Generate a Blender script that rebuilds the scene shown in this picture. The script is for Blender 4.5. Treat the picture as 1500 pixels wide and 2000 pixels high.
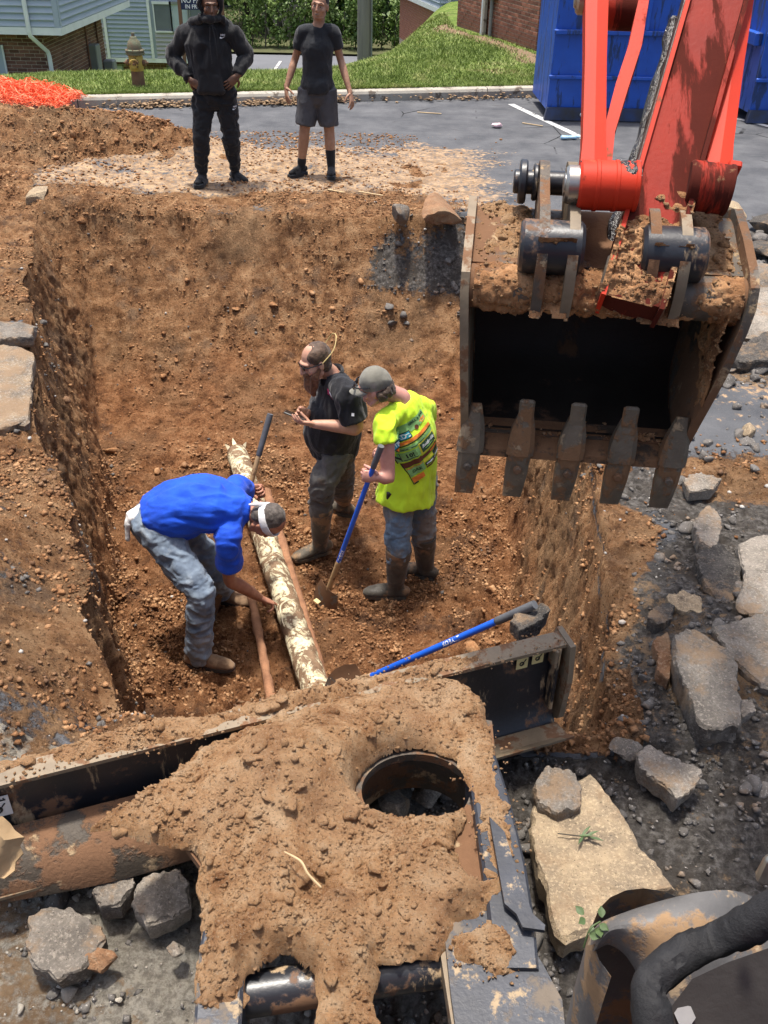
import bpy, math, random
import numpy as np
from mathutils import Vector, Matrix
from mathutils.bvhtree import BVHTree

scene = bpy.context.scene
for o in list(bpy.data.objects):
    bpy.data.objects.remove(o)
COL = scene.collection
R = math.radians
rng = np.random.default_rng(7)
random.seed(7)

# ------------------------------------------------------------------ camera
FPX, PITCH, ROLL, CAMH = 1800.0, R(34.0), R(1.2), 2.65     # focal length in units of a 1500-wide picture
cam_data = bpy.data.cameras.new('camera')
cam = bpy.data.objects.new('camera', cam_data)
COL.objects.link(cam)
cam_data.sensor_fit = 'HORIZONTAL'
cam_data.sensor_width = 36.0
cam_data.lens = 36.0 * FPX / 1500.0
cam_data.clip_start = 0.05
cam_data.clip_end = 500.0
CAMROT = Matrix.Rotation(math.pi / 2 - PITCH, 3, 'X') @ Matrix.Rotation(ROLL, 3, 'Z')
cam.matrix_world = Matrix.Translation((0, 0, CAMH)) @ CAMROT.to_4x4()
scene.camera = cam

# ------------------------------------------------------------------ sky, sun, exposure
SUN_DIR = Vector((-0.08, 0.10, 0.97)).normalized()          # towards the sun: high, from the left
world = bpy.data.worlds.new('World')
scene.world = world
world.use_nodes = True
wn = world.node_tree
wn.nodes.clear()
sky = wn.nodes.new('ShaderNodeTexSky')
sky.sky_type = 'NISHITA'
sky.sun_disc = False
sky.sun_elevation = math.asin(SUN_DIR.z)
sky.sun_rotation = math.atan2(SUN_DIR.x, SUN_DIR.y)
sky.air_density = 1.0
sky.dust_density = 5.0
bg = wn.nodes.new('ShaderNodeBackground')
bg.inputs['Strength'].default_value = 0.15
wo = wn.nodes.new('ShaderNodeOutputWorld')
wn.links.new(sky.outputs[0], bg.inputs[0])
wn.links.new(bg.outputs[0], wo.inputs[0])
sun_data = bpy.data.lights.new('sun', 'SUN')
sun_data.energy = 3.6
sun_data.angle = R(4.0)
sun_data.color = (1.0, 0.95, 0.87)
sun = bpy.data.objects.new('sun', sun_data)
COL.objects.link(sun)
sun.rotation_euler = SUN_DIR.to_track_quat('Z', 'Y').to_euler()
sun.location = SUN_DIR * 40
scene.view_settings.view_transform = 'Standard'
scene.view_settings.look = 'None'
scene.view_settings.exposure = 0.74
scene.view_settings.gamma = 1.0
scene.view_settings.use_curve_mapping = False
scene.render.engine = 'CYCLES'
scene.cycles.max_bounces = 6
scene.cycles.use_denoising = True

# ------------------------------------------------------------------ measuring helpers
def ray(px, py):
    return CAMROT @ Vector(((px - 750) / FPX, -(py - 1000) / FPX, -1.0))
def at(px, py, z=0.0):                      # point of the level z that the photograph shows at px, py
    d = ray(px, py)
    return Vector((0, 0, CAMH)) + d * ((z - CAMH) / d.z)
def W(px, py, Y):                           # point at the distance Y in front of the machine
    d = ray(px, py)
    return Vector((0, 0, CAMH)) + d * (Y / d.y)
def E(px, py, t):
    return Vector((0, 0, CAMH)) + ray(px, py) * t

# ------------------------------------------------------------------ noise (numpy)
def _hash(ix, iy, iz, seed):
    h = (ix.astype(np.uint32) * np.uint32(374761393) + iy.astype(np.uint32) * np.uint32(668265263)
         + iz.astype(np.uint32) * np.uint32(2147483647) + np.uint32(seed) * np.uint32(144269504))
    h = (h ^ (h >> np.uint32(13))) * np.uint32(1274126177)
    h = (h ^ (h >> np.uint32(16))) * np.uint32(2246822519)
    return ((h ^ (h >> np.uint32(15))) & np.uint32(0xFFFFFF)).astype(np.float32) / np.float32(0xFFFFFF)
def vnoise(p, seed=0):
    p = np.asarray(p, np.float32) + 100.0
    i = np.floor(p).astype(np.int64)
    f = (p - i).astype(np.float32)
    f = f * f * f * (f * (f * 6 - 15) + 10)
    out = 0
    for dx in (0, 1):
        wx = f[:, 0] if dx else 1 - f[:, 0]
        for dy in (0, 1):
            wy = f[:, 1] if dy else 1 - f[:, 1]
            for dz in (0, 1):
                wz = f[:, 2] if dz else 1 - f[:, 2]
                out = out + wx * wy * wz * _hash(i[:, 0] + dx, i[:, 1] + dy, i[:, 2] + dz, seed)
    return out * 2 - 1
def fbm(p, scale, octv=3, seed=0, gain=0.5, billow=False):
    p = np.asarray(p, np.float32) * scale
    a, s, out = 1.0, 0.0, 0
    for k in range(octv):
        n = vnoise(p, seed + k * 17)
        if billow:
            n = 1 - 2 * np.abs(n)
        out = out + a * n
        s += a
        a *= gain
        p = p * 2.03 + 5.3
    return out / s
def sstep(a, b, x):
    t = np.clip((x - a) / (b - a), 0, 1)
    return t * t * (3 - 2 * t)
def poly_sd(px, py, poly):                  # signed distance to a polygon, positive inside
    poly = np.asarray(poly, float)
    d = np.full(px.shape, 1e9)
    ins = np.zeros(px.shape, bool)
    n = len(poly)
    for k in range(n):
        ax, ay = poly[k]
        bx, by = poly[(k + 1) % n]
        ex, ey = bx - ax, by - ay
        wx, wy = px - ax, py - ay
        t = np.clip((wx * ex + wy * ey) / (ex * ex + ey * ey + 1e-12), 0, 1)
        d = np.minimum(d, (wx - ex * t) ** 2 + (wy - ey * t) ** 2)
        c = ((ay <= py) != (by <= py)) & (px < (bx - ax) * (py - ay) / (by - ay + 1e-12) + ax)
        ins ^= c
    return np.sqrt(d) * np.where(ins, 1, -1)

# ------------------------------------------------------------------ materials
class NT:
    def __init__(s, name):
        s.m = bpy.data.materials.new(name)
        s.m.use_nodes = True
        s.t = s.m.node_tree
        s.b = s.t.nodes['Principled BSDF']
        s.co = None
    def new(s, k):
        return s.t.nodes.new('ShaderNode' + k)
    def link(s, a, b):
        s.t.links.new(a, b)
    def coord(s, jitter=False):
        if s.co is None:
            tc = s.new('TexCoord')
            s.co = tc.outputs['Object']
            if jitter:
                oi = s.new('ObjectInfo')
                mu = s.new('VectorMath'); mu.operation = 'SCALE'
                mu.inputs[0].default_value = (37, 51, 23)
                s.link(oi.outputs['Random'], mu.inputs['Scale'])
                ad = s.new('VectorMath'); ad.operation = 'ADD'
                s.link(tc.outputs['Object'], ad.inputs[0]); s.link(mu.outputs[0], ad.inputs[1])
                s.co = ad.outputs[0]
        return s.co
    def noise(s, scale, detail=4, rough=0.6, stretch=None, distort=0):
        n = s.new('TexNoise')
        n.inputs['Scale'].default_value = scale
        n.inputs['Detail'].default_value = detail
        n.inputs['Roughness'].default_value = rough
        n.inputs['Distortion'].default_value = distort
        v = s.coord()
        if stretch:
            mp = s.new('Mapping'); mp.inputs['Scale'].default_value = stretch
            s.link(v, mp.inputs[0]); v = mp.outputs[0]
        s.link(v, n.inputs['Vector'])
        return n.outputs['Fac']
    def vor(s, scale, feature='F1'):
        n = s.new('TexVoronoi'); n.feature = feature
        n.inputs['Scale'].default_value = scale
        s.link(s.coord(), n.inputs['Vector'])
        return n.outputs['Distance']
    def ramp(s, fac, stops, interp='LINEAR'):
        r = s.new('ValToRGB')
        r.color_ramp.interpolation = interp
        el = r.color_ramp.elements
        while len(el) < len(stops):
            el.new(0.5)
        for e, (p, c) in zip(el, stops):
            e.position = p
            e.color = (c, c, c, 1) if not hasattr(c, '__len__') else (*c[:3], 1)
        s.link(fac, r.inputs[0])
        return r.outputs[0]
    def val(s, fac, a, b):                   # smooth threshold of a value
        m = s.new('MapRange'); m.interpolation_type = 'SMOOTHSTEP'
        m.inputs['From Min'].default_value = a; m.inputs['From Max'].default_value = b
        s.link(fac, m.inputs['Value'])
        return m.outputs[0]
    def math(s, op, a, b=None):
        m = s.new('Math'); m.operation = op
        for k, x in enumerate((a, b)):
            if x is None: continue
            if isinstance(x, (int, float)): m.inputs[k].default_value = x
            else: s.link(x, m.inputs[k])
        return m.outputs[0]
    def mix(s, fac, a, b, mode='MIX'):
        m = s.new('Mix'); m.data_type = 'RGBA'; m.blend_type = mode
        for k, x in ((0, fac), (6, a), (7, b)):
            if isinstance(x, (int, float)): m.inputs[k].default_value = x
            elif isinstance(x, tuple): m.inputs[k].default_value = (*x[:3], 1)
            else: s.link(x, m.inputs[k])
        return m.outputs[2]
    def attr(s, name):
        a = s.new('Attribute'); a.attribute_name = name
        return a.outputs['Fac']
    def bump(s, h, strength=0.5, dist=0.01, prev=None):
        b = s.new('Bump')
        b.inputs['Strength'].default_value = strength
        b.inputs['Distance'].default_value = dist
        s.link(h, b.inputs['Height'])
        if prev is not None: s.link(prev, b.inputs['Normal'])
        return b.outputs[0]
    def done(s, col=None, rough=0.8, normal=None, metal=0.0, spec=0.4, sheen=0):
        for k, v in (('Base Color', col), ('Roughness', rough), ('Metallic', metal), ('Specular IOR Level', spec), ('Sheen Weight', sheen)):
            if v is None: continue
            if isinstance(v, tuple): s.b.inputs[k].default_value = (*v[:3], 1)
            elif isinstance(v, (int, float)): s.b.inputs[k].default_value = v
            else: s.link(v, s.b.inputs[k])
        if normal is not None: s.link(normal, s.b.inputs['Normal'])
        return s.m

def pmat(name, c1, c2=None, scale=6, rough=0.6, metal=0.0, bump=0.2, bscale=60, bdist=0.004, spec=0.4, spl=None, spl2=None,
         stretch=None, var=0.0, sheen=0):
    """two-tone colour with grain; spl/spl2 = (colour, threshold, scale[, stretch]) layers of dried mud, rust or dust"""
    n = NT(name); n.coord(jitter=True)
    c2 = c2 or tuple(x * 0.7 for x in c1)
    col = n.ramp(n.noise(scale, 5, 0.6, stretch), [(0.3, c2), (0.7, c1)])
    if var:
        oi = n.new('ObjectInfo')
        col = n.mix(1.0, col, n.ramp(oi.outputs['Random'], [(0, (1 - var,) * 3), (1, (1 + var,) * 3)]), 'MULTIPLY')
    rg = rough
    h = n.noise(bscale, 4, 0.65, stretch)
    for sp in (spl, spl2):
        if sp:
            f = n.val(n.noise(sp[2], 7, 0.68, sp[3] if len(sp) > 3 else None), sp[1] - 0.035, sp[1] + 0.035)
            col = n.mix(f, col, n.mix(n.noise(sp[2] * 5, 3), tuple(x * 0.65 for x in sp[0]), sp[0]))
            rg = n.mix(f, (rg,) * 3 if isinstance(rg, float) else rg, (0.93,) * 3)
            h = n.math('ADD', h, f)
    return n.done(col, rg, n.bump(h, bump, bdist), metal, spec, sheen)

# ------------------------------------------------------------------ mesh helpers
def root_of(o):
    while o.parent: o = o.parent
    return o
def tag(o, label=None, cat=None, group=None, kind=None):
    for k, v in (('label', label), ('category', cat), ('group', group), ('kind', kind)):
        if v is not None: o[k] = v
    return o
def empty(name, loc, label, cat, group=None):
    o = bpy.data.objects.new(name, None)
    COL.objects.link(o)
    o.location = loc
    o.empty_display_size = 0.2
    return tag(o, label, cat, group)
def smooth_mesh(me, angle=None):
    me.polygons.foreach_set('use_smooth', np.ones(len(me.polygons), bool))
    if angle is not None:
        me.set_sharp_from_angle(angle=angle)
def mesh_np(name, v, f):
    v = np.asarray(v, np.float32); f = np.asarray(f, np.int32)
    me = bpy.data.meshes.new(name)
    me.vertices.add(len(v)); me.vertices.foreach_set('co', v.ravel())
    k = f.shape[1]
    me.loops.add(f.size); me.loops.foreach_set('vertex_index', f.ravel())
    me.polygons.add(len(f))
    me.polygons.foreach_set('loop_start', np.arange(0, f.size, k, dtype=np.int32))
    me.update(calc_edges=True)
    return me
def put(name, me, mat, parent=None, origin=None, smooth=True, angle=None):
    """link a mesh given in world coordinates"""
    o = bpy.data.objects.new(name, me)
    COL.objects.link(o)
    loc = root_of(parent).location if parent is not None else Vector(origin if origin is not None else (0, 0, 0))
    if loc.length > 1e-9: me.transform(Matrix.Translation(-loc))
    if parent is not None: o.parent = parent
    else: o.location = loc
    if mat is not None and not me.materials: me.materials.append(mat)
    if smooth: smooth_mesh(me, angle)
    return o
def grid_faces(nr, nc):
    i = np.arange((nr - 1) * (nc - 1)); r = i // (nc - 1); c = i % (nc - 1)
    a = r * nc + c
    return np.stack([a, a + 1, a + nc + 1, a + nc], 1)

def V(*a): return Vector(a if len(a) > 1 else a[0])

class MB:
    def __init__(s): s.v = []; s.f = []
    def add(s, vs, fs):
        k = len(s.v)
        s.v += [tuple(x) for x in vs]
        s.f += [tuple(i + k for i in f) for f in fs]
        return s
    def box(s, c, size, ax=None, bevel=0.0, taper=1.0):
        """ax = (x axis, y axis, z axis); bevel cuts the edges; taper scales the top"""
        X, Y, Z = ax or (V(1, 0, 0), V(0, 1, 0), V(0, 0, 1))
        c = V(c); hx, hy, hz = size[0] / 2, size[1] / 2, size[2] / 2
        b = min(bevel, hx * .9, hy * .9, hz * .9)
        if b <= 0:
            vs = [c + X * (sx * hx * (taper if sz > 0 else 1)) + Y * (sy * hy * (taper if sz > 0 else 1)) + Z * (sz * hz) for sz in (-1, 1) for sy in (-1, 1) for sx in (-1, 1)]
            return s.add(vs, [(0, 2, 3, 1), (4, 5, 7, 6), (0, 1, 5, 4), (2, 6, 7, 3), (0, 4, 6, 2), (1, 3, 7, 5)])
        vs, rings = [], []
        for dz, ins in ((-hz, b), (-hz + b, 0), (hz - b, 0), (hz, b)):
            tp = taper if dz > 0 else 1
            ax_, ay_ = (hx - ins) * tp, (hy - ins) * tp
            bb = b if ins == 0 else b * 0.5
            ring = [(ax_ - bb, -ay_), (ax_, -ay_ + bb), (ax_, ay_ - bb), (ax_ - bb, ay_), (-ax_ + bb, ay_), (-ax_, ay_ - bb), (-ax_, -ay_ + bb), (-ax_ + bb, -ay_)]
            vs += [c + X * p + Y * q + Z * dz for p, q in ring]
        fs = [tuple(range(7, -1, -1)), tuple(range(24, 32))]
        for k in range(3):
            for i in range(8):
                j = (i + 1) % 8
                fs.append((k * 8 + i, k * 8 + j, k * 8 + 8 + j, k * 8 + 8 + i))
        return s.add(vs, fs)
    def bar(s, a, b, w, h, up=(0, 0, 1), bevel=0.0, taper=1.0):
        a, b = V(a), V(b)
        Z = (b - a).normalized(); X = V(up).cross(Z)
        if X.length < 1e-4: X = V(1, 0, 0).cross(Z)
        X.normalize(); Y = Z.cross(X)
        return s.box((a + b) / 2, (w, h, (b - a).length), (X, Y, Z), bevel, taper)
    def tube(s, pts, rad, seg=12, sub=3, hint=None, cap=True, round_cap=True, flat=False):
        """loft along a smooth line; radii are numbers or (across, along hint)"""
        P = [V(p) for p in pts]
        rad = [rad] * len(P) if not hasattr(rad, '__len__') else list(rad)
        rr = [(r, r) if not hasattr(r, '__len__') else tuple(r) for r in rad]
        Q, RR = [], []
        n = len(P)
        if n == 2 or sub <= 1:
            for i in range(n - 1):
                for k in range(max(1, sub if n == 2 else 1)):
                    t = k / max(1, sub if n == 2 else 1)
                    Q.append(P[i].lerp(P[i + 1], t)); RR.append(tuple(rr[i][j] * (1 - t) + rr[i + 1][j] * t for j in (0, 1)))
            Q.append(P[-1]); RR.append(rr[-1])
        else:
            for i in range(n - 1):
                p0, p1, p2, p3 = P[max(i - 1, 0)], P[i], P[i + 1], P[min(i + 2, n - 1)]
                for k in range(sub):
                    t = k / sub; t2 = t * t; t3 = t2 * t
                    Q.append(0.5 * ((2 * p1) + (p2 - p0) * t + (2 * p0 - 5 * p1 + 4 * p2 - p3) * t2 + (3 * p1 - p0 - 3 * p2 + p3) * t3))
                    e = t * t * (3 - 2 * t)
                    RR.append(tuple(rr[i][j] * (1 - e) + rr[i + 1][j] * e for j in (0, 1)))
            Q.append(P[-1]); RR.append(rr[-1])
        m = len(Q)
        T = [(Q[min(i + 1, m - 1)] - Q[max(i - 1, 0)]).normalized() for i in range(m)]
        H = V(hint) if hint is not None else (V(0, 0, 1) if abs(T[0].z) < 0.9 else V(0, 1, 0))
        rings = []
        if cap and round_cap:
            for fr, off in ((0.5, 0.86), (0.86, 0.5)):
                rings.append((Q[0] - T[0] * (min(RR[0]) * off), T[0], RR[0][0] * fr, RR[0][1] * fr))
        for i in range(m): rings.append((Q[i], T[i], RR[i][0], RR[i][1]))
        if cap and round_cap:
            for fr, off in ((0.86, 0.5), (0.5, 0.86)):
                rings.append((Q[-1] + T[-1] * (min(RR[-1]) * off), T[-1], RR[-1][0] * fr, RR[-1][1] * fr))
        vs, fs = [], []
        for q, t, ra, rb in rings:
            h = H - t * H.dot(t)
            if h.length < 1e-4: h = V(0, 1, 0) - t * t.y
            h.normalize(); H = h if hint is None else H
            x = h.cross(t)
            for k in range(seg):
                a = 2 * math.pi * k / seg
                vs.append(q + x * (ra * math.cos(a)) + h * (rb * math.sin(a)))
        nr = len(rings)
        for i in range(nr - 1):
            for k in range(seg):
                j = (k + 1) % seg
                fs.append((i * seg + k, i * seg + j, (i + 1) * seg + j, (i + 1) * seg + k))
        if cap:
            fs.append(tuple(range(seg - 1, -1, -1))); fs.append(tuple((nr - 1) * seg + k for k in range(seg)))
        return s.add(vs, fs)
    def cyl(s, a, b, r, seg=20, bevel=0.0, r2=None):
        a, b = V(a), V(b); d = (b - a).normalized(); r2 = r if r2 is None else r2
        if bevel:
            return s.tube([a, a + d * bevel, b - d * bevel, b], [r - bevel, r, r2, r2 - bevel], seg, 1, round_cap=False)
        return s.tube([a, b], [r, r2], seg, 1, round_cap=False)
    def ell(s, c, rad, ax=None, seg=14, rings=9):
        X, Y, Z = ax or (V(1, 0, 0), V(0, 1, 0), V(0, 0, 1))
        c = V(c); vs = [c - Z * rad[2]]; fs = []
        for i in range(1, rings):
            th = math.pi * i / rings
            for k in range(seg):
                a = 2 * math.pi * k / seg
                vs.append(c - Z * (rad[2] * math.cos(th)) + X * (rad[0] * math.sin(th) * math.cos(a)) + Y * (rad[1] * math.sin(th) * math.sin(a)))
        vs.append(c + Z * rad[2]); last = len(vs) - 1
        for k in range(seg):
            j = (k + 1) % seg
            fs.append((0, 1 + j, 1 + k))
            for i in range(rings - 2):
                fs.append((1 + i * seg + k, 1 + i * seg + j, 1 + (i + 1) * seg + j, 1 + (i + 1) * seg + k))
            fs.append((1 + (rings - 2) * seg + k, 1 + (rings - 2) * seg + j, last))
        return s.add(vs, fs)
    def prism(s, pts, d):
        """a flat outline (3-D points) pushed along d"""
        P = [V(p) for p in pts]; n = len(P); d = V(d)
        vs = P + [p + d for p in P]
        fs = [tuple(range(n - 1, -1, -1)), tuple(range(n, 2 * n))] + [(i, (i + 1) % n, n + (i + 1) % n, n + i) for i in range(n)]
        nrm = Vector((0, 0, 0))
        for i in range(n): nrm += P[i].cross(P[(i + 1) % n])
        if nrm.dot(d) < 0: fs = [tuple(reversed(f)) for f in fs]
        return s.add(vs, fs)
    def sheet(s, P, thick=None, nrm=None):
        """P[i][j] grid of points, given thickness along nrm"""
        nr, nc = len(P), len(P[0])
        vs = [V(p) for row in P for p in row]
        fs = [(i * nc + j, i * nc + j + 1, (i + 1) * nc + j + 1, (i + 1) * nc + j) for i in range(nr - 1) for j in range(nc - 1)]
        if thick:
            n = V(nrm) * thick; k = len(vs)
            vs = vs + [p + n for p in vs]
            fs = fs + [tuple(reversed([a + k for a in f])) for f in fs]
            edge = [(0, j) for j in range(nc)] + [(i, nc - 1) for i in range(1, nr)] + [(nr - 1, j) for j in range(nc - 2, -1, -1)] + [(i, 0) for i in range(nr - 2, 0, -1)]
            ids = [i * nc + j for i, j in edge]
            for a, b in zip(ids, ids[1:] + ids[:1]): fs.append((b, a, a + k, b + k))
        return s.add(vs, fs)
    def build(s, name, mat, parent=None, origin=None, smooth=True, angle=0.6):
        me = bpy.data.meshes.new(name)
        me.from_pydata(s.v, [], s.f); me.update()
        return put(name, me, mat, parent, origin, smooth, angle)

def remesh(mb, voxel=0.009, iters=4, fac=0.5):
    """one continuous skin round everything in mb: (vertices, quads)"""
    me = bpy.data.meshes.new('tmp'); me.from_pydata(mb.v, [], mb.f); me.update()
    o = bpy.data.objects.new('tmp', me); COL.objects.link(o)
    r = o.modifiers.new('r', 'REMESH'); r.mode = 'VOXEL'; r.voxel_size = voxel
    if iters:
        sm = o.modifiers.new('s', 'SMOOTH'); sm.factor = fac; sm.iterations = iters
    dg = bpy.context.evaluated_depsgraph_get()
    ev = o.evaluated_get(dg).to_mesh()
    v = np.empty(len(ev.vertices) * 3, np.float32); ev.vertices.foreach_get('co', v); v = v.reshape(-1, 3)
    nn = np.empty(len(ev.vertices) * 3, np.float32); ev.vertices.foreach_get('normal', nn); nn = nn.reshape(-1, 3)
    ls = np.empty(len(ev.loops), np.int32); ev.loops.foreach_get('vertex_index', ls)
    f = ls.reshape(-1, 4)
    v, f, nn = v.copy(), f.copy(), nn.copy()
    bpy.data.objects.remove(o); bpy.data.meshes.remove(me)
    return v, f, nn
# ================================================================== GROUND: pit, banks, broken pavement, car park
DIRT1, DIRT2, DIRT3 = (0.305, 0.154, 0.070), (0.137, 0.063, 0.029), (0.48, 0.285, 0.148)
def ground_material(name):
    n = NT(name); n.coord()
    big, mid, fine = n.noise(1.1, 5, 0.6), n.noise(7, 6, 0.65), n.noise(55, 5, 0.7)
    grit = n.noise(130, 4, 0.8)
    # asphalt
    asp = n.ramp(n.noise(2.2, 6, 0.65), [(0.3, (0.060, 0.063, 0.070)), (0.7, (0.125, 0.127, 0.133))])
    asp = n.mix(n.val(grit, 0.60, 0.74), asp, (0.20, 0.195, 0.19))
    crack = n.val(n.vor(0.8, 'DISTANCE_TO_EDGE'), 0.010, 0.004)
    asp = n.mix(n.math('MULTIPLY', crack, n.val(big, 0.48, 0.60)), asp, (0.012, 0.012, 0.013))
    # dust over it
    dust = n.mix(n.val(mid, 0.35, 0.65), (0.215, 0.135, 0.075), (0.40, 0.275, 0.165))
    # clay
    dirt = n.ramp(mid, [(0.36, DIRT2), (0.5, DIRT1), (0.66, DIRT3)])
    dirt = n.mix(n.val(big, 0.45, 0.62), dirt, n.mix(0.5, dirt, (0.22, 0.145, 0.082)))
    dirt = n.mix(n.math('MULTIPLY', n.val(n.noise(2.6, 5, 0.6), 0.56, 0.66), 0.55), dirt, (0.115, 0.085, 0.065))
    dirt = n.mix(n.val(grit, 0.57, 0.68), dirt, (0.46, 0.33, 0.205))
    dirt = n.mix(n.val(grit, 0.43, 0.34), dirt, tuple(x * 0.55 for x in DIRT2))
    dirt = n.mix(n.val(fine, 0.47, 0.34), dirt, tuple(x * 0.5 for x in DIRT2))
    dirt = n.mix(n.val(n.noise(26, 5, 0.75), 0.55, 0.68), dirt, tuple(x * 1.0 for x in DIRT3))
    # the deeper clay is redder
    sp = n.new('SeparateXYZ'); n.link(n.coord(), sp.inputs[0])
    dp = n.val(n.math('ADD', sp.outputs[2], n.math('MULTIPLY', n.noise(1.7, 4, 0.6), 0.8)), -0.55, -0.95)
    dirt = n.mix(n.math('MULTIPLY', dp, 0.55), dirt, n.mix(1.0, dirt, (0.80, 0.60, 0.50), 'MULTIPLY'))
    # road base gravel
    grav = n.ramp(n.noise(30, 4, 0.7), [(0.36, (0.065, 0.058, 0.051)), (0.52, (0.140, 0.125, 0.110)), (0.68, (0.27, 0.25, 0.225))])
    grav = n.mix(n.val(n.noise(4, 5, 0.6), 0.52, 0.64), grav, (0.105, 0.090, 0.075))
    grav = n.mix(n.val(grit, 0.64, 0.72), grav, (0.42, 0.40, 0.37))
    def brk(a, w):
        return n.val(n.math('ADD', n.attr(a), n.math('MULTIPLY', n.math('SUBTRACT', n.noise(14, 6, 0.7), 0.5), w)), 0.42, 0.58)
    fd, fg, fu = brk('m_dirt', 0.9), brk('m_grav', 0.9), brk('m_dust', 1.6)
    grav = n.mix(n.attr('m_pale'), grav, n.mix(n.val(n.noise(40, 6, 0.8), 0.38, 0.62), (0.28, 0.25, 0.205), (0.58, 0.53, 0.44)))
    col = n.mix(fg, asp, grav)
    col = n.mix(n.math('MULTIPLY', fu, n.val(n.noise(24, 6, 0.75), 0.33, 0.56)), col, dust)
    col = n.mix(fd, col, dirt)
    h = n.math('ADD', n.math('MULTIPLY', n.noise(34, 8, 0.85), n.math('ADD', n.math('MAXIMUM', fd, fg), 0.08)), n.math('MULTIPLY', grit, 0.12))
    return n.done(col, 0.95, n.bump(h, 1.0, 0.045), 0, 0.12)
M_GROUND = ground_material('earth_and_asphalt')

FLOOR = -1.5
_Yk = [0.0, 2.0, 2.46, 2.82, 3.44, 4.11, 4.77, 5.53, 6.21, 7.0, 7.8, 8.6, 14]
_Lk = [-0.35, -0.66, -0.88, -1.13, -1.42, -1.72, -2.05, -2.33, -2.55, -2.84, -3.12, -3.34, -3.5]
_Rk = [0.45, 0.50, 0.58, 0.64, 0.74, 0.82, 0.88, 0.95, 1.02, 1.08, 1.12, 1.15, 1.2]
def x_left(Y): return np.interp(Y, _Yk, _Lk)
def x_right(Y): return np.interp(Y, _Yk, _Rk)
def depth_at(Y):
    near = sstep(2.42, 2.72, Y)
    t = np.clip((Y - 7.05) / 2.05, 0, 1)
    return 1.5 * near * (1 - t ** 2.3)

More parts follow.
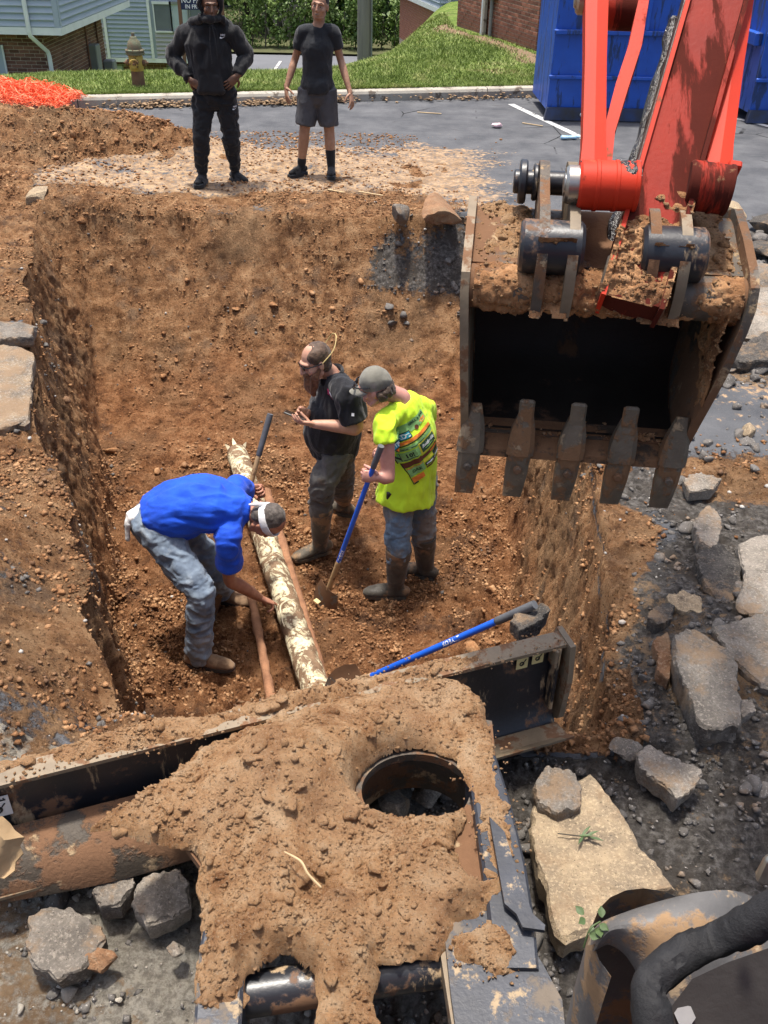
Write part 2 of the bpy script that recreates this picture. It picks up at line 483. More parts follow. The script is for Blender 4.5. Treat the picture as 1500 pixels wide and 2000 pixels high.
def build_ground():
    ys = [0.25]
    while ys[-1] < 13.2: ys.append(ys[-1] + 0.0055 + 0.0017 * ys[-1])
    ys = np.array(ys); nr = len(ys)
    nL, nWL, nF, nWR, nRt = 165, 52, 170, 44, 120
    XMIN, XMAX = -7.2, 4.6
    rows = []
    wall_id = []
    for side in range(1): pass
    Y = ys[:, None]
    xl, xr = x_left(ys)[:, None], x_right(ys)[:, None]
    yy = np.stack([np.zeros_like(ys), ys * 1.0, np.zeros_like(ys)], 1)
    xl = xl + (fbm(yy + [3, 0, 0], 1.7, 3, 5) * 0.07 + fbm(yy + [3, 0, 0], 7, 2, 6) * 0.035)[:, None]
    xr = xr + (fbm(yy + [9, 0, 0], 1.5, 3, 8) * 0.10)[:, None]
    wl = 0.26 + 0.10 * fbm(yy + [5, 0, 0], 0.8, 2, 9)[:, None]
    wr = 0.34 + 0.06 * fbm(yy + [6, 0, 0], 0.8, 2, 10)[:, None]
    wl = wl + 0.14 * sstep(4.4, 6.4, ys)[:, None]
    a = np.linspace(0, 1, nL, endpoint=False)[None, :]
    X1 = xl + (XMIN - xl) * (1 - a) ** 1.7
    b = np.linspace(0, 1, nWL, endpoint=False)[None, :]
    X2 = xl + wl * b
    c = np.linspace(0, 1, nF, endpoint=False)[None, :]
    X3 = (xl + wl) + (xr - xl - wl) * c
    d = np.linspace(0, 1, nWR, endpoint=False)[None, :]
    X4 = xr + wr * d
    e = np.linspace(0, 1, nRt)[None, :]
    X5 = (xr + wr) + (XMAX - xr - wr) * e ** 1.7
    X = np.concatenate([X1, X2, X3, X4, X5], 1)
    Yg = np.repeat(Y, X.shape[1], 1)
    D = depth_at(Yg)
    prof = np.concatenate([np.zeros((nr, nL)), np.repeat(b, nr, 0) ** 0.9, np.ones((nr, nF)), 1 - np.repeat(d, nr, 0) ** 1.15, np.zeros((nr, nRt))], 1)
    Z = -D * prof
    wallL = np.zeros_like(X); wallL[:, nL:nL + nWL] = np.sin(np.pi * np.clip(b * 0.8 + 0.15, 0, 1)); wallL *= np.clip(D, 0, 1)
    wallR = np.zeros_like(X); wallR[:, nL + nWL + nF:nL + nWL + nF + nWR] = np.sin(np.pi * np.clip(d * 0.8 + 0.1, 0, 1)); wallR *= np.clip(D, 0, 1)
    inpit = np.clip(prof, 0, 1) * np.clip(D / 0.25, 0, 1)
    x, y, z = X.ravel(), Yg.ravel(), Z.ravel()
    P0 = np.stack([x, y, z], 1).astype(np.float32)
    flat = np.stack([x, y, 0 * x], 1).astype(np.float32)
    n1 = fbm(flat, 0.9, 3, 21); n2 = fbm(flat, 3.1, 3, 22)
    # --- heaps of spoil
    def bump(cx, cy, rx, ry, h, p=1.0):
        return h * np.exp(-(((x - cx) / rx) ** 2 + ((y - cy) / ry) ** 2) ** p)
    pile = bump(-5.6, 11.4, 1.5, 0.9, 0.42) + bump(-4.1, 11.2, 1.0, 0.85, 0.36) + bump(-2.95, 11.6, 0.8, 0.6, 0.30, 1.4) + bump(-4.6, 9.7, 1.3, 0.6, 0.20) + bump(-3.1, 9.2, 0.5, 0.4, 0.10)
    pile += bump(-1.15, 10.9, 0.45, 0.12, 0.07) + bump(-2.1, 10.75, 0.4, 0.25, 0.06) + bump(-1.4, 10.1, 0.5, 0.10, 0.05)
    # left bank sags into the pit close to the machine
    bank = bump(-2.1, 3.1, 0.45, 0.7, 0.30) + bump(-1.55, 2.5, 0.45, 0.35, 0.16) + bump(-2.9, 4.0, 0.6, 0.8, 0.16) - bump(-1.15, 2.75, 0.22, 0.4, 0.25) - bump(-1.55, 3.5, 0.2, 0.5, 0.15)
    right = bump(1.55, 2.9, 0.5, 0.6, 0.06) + bump(0.85, 8.5, 0.5, 0.9, 0.12) + bump(1.6, 7.5, 0.6, 0.8, 0.1)
    out = 1 - inpit
    # --- zones
    xlv = np.repeat(xl, X.shape[1], 1).ravel(); xrv = np.repeat(xr + wr, X.shape[1], 1).ravel()
    dl = xlv - x; dr = x - xrv                     # distance outside the left / right rim
    ip = inpit.ravel(); ip0 = sstep(0.0, 0.2, ip)
    dirt = np.maximum.reduce([sstep(0.0, 0.12, ip), sstep(0.10, 0.20, pile), sstep(0.10, 0.16, bank)])
    left_strip = (dl > -0.06) * sstep(1.9, 2.6, y) * (1 - sstep(9.2, 10.3, y))
    slab = sstep(0.02, 0.10, dl) * sstep(4.6, 4.75, y) * (1 - sstep(6.2, 6.5, y))
    dirt = np.maximum(dirt, left_strip * np.clip(0.88 + 0.45 * n2 - 0.75 * slab, 0, 1))
    far = sstep(8.6, 9.0, y) * (1 - sstep(9.5 + 0.5 * n1, 10.1 + 0.5 * n1, y)) * (1 - sstep(-0.1, 1.5, x + 0.7 * n2))
    dirt = np.maximum(dirt, far * np.clip(0.85 + 0.6 * n2, 0, 1))
    right_dirt = sstep(-0.05, 0.02, dr) * (1 - sstep(0.02, 0.26, dr + 0.18 * n2)) * sstep(2.6, 3.0, y) * (1 - sstep(6.5, 7.5, y))
    dirt = np.maximum(dirt, right_dirt)
    dirt = np.maximum(dirt, 0.95 * np.exp(-((x - 1.95) / 0.5) ** 2 - ((y - 4.35) / 0.32) ** 2))
    dirt = np.maximum(dirt, np.clip(sstep(9.8, 10.3, y) * (1 - sstep(11.3, 11.9, y)) * sstep(0.25, 0.6, n2) * (x < 0.8) * 0.8, 0, 1))
    grav = np.zeros_like(x)
    grav = np.maximum(grav, (dr > 0) * (1 - sstep(4.2, 4.9, y + 0.3 * n1)) * np.clip(0.75 + 0.5 * n2, 0, 1))
    grav = np.maximum(grav, sstep(-0.3, 0.9, x + 0.8 * n2) * sstep(5.2, 5.8, y) * (1 - sstep(8.3, 9.0, y + 0.4 * n2)) * (1 - sstep(0.05, 0.2, ip)) * np.clip(0.62 + 0.8 * n2, 0, 1))
    grav = np.maximum(grav, (y < 2.35) * (x > -3))
    dirt = np.maximum(dirt, sstep(2.3, 2.42, y) * (1 - sstep(2.7, 2.9, y)) * (dl < 0.1) * (dr < 0.1))
    gl = left_strip * (1 - sstep(3.2, 4.0, y + 0.5 * n1)) * np.clip(0.45 + 1.1 * n1 + 0.4 * n2, 0, 1)
    grav = np.maximum(grav, gl); dirt = dirt * (1 - 0.75 * gl * (1 - ip0))
    # dark, stony top layer of the pit walls
    lay = (1 - sstep(8.8, 9.3, y + 0.3 * n2)) * sstep(-0.85, -0.45, z + 0.2 * n2) * np.clip(np.maximum(sstep(-0.5, 0.5, x + 0.5 * n1) * sstep(6.6, 7.4, y), wallL.ravel() * 0.75 + wallR.ravel() * 0.3), 0, 1) * np.clip(0.6 + 0.9 * n1, 0, 1)
    grav = np.maximum(grav, lay); dirt = np.where(lay > 0.4, dirt * (1.05 - lay), dirt)
    dust = np.clip(sstep(8.8, 9.6, y) * (1 - sstep(11.6, 13.2, y + 0.8 * n1)) * 0.72 * (1 - 0.75 * sstep(0.6, 2.2, x)) + 0.30 * n2 + 0.05, 0, 1)
    streak = fbm(np.stack([x * 0.35, y * 2.2, 0 * x], 1), 1.6, 3, 31)
    dust = np.clip(dust + 0.35 * streak * (y > 8.5), 0, 1) * (1 - 0.7 * sstep(0.5, 2.2, x + 0.5 * n2) * (y > 8.5))
    dust = np.where(y < 2.6, np.clip(0.35 + 0.6 * n1 + 0.3 * n2, 0, 1) * (x < 0.2) + (x >= 0.2) * np.clip(0.22 + 0.4 * n1, 0, 1), dust)
    dust = np.where((y >= 2.6) & (y < 8) & (x > 0.5), np.clip(0.25 + 0.5 * n1 + 0.2 * n2, 0, 1), dust)
    dust = np.maximum(dust, slab * np.clip(0.45 + 0.6 * n2, 0, 1))
    rough = np.clip(np.maximum(dirt, grav * 0.75), 0, 1)
    # --- relief
    lumps = fbm(P0, 4.2, 3, 41, 0.55) * 0.050 - fbm(P0, 9, 2, 42, 0.5, True) * 0.026 - fbm(P0, 21, 2, 43, 0.6, True) * 0.017 - fbm(P0, 48, 1, 48, 0.6, True) * 0.010
    scrape = fbm(np.stack([x * 1.0, y * 9, z * 1.2], 1), 1.3, 3, 44) * 0.03
    hz = pile + bank + right
    pr = sstep(0.04, 0.2, pile)
    lumps = lumps - pr * (fbm(P0, 5, 2, 47, 0.6, True) * 0.075 + fbm(P0, 13, 2, 49, 0.6, True) * 0.040)
    hz = hz * (1 - ip)
    wl_, wr_ = wallL.ravel(), wallR.ravel()
    amp = rough * (0.55 + 0.45 * sstep(-0.6, 0.4, fbm(P0, 1.3, 2, 45))) + 0.05
    dxv = (wl_ - wr_) * (lumps * 0.8 * amp + scrape * 0.65)
    farw = ip * sstep(7.0, 7.6, y)
    teeth = fbm(np.stack([x * 4.2 + 0.25 * y, y * 0.5, z * 0.5], 1), 1.4, 3, 52)
    dyv = -farw * (lumps * 0.5 + 0.055 * teeth + fbm(np.stack([x * 2.2, y * 0.4, z * 0.8], 1), 1.5, 3, 46) * 0.10)
    edge = -0.05 * grav * (1 - dirt) * (y < 2.4)
    dzv = hz + lumps * amp * (1 - 0.85 * np.maximum(wl_, wr_)) * (1 + 0.8 * ip * (y < 7)) * (1 - farw * (0.35 + 0.5 * sstep(8.0, 8.6, y))) + edge
    # rounded, crumbling rim
    dzv -= 0.05 * np.exp(-np.abs(dl) / 0.05) * (dl > -0.02) * (np.clip(D.ravel(), 0, 1)) * (0.5 + n2)
    v = np.stack([x + dxv, y + dyv, z + dzv], 1)
    # sink the outer border just under the car-park sheet
    bx = np.minimum.reduce([(x - XMIN), (XMAX - x), (13.2 - y)])
    v[:, 2] = np.where(bx < 0.4, v[:, 2] * np.clip(bx / 0.4, 0, 1) + 0.004 * np.clip(bx / 0.4, 0, 1) - 0.003 * (1 - np.clip(bx / 0.4, 0, 1)), v[:, 2])
    me = mesh_np('ground', v, grid_faces(nr, X.shape[1]))
    pale = np.clip((y < 2.5) * (1 - sstep(-0.2, 0.35, x + 0.2 * n2)) * (0.95 + 0.4 * n1) + 0.35 * gl, 0, 1)
    for nm, arr in (('m_dirt', dirt), ('m_grav', grav), ('m_dust', dust), ('m_pale', pale)):
        at_ = me.attributes.new(nm, 'FLOAT', 'POINT'); at_.data.foreach_set('value', arr.astype(np.float32))
    o = put('ground', me, M_GROUND)
    tag(o, 'red clay pit with broken asphalt and gravel banks round it', 'ground', kind='structure')
    return o, v, dirt, grav, np.maximum(wl_, wr_), nr, X.shape[1]
GROUND, GV, GDIRT, GGRAV, GWALL, GNR, GNC = build_ground()
_gx = GV[:, 0].reshape(GNR, GNC); _gy = GV[:, 1].reshape(GNR, GNC); _gz = GV[:, 2].reshape(GNR, GNC)
def gz(x, y):                                # height of the ground at x, y
    r = min(max(int(np.searchsorted(_gy[:, 0], y)), 0), GNR - 1)
    return float(np.interp(x, np.maximum.accumulate(_gx[r]), _gz[r]))

# car park beyond and beside (the same asphalt), a frame round the dug-up patch
mb = MB()
for (x0, x1, y0, y1) in ((-40, -7.0, -6, 15.6), (4.4, 40, -6, 15.6), (-7.0, 4.4, 13.0, 15.6), (-7.0, 4.4, -6, 0.30)):
    mb.add([(x0, y0, 0), (x1, y0, 0), (x1, y1, 0), (x0, y1, 0)], [(0, 1, 2, 3)])
lot = mb.build('car_park', M_GROUND, smooth=False)
tag(lot, 'blue grey asphalt car park behind the pit', 'asphalt', kind='structure')

# ------------------------------------------------------------------ clods and stones lying about, too many to count
def ico():
    t = (1 + 5 ** .5) / 2
    v = np.array([(-1, t, 0), (1, t, 0), (-1, -t, 0), (1, -t, 0), (0, -1, t), (0, 1, t), (0, -1, -t), (0, 1, -t), (t, 0, -1), (t, 0, 1), (-t, 0, -1), (-t, 0, 1)], float)
    v /= np.linalg.norm(v[0])
    f = np.array([(0, 11, 5), (0, 5, 1), (0, 1, 7), (0, 7, 10), (0, 10, 11), (1, 5, 9), (5, 11, 4), (11, 10, 2), (10, 7, 6), (7, 1, 8), (3, 9, 4), (3, 4, 2), (3, 2, 6), (3, 6, 8), (3, 8, 9), (4, 9, 5), (2, 4, 11), (6, 2, 10), (8, 6, 7), (9, 8, 1)])
    return v, f
def octa():
    v = np.array([(1, 0, 0), (-1, 0, 0), (0, 1, 0), (0, -1, 0), (0, 0, 1), (0, 0, -1)], float)
    f = np.array([(0, 2, 4), (2, 1, 4), (1, 3, 4), (3, 0, 4), (2, 0, 5), (1, 2, 5), (3, 1, 5), (0, 3, 5)])
    return v, f
def ico2():
    v, f = ico(); v = [tuple(p) for p in v]; mid = {}; out = []
    def m(a, b):
        k = (min(a, b), max(a, b))
        if k not in mid:
            p = np.array(v[a]) + np.array(v[b]); p /= np.linalg.norm(p); v.append(tuple(p)); mid[k] = len(v) - 1
        return mid[k]
    for a, b, c in f:
        x, y, z = m(a, b), m(b, c), m(c, a)
        out += [(a, x, z), (b, y, x), (c, z, y), (x, y, z)]
    return np.array(v), np.array(out)
def lumps_mesh(name, pts, size, base=None, squash=0.75, jag=0.22, seed=3, cuts=0):
    bv, bf = base if base is not None else ico()
    g = np.random.default_rng(seed)
    n = len(pts)
    q = g.normal(size=(n, 4)); q /= np.linalg.norm(q, axis=1)[:, None]
    w, x, y, z = q.T
    Rm = np.stack([np.stack([1 - 2 * (y * y + z * z), 2 * (x * y - z * w), 2 * (x * z + y * w)], 1),
                   np.stack([2 * (x * y + z * w), 1 - 2 * (x * x + z * z), 2 * (y * z - x * w)], 1),
                   np.stack([2 * (x * z - y * w), 2 * (y * z + x * w), 1 - 2 * (x * x + y * y)], 1)], 1)
    sc = g.uniform(0.65, 1.15, (n, 1, 3))
    lv = bv[None] * (1 + g.uniform(-jag, jag, (n, len(bv), 1)))
    for k in range(cuts):                    # broken, angular faces
        pn = g.normal(size=(n, 3)); pn /= np.linalg.norm(pn, axis=1)[:, None]
        over = np.einsum('nvj,nj->nv', lv, pn) - g.uniform(0.35, 0.75, (n, 1))
        lv = lv - np.maximum(over, 0)[:, :, None] * pn[:, None, :]
    lv = lv * sc
    vv = np.einsum('nij,nvj->nvi', Rm, lv)
    vv[:, :, 2] *= squash
    vv = vv * np.asarray(size)[:, None, None] + np.asarray(pts)[:, None, :]
    ff = bf[None] + (np.arange(n) * len(bv))[:, None, None]
    return mesh_np(name, vv.reshape(-1, 3), ff.reshape(-1, 3))

def dirt_material(name, gray=0.0):
    n = NT(name); n.coord()
    c = n.ramp(n.noise(7, 6, 0.65), [(0.36, DIRT2), (0.5, DIRT1), (0.66, DIRT3)])
    c = n.mix(n.val(n.noise(150, 3, 0.7), 0.64, 0.73), c, (0.52, 0.39, 0.27))
    c = n.mix(n.math('MULTIPLY', n.val(n.noise(3.1, 4), 0.55, 0.68), 0.5), c, (0.12, 0.088, 0.065))
    return n.done(c, 0.96, n.bump(n.noise(55, 5, 0.75), 0.7, 0.02), 0, 0.2)
M_DIRT = dirt_material('red_clay')
def stone_material(name, c1, c2, speck=(0.45, 0.43, 0.40)):
    n = NT(name); n.coord()
    c = n.ramp(n.noise(9, 5, 0.7), [(0.32, c2), (0.68, c1)])
    c = n.mix(n.val(n.noise(120, 3, 0.7), 0.60, 0.70), c, speck)
    c = n.mix(n.math('MULTIPLY', n.val(n.noise(4, 5, 0.6), 0.55, 0.66), 0.6), c, (0.30, 0.20, 0.12))
    return n.done(c, 0.92, n.bump(n.noise(70, 5, 0.75), 0.6, 0.012), 0, 0.3)
M_GRAVEL = stone_material('crushed_stone', (0.175, 0.16, 0.145), (0.070, 0.064, 0.058))
M_STONES = stone_material('dusty_road_stone', (0.42, 0.38, 0.32), (0.22, 0.20, 0.165))
M_PEBBLE = stone_material('pale_pebbles', (0.50, 0.47, 0.42), (0.28, 0.26, 0.235))

def scatter(weight, n, lo, hi, power, seed, ylim=(0.3, 12.8), sink=0.25):
    g = np.random.default_rng(seed)
    gx = GV.reshape(GNR, GNC, 3)
    area = np.zeros((GNR, GNC))
    du = np.linalg.norm(np.diff(gx, axis=1), axis=2); dv = np.linalg.norm(np.diff(gx, axis=0), axis=2)
    area[:-1, :-1] = du[:-1] * dv[:, :-1]
    w = area.ravel() * weight * (GV[:, 1] > ylim[0]) * (GV[:, 1] < ylim[1]) * (GV[:, 0] > -6.5) * (GV[:, 0] < 4.2)
    w = w / w.sum()
    idx = g.choice(len(w), n, p=w)
    s = lo + (hi - lo) * g.random(n) ** power
    p = GV[idx] + g.normal(size=(n, 3)) * [0.006, 0.006, 0]
    p[:, 2] += s * (0.5 - sink)
    return p, s
clump = np.clip(0.35 + fbm(GV, 2.6, 4, 61, 0.6) * 1.6, 0.03, 1)
p, s = scatter(GDIRT * clump * (1 - 0.93 * GWALL) * (1 - 0.8 * ((GV[:, 1] > 7.2) & (GV[:, 2] < -0.05))), 66000, 0.005, 0.021, 2.6, 11)
tag(put('soil_clods', lumps_mesh('soil_clods', p, s, octa(), seed=5, jag=0.45), M_DIRT, smooth=False), 'small crumbled clods of red clay over the pit', 'soil', kind='stuff')
p, s = scatter(GDIRT * clump * (1 - 0.85 * GWALL) * (0.4 + (GV[:, 2] > 0.1) * 2.6), 1100, 0.012, 0.060, 3.4, 12, sink=0.4)
tag(put('clay_lumps', lumps_mesh('clay_lumps', p, s, ico2(), 0.8, 0.34, 6, 6), M_DIRT, smooth=False), 'bigger lumps of red clay on the spoil and pit floor', 'soil', kind='stuff')
p, s = scatter((GGRAV > 0.35) * (1 - GDIRT) * clump + 0.008 * (GDIRT > 0.3) * (1 - 0.6 * GWALL), 18000, 0.005, 0.022, 2.6, 13)
tag(put('gravel', lumps_mesh('gravel', p, s, octa(), seed=7, jag=0.35), M_GRAVEL, smooth=False), 'loose grey crushed stone of the road base', 'gravel', kind='stuff')
p, s = scatter((GGRAV > 0.35) * clump * (1 - GWALL), 800, 0.018, 0.055, 2.4, 14)
tag(put('road_rubble', lumps_mesh('road_rubble', p, s, ico2(), 0.8, 0.15, 8, 7), M_GRAVEL, smooth=False), 'fist sized grey rubble on the broken bank', 'rubble', kind='stuff')
p, s = scatter(((GGRAV > 0.3) * 1.0 + 0.08 * (GDIRT > 0.3)) * (1 - 0.8 * GWALL), 900, 0.004, 0.017, 2.0, 15)
tag(put('pebbles', lumps_mesh('pebbles', p, s, seed=9), M_PEBBLE, smooth=False), 'scattered pale pebbles', 'pebbles', kind='stuff')
p, s = scatter((GDIRT < 0.4) * (GV[:, 1] > 8.8) * (GV[:, 0] < 1.5) * (0.05 + 0.6 * (GV[:, 0] < 0.3) + np.clip(fbm(GV, 1.6, 3, 66), 0, 1) * 3 * (GV[:, 0] < 0.8)), 4500, 0.004, 0.028, 3.0, 16)
tag(put('crumbs_of_clay', lumps_mesh('crumbs_of_clay', p, s, octa(), seed=10, squash=0.6, jag=0.4), M_DIRT, smooth=False), 'crumbs of clay trodden over the asphalt', 'soil', kind='stuff')

p, s = scatter(((GV[:, 0] > 0.55) & (GV[:, 1] > 5.3) & (GV[:, 1] < 9.0) & (GV[:, 2] > -0.5)) * clump * (1 - GWALL), 520, 0.025, 0.12, 2.8, 17, sink=0.3)
tag(put('asphalt_rubble', lumps_mesh('asphalt_rubble', p, s, ico2(), 0.7, 0.12, 18, 8), M_GRAVEL, smooth=False), 'broken asphalt rubble heaped right of the bucket', 'rubble', kind='stuff')
p, s = scatter(((GV[:, 0] > 1.15) & (GV[:, 2] > -0.2) & (GV[:, 1] > 2.2) & (GV[:, 1] < 5.3)) * clump * (1 - GWALL), 420, 0.012, 0.07, 2.8, 19, sink=0.3)
tag(put('bank_rubble', lumps_mesh('bank_rubble', p, s, ico2(), 0.7, 0.12, 20, 8), M_GRAVEL, smooth=False), 'angular grey rubble on the bank right of the pit', 'rubble', kind='stuff')
p, s = scatter(((GV[:, 0] < 0.4) & (GV[:, 1] < 2.3) & (GV[:, 1] > 0.8)) * clump, 900, 0.008, 0.036, 2.6, 23, sink=0.3)
tag(put('stones', lumps_mesh('stones', p, s, ico2(), 0.7, 0.12, 24, 7), M_STONES, smooth=False), 'pale broken stones under the dozer blade', 'stones', kind='stuff')

p, s = scatter(((GV[:, 0] < 0.4) & (GV[:, 1] < 2.3) & (GV[:, 1] > 0.8)) * clump, 6000, 0.003, 0.010, 1.6, 27, sink=0.2)
tag(put('grit', lumps_mesh('grit', p, s, octa(), 0.8, 0.3, 28), M_STONES, smooth=False), 'pale grit and small stones under the dozer blade', 'grit', kind='stuff')

p, s = scatter(((GV[:, 0] > 0.0) & (GV[:, 1] > 7.6) & (GV[:, 1] < 9.4) & (GV[:, 2] > -1.0)) * clump, 420, 0.012, 0.075, 2.6, 37, sink=0.35)
tag(put('rim_rubble', lumps_mesh('rim_rubble', p, s, ico2(), 0.75, 0.12, 38, 8), M_GRAVEL, smooth=False), 'grey stones sliding down the far right corner of the pit', 'rubble', kind='stuff')
# ================================================================== EXCAVATOR (arm, bucket and dozer blade reach into view)
MUD, MUDL = (0.20, 0.105, 0.055), (0.42, 0.30, 0.175)
M_RED = pmat('orange_red_paint', (0.52, 0.032, 0.009), (0.40, 0.024, 0.008), 3, 0.60, 0, 0.12, 90, 0.003, 0.25,
             spl=((0.16, 0.022, 0.010), 0.61, 5, (1, 1, 0.3)), spl2=(MUD, 0.66, 9))
M_REDSHADEMUD = pmat('shaded_orange_paint_with_mud', (0.33, 0.024, 0.009), (0.17, 0.014, 0.008), 2, 0.58, 0, 0.18, 60, 0.006, 0.18,
                spl=((0.085, 0.014, 0.008), 0.47, 2.6, (3, 0.7, 0.4)), spl2=(MUD, 0.665, 12))  # base red darkened to hold the arm front's shade; dark film and mud over it
M_STEEL = pmat('worn_bucket_steel', (0.115, 0.095, 0.075), (0.055, 0.045, 0.036), 6, 0.55, 0.25, 0.35, 70, 0.006, 0.4,
               spl=(MUD, 0.47, 5), spl2=(MUDL, 0.62, 9))
M_EDGE = pmat('dusty_steel_edge', (0.27, 0.21, 0.14), (0.14, 0.108, 0.072), 8, 0.6, 0.1, 0.25, 60, 0.004, 0.4, spl=(MUD, 0.54, 8))
M_BLACKPAINT = pmat('black_paint_scratched', (0.022, 0.024, 0.030), (0.012, 0.013, 0.016), 4, 0.36, 0, 0.2, 50, 0.004, 0.5,
                    spl=(MUDL, 0.60, 11, (1, 1, 0.25)), spl2=(MUD, 0.58, 4))
M_BLACKCLEAN = pmat('black_paint_dusty', (0.036, 0.041, 0.054), (0.018, 0.020, 0.026), 7, 0.45, 0, 0.25, 80, 0.004, 0.5,
                    spl=((0.36, 0.27, 0.17), 0.615, 14), spl2=((0.16, 0.13, 0.10), 0.60, 5))
M_CHROME = pmat('bare_pin_steel', (0.52, 0.49, 0.44), (0.30, 0.28, 0.25), 9, 0.32, 0.9, 0.1, 60, 0.002, 0.5, spl=((0.20, 0.17, 0.13), 0.60, 12))
M_GREASE = pmat('black_grease', (0.018, 0.013, 0.012), (0.008, 0.006, 0.006), 10, 0.22, 0, 0.9, 45, 0.015, 0.6)
M_RUBBER = pmat('black_hose_sleeve', (0.020, 0.020, 0.022), (0.011, 0.011, 0.012), 12, 0.72, 0, 0.5, 160, 0.004, 0.3)
M_MUD = M_DIRT

exc = empty('excavator', (0.3, 0.8, 0.0), 'orange excavator with muddy bucket raised over the pit and black dozer blade', 'excavator')

# ---- bucket frame: w across, a away from the machine, z up
T = E(1180, 572, 2.55)
bw = V(math.cos(R(-6)), math.sin(R(-6)), 0); ba = V(-bw.y, bw.x, 0); bz = V(0, 0, 1)
def B(w, a, b): return T + bw * (w + 0.06 * min(b, 0)) + ba * (a + 0.13 * max(-b - 0.22, 0)) + bz * b
def bprism(m, outline, w0, w1):
    m.prism([B(w0, a, b) for a, b in outline], bw * (w1 - w0))
# one smooth shell from the tube over the back down to the cutting lip
prof = [(0.03, 0.058), (0.16, 0.095), (0.30, 0.130), (0.39, 0.10), (0.455, 0.01), (0.475, -0.11), (0.45, -0.25), (0.37, -0.375), (0.25, -0.445), (0.12, -0.475), (-0.01, -0.49)]
def catmull(pts, sub=5):
    P = [V(*p, 0) if len(p) == 2 else V(p) for p in pts]; out = []
    n = len(P)
    for i in range(n - 1):
        p0, p1, p2, p3 = P[max(i - 1, 0)], P[i], P[i + 1], P[min(i + 2, n - 1)]
        for k in range(sub):
            t = k / sub
            out.append(0.5 * ((2 * p1) + (p2 - p0) * t + (2 * p0 - 5 * p1 + 4 * p2 - p3) * t * t + (3 * p1 - p0 - 3 * p2 + p3) * t ** 3))
    out.append(P[-1]); return out
pc = catmull(prof, 4)
def half_w(b): return 0.372 - 0.062 * min(max(-b / 0.5, 0), 1)
m = MB()
for inner in (0,):
    rows = []
    nn = len(pc)
    for i, p in enumerate(pc):
        t = (pc[min(i + 1, nn - 1)] - pc[max(i - 1, 0)]); t.normalize()
        rows.append((p, V(-t.y, t.x, 0)))
    outer = [[B(half_w(p.y) * s, p.x, p.y) for s in np.linspace(-1, 1, 9)] for p, q in rows]
    inn = [[B(half_w(p.y) * s, p.x - q.x * 0.018, p.y - q.y * 0.018) for s in np.linspace(-1, 1, 9)] for p, q in rows]
    m.sheet(outer); m.sheet([list(reversed(r)) for r in inn])
    for g0, g1 in ((outer[0], inn[0]), (outer[-1], inn[-1])): m.sheet([g0, g1])
bucket = m.build('bucket', M_STEEL, exc)
m = MB(); M_MOUTHSHADE = pmat('shade_dark_steel_with_mud', (0.022, 0.017, 0.013), (0.012, 0.009, 0.007), 5, 0.6, 0, 0.3, 60, 0.004, 0.3, spl=((0.10, 0.055, 0.03), 0.60, 4, (1, 1, 0.4)))  # near-black colour stands in for the shade inside the bucket, streaked with mud
m.sheet([[B(half_w(p.y) * s * 0.99, p.x - q.x * 0.021, p.y - q.y * 0.021) for s in np.linspace(1, -1, 9)] for p, q in rows[2:-1]]); m.build('mouth_shade_sheet', M_MOUTHSHADE, bucket)  # added sheet that carries the painted shade of the cavity
side = [(-0.065, 0.0), (-0.05, 0.055), (0.0, 0.085), (0.14, 0.13), (0.30, 0.165), (0.40, 0.13), (0.475, 0.015), (0.495, -0.11), (0.468, -0.26), (0.385, -0.39), (0.26, -0.463), (0.12, -0.495), (-0.03, -0.505), (-0.055, -0.45), (-0.075, -0.20), (-0.078, -0.06)]
for sgn in (-1, 1):
    m = MB()
    P = [B(sgn * half_w(b), a, b) for a, b in side]
    m.prism(P, bw * (0.024 * sgn))
    sp = m.build('side_plate', M_EDGE if sgn < 0 else M_STEEL, bucket, angle=0.5)
m = MB(); m.cyl(B(-0.372, 0.0, 0.0), B(0.372, 0.0, 0.0), 0.060, 26)
m.build('cross_tube', M_STEEL, bucket)
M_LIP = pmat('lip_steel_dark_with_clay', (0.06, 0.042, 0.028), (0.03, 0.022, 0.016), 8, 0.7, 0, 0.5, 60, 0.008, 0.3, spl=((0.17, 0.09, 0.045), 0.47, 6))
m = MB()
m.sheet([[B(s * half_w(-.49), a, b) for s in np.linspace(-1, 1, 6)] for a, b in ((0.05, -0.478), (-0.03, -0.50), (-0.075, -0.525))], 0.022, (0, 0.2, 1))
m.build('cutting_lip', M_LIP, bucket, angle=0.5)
M_TOOTH = pmat('muddy_cast_steel', (0.15, 0.122, 0.088), (0.075, 0.06, 0.043), 10, 0.6, 0.15, 0.5, 70, 0.008, 0.4, spl=((0.22, 0.12, 0.06), 0.50, 9), spl2=((0.36, 0.27, 0.17), 0.60, 12))
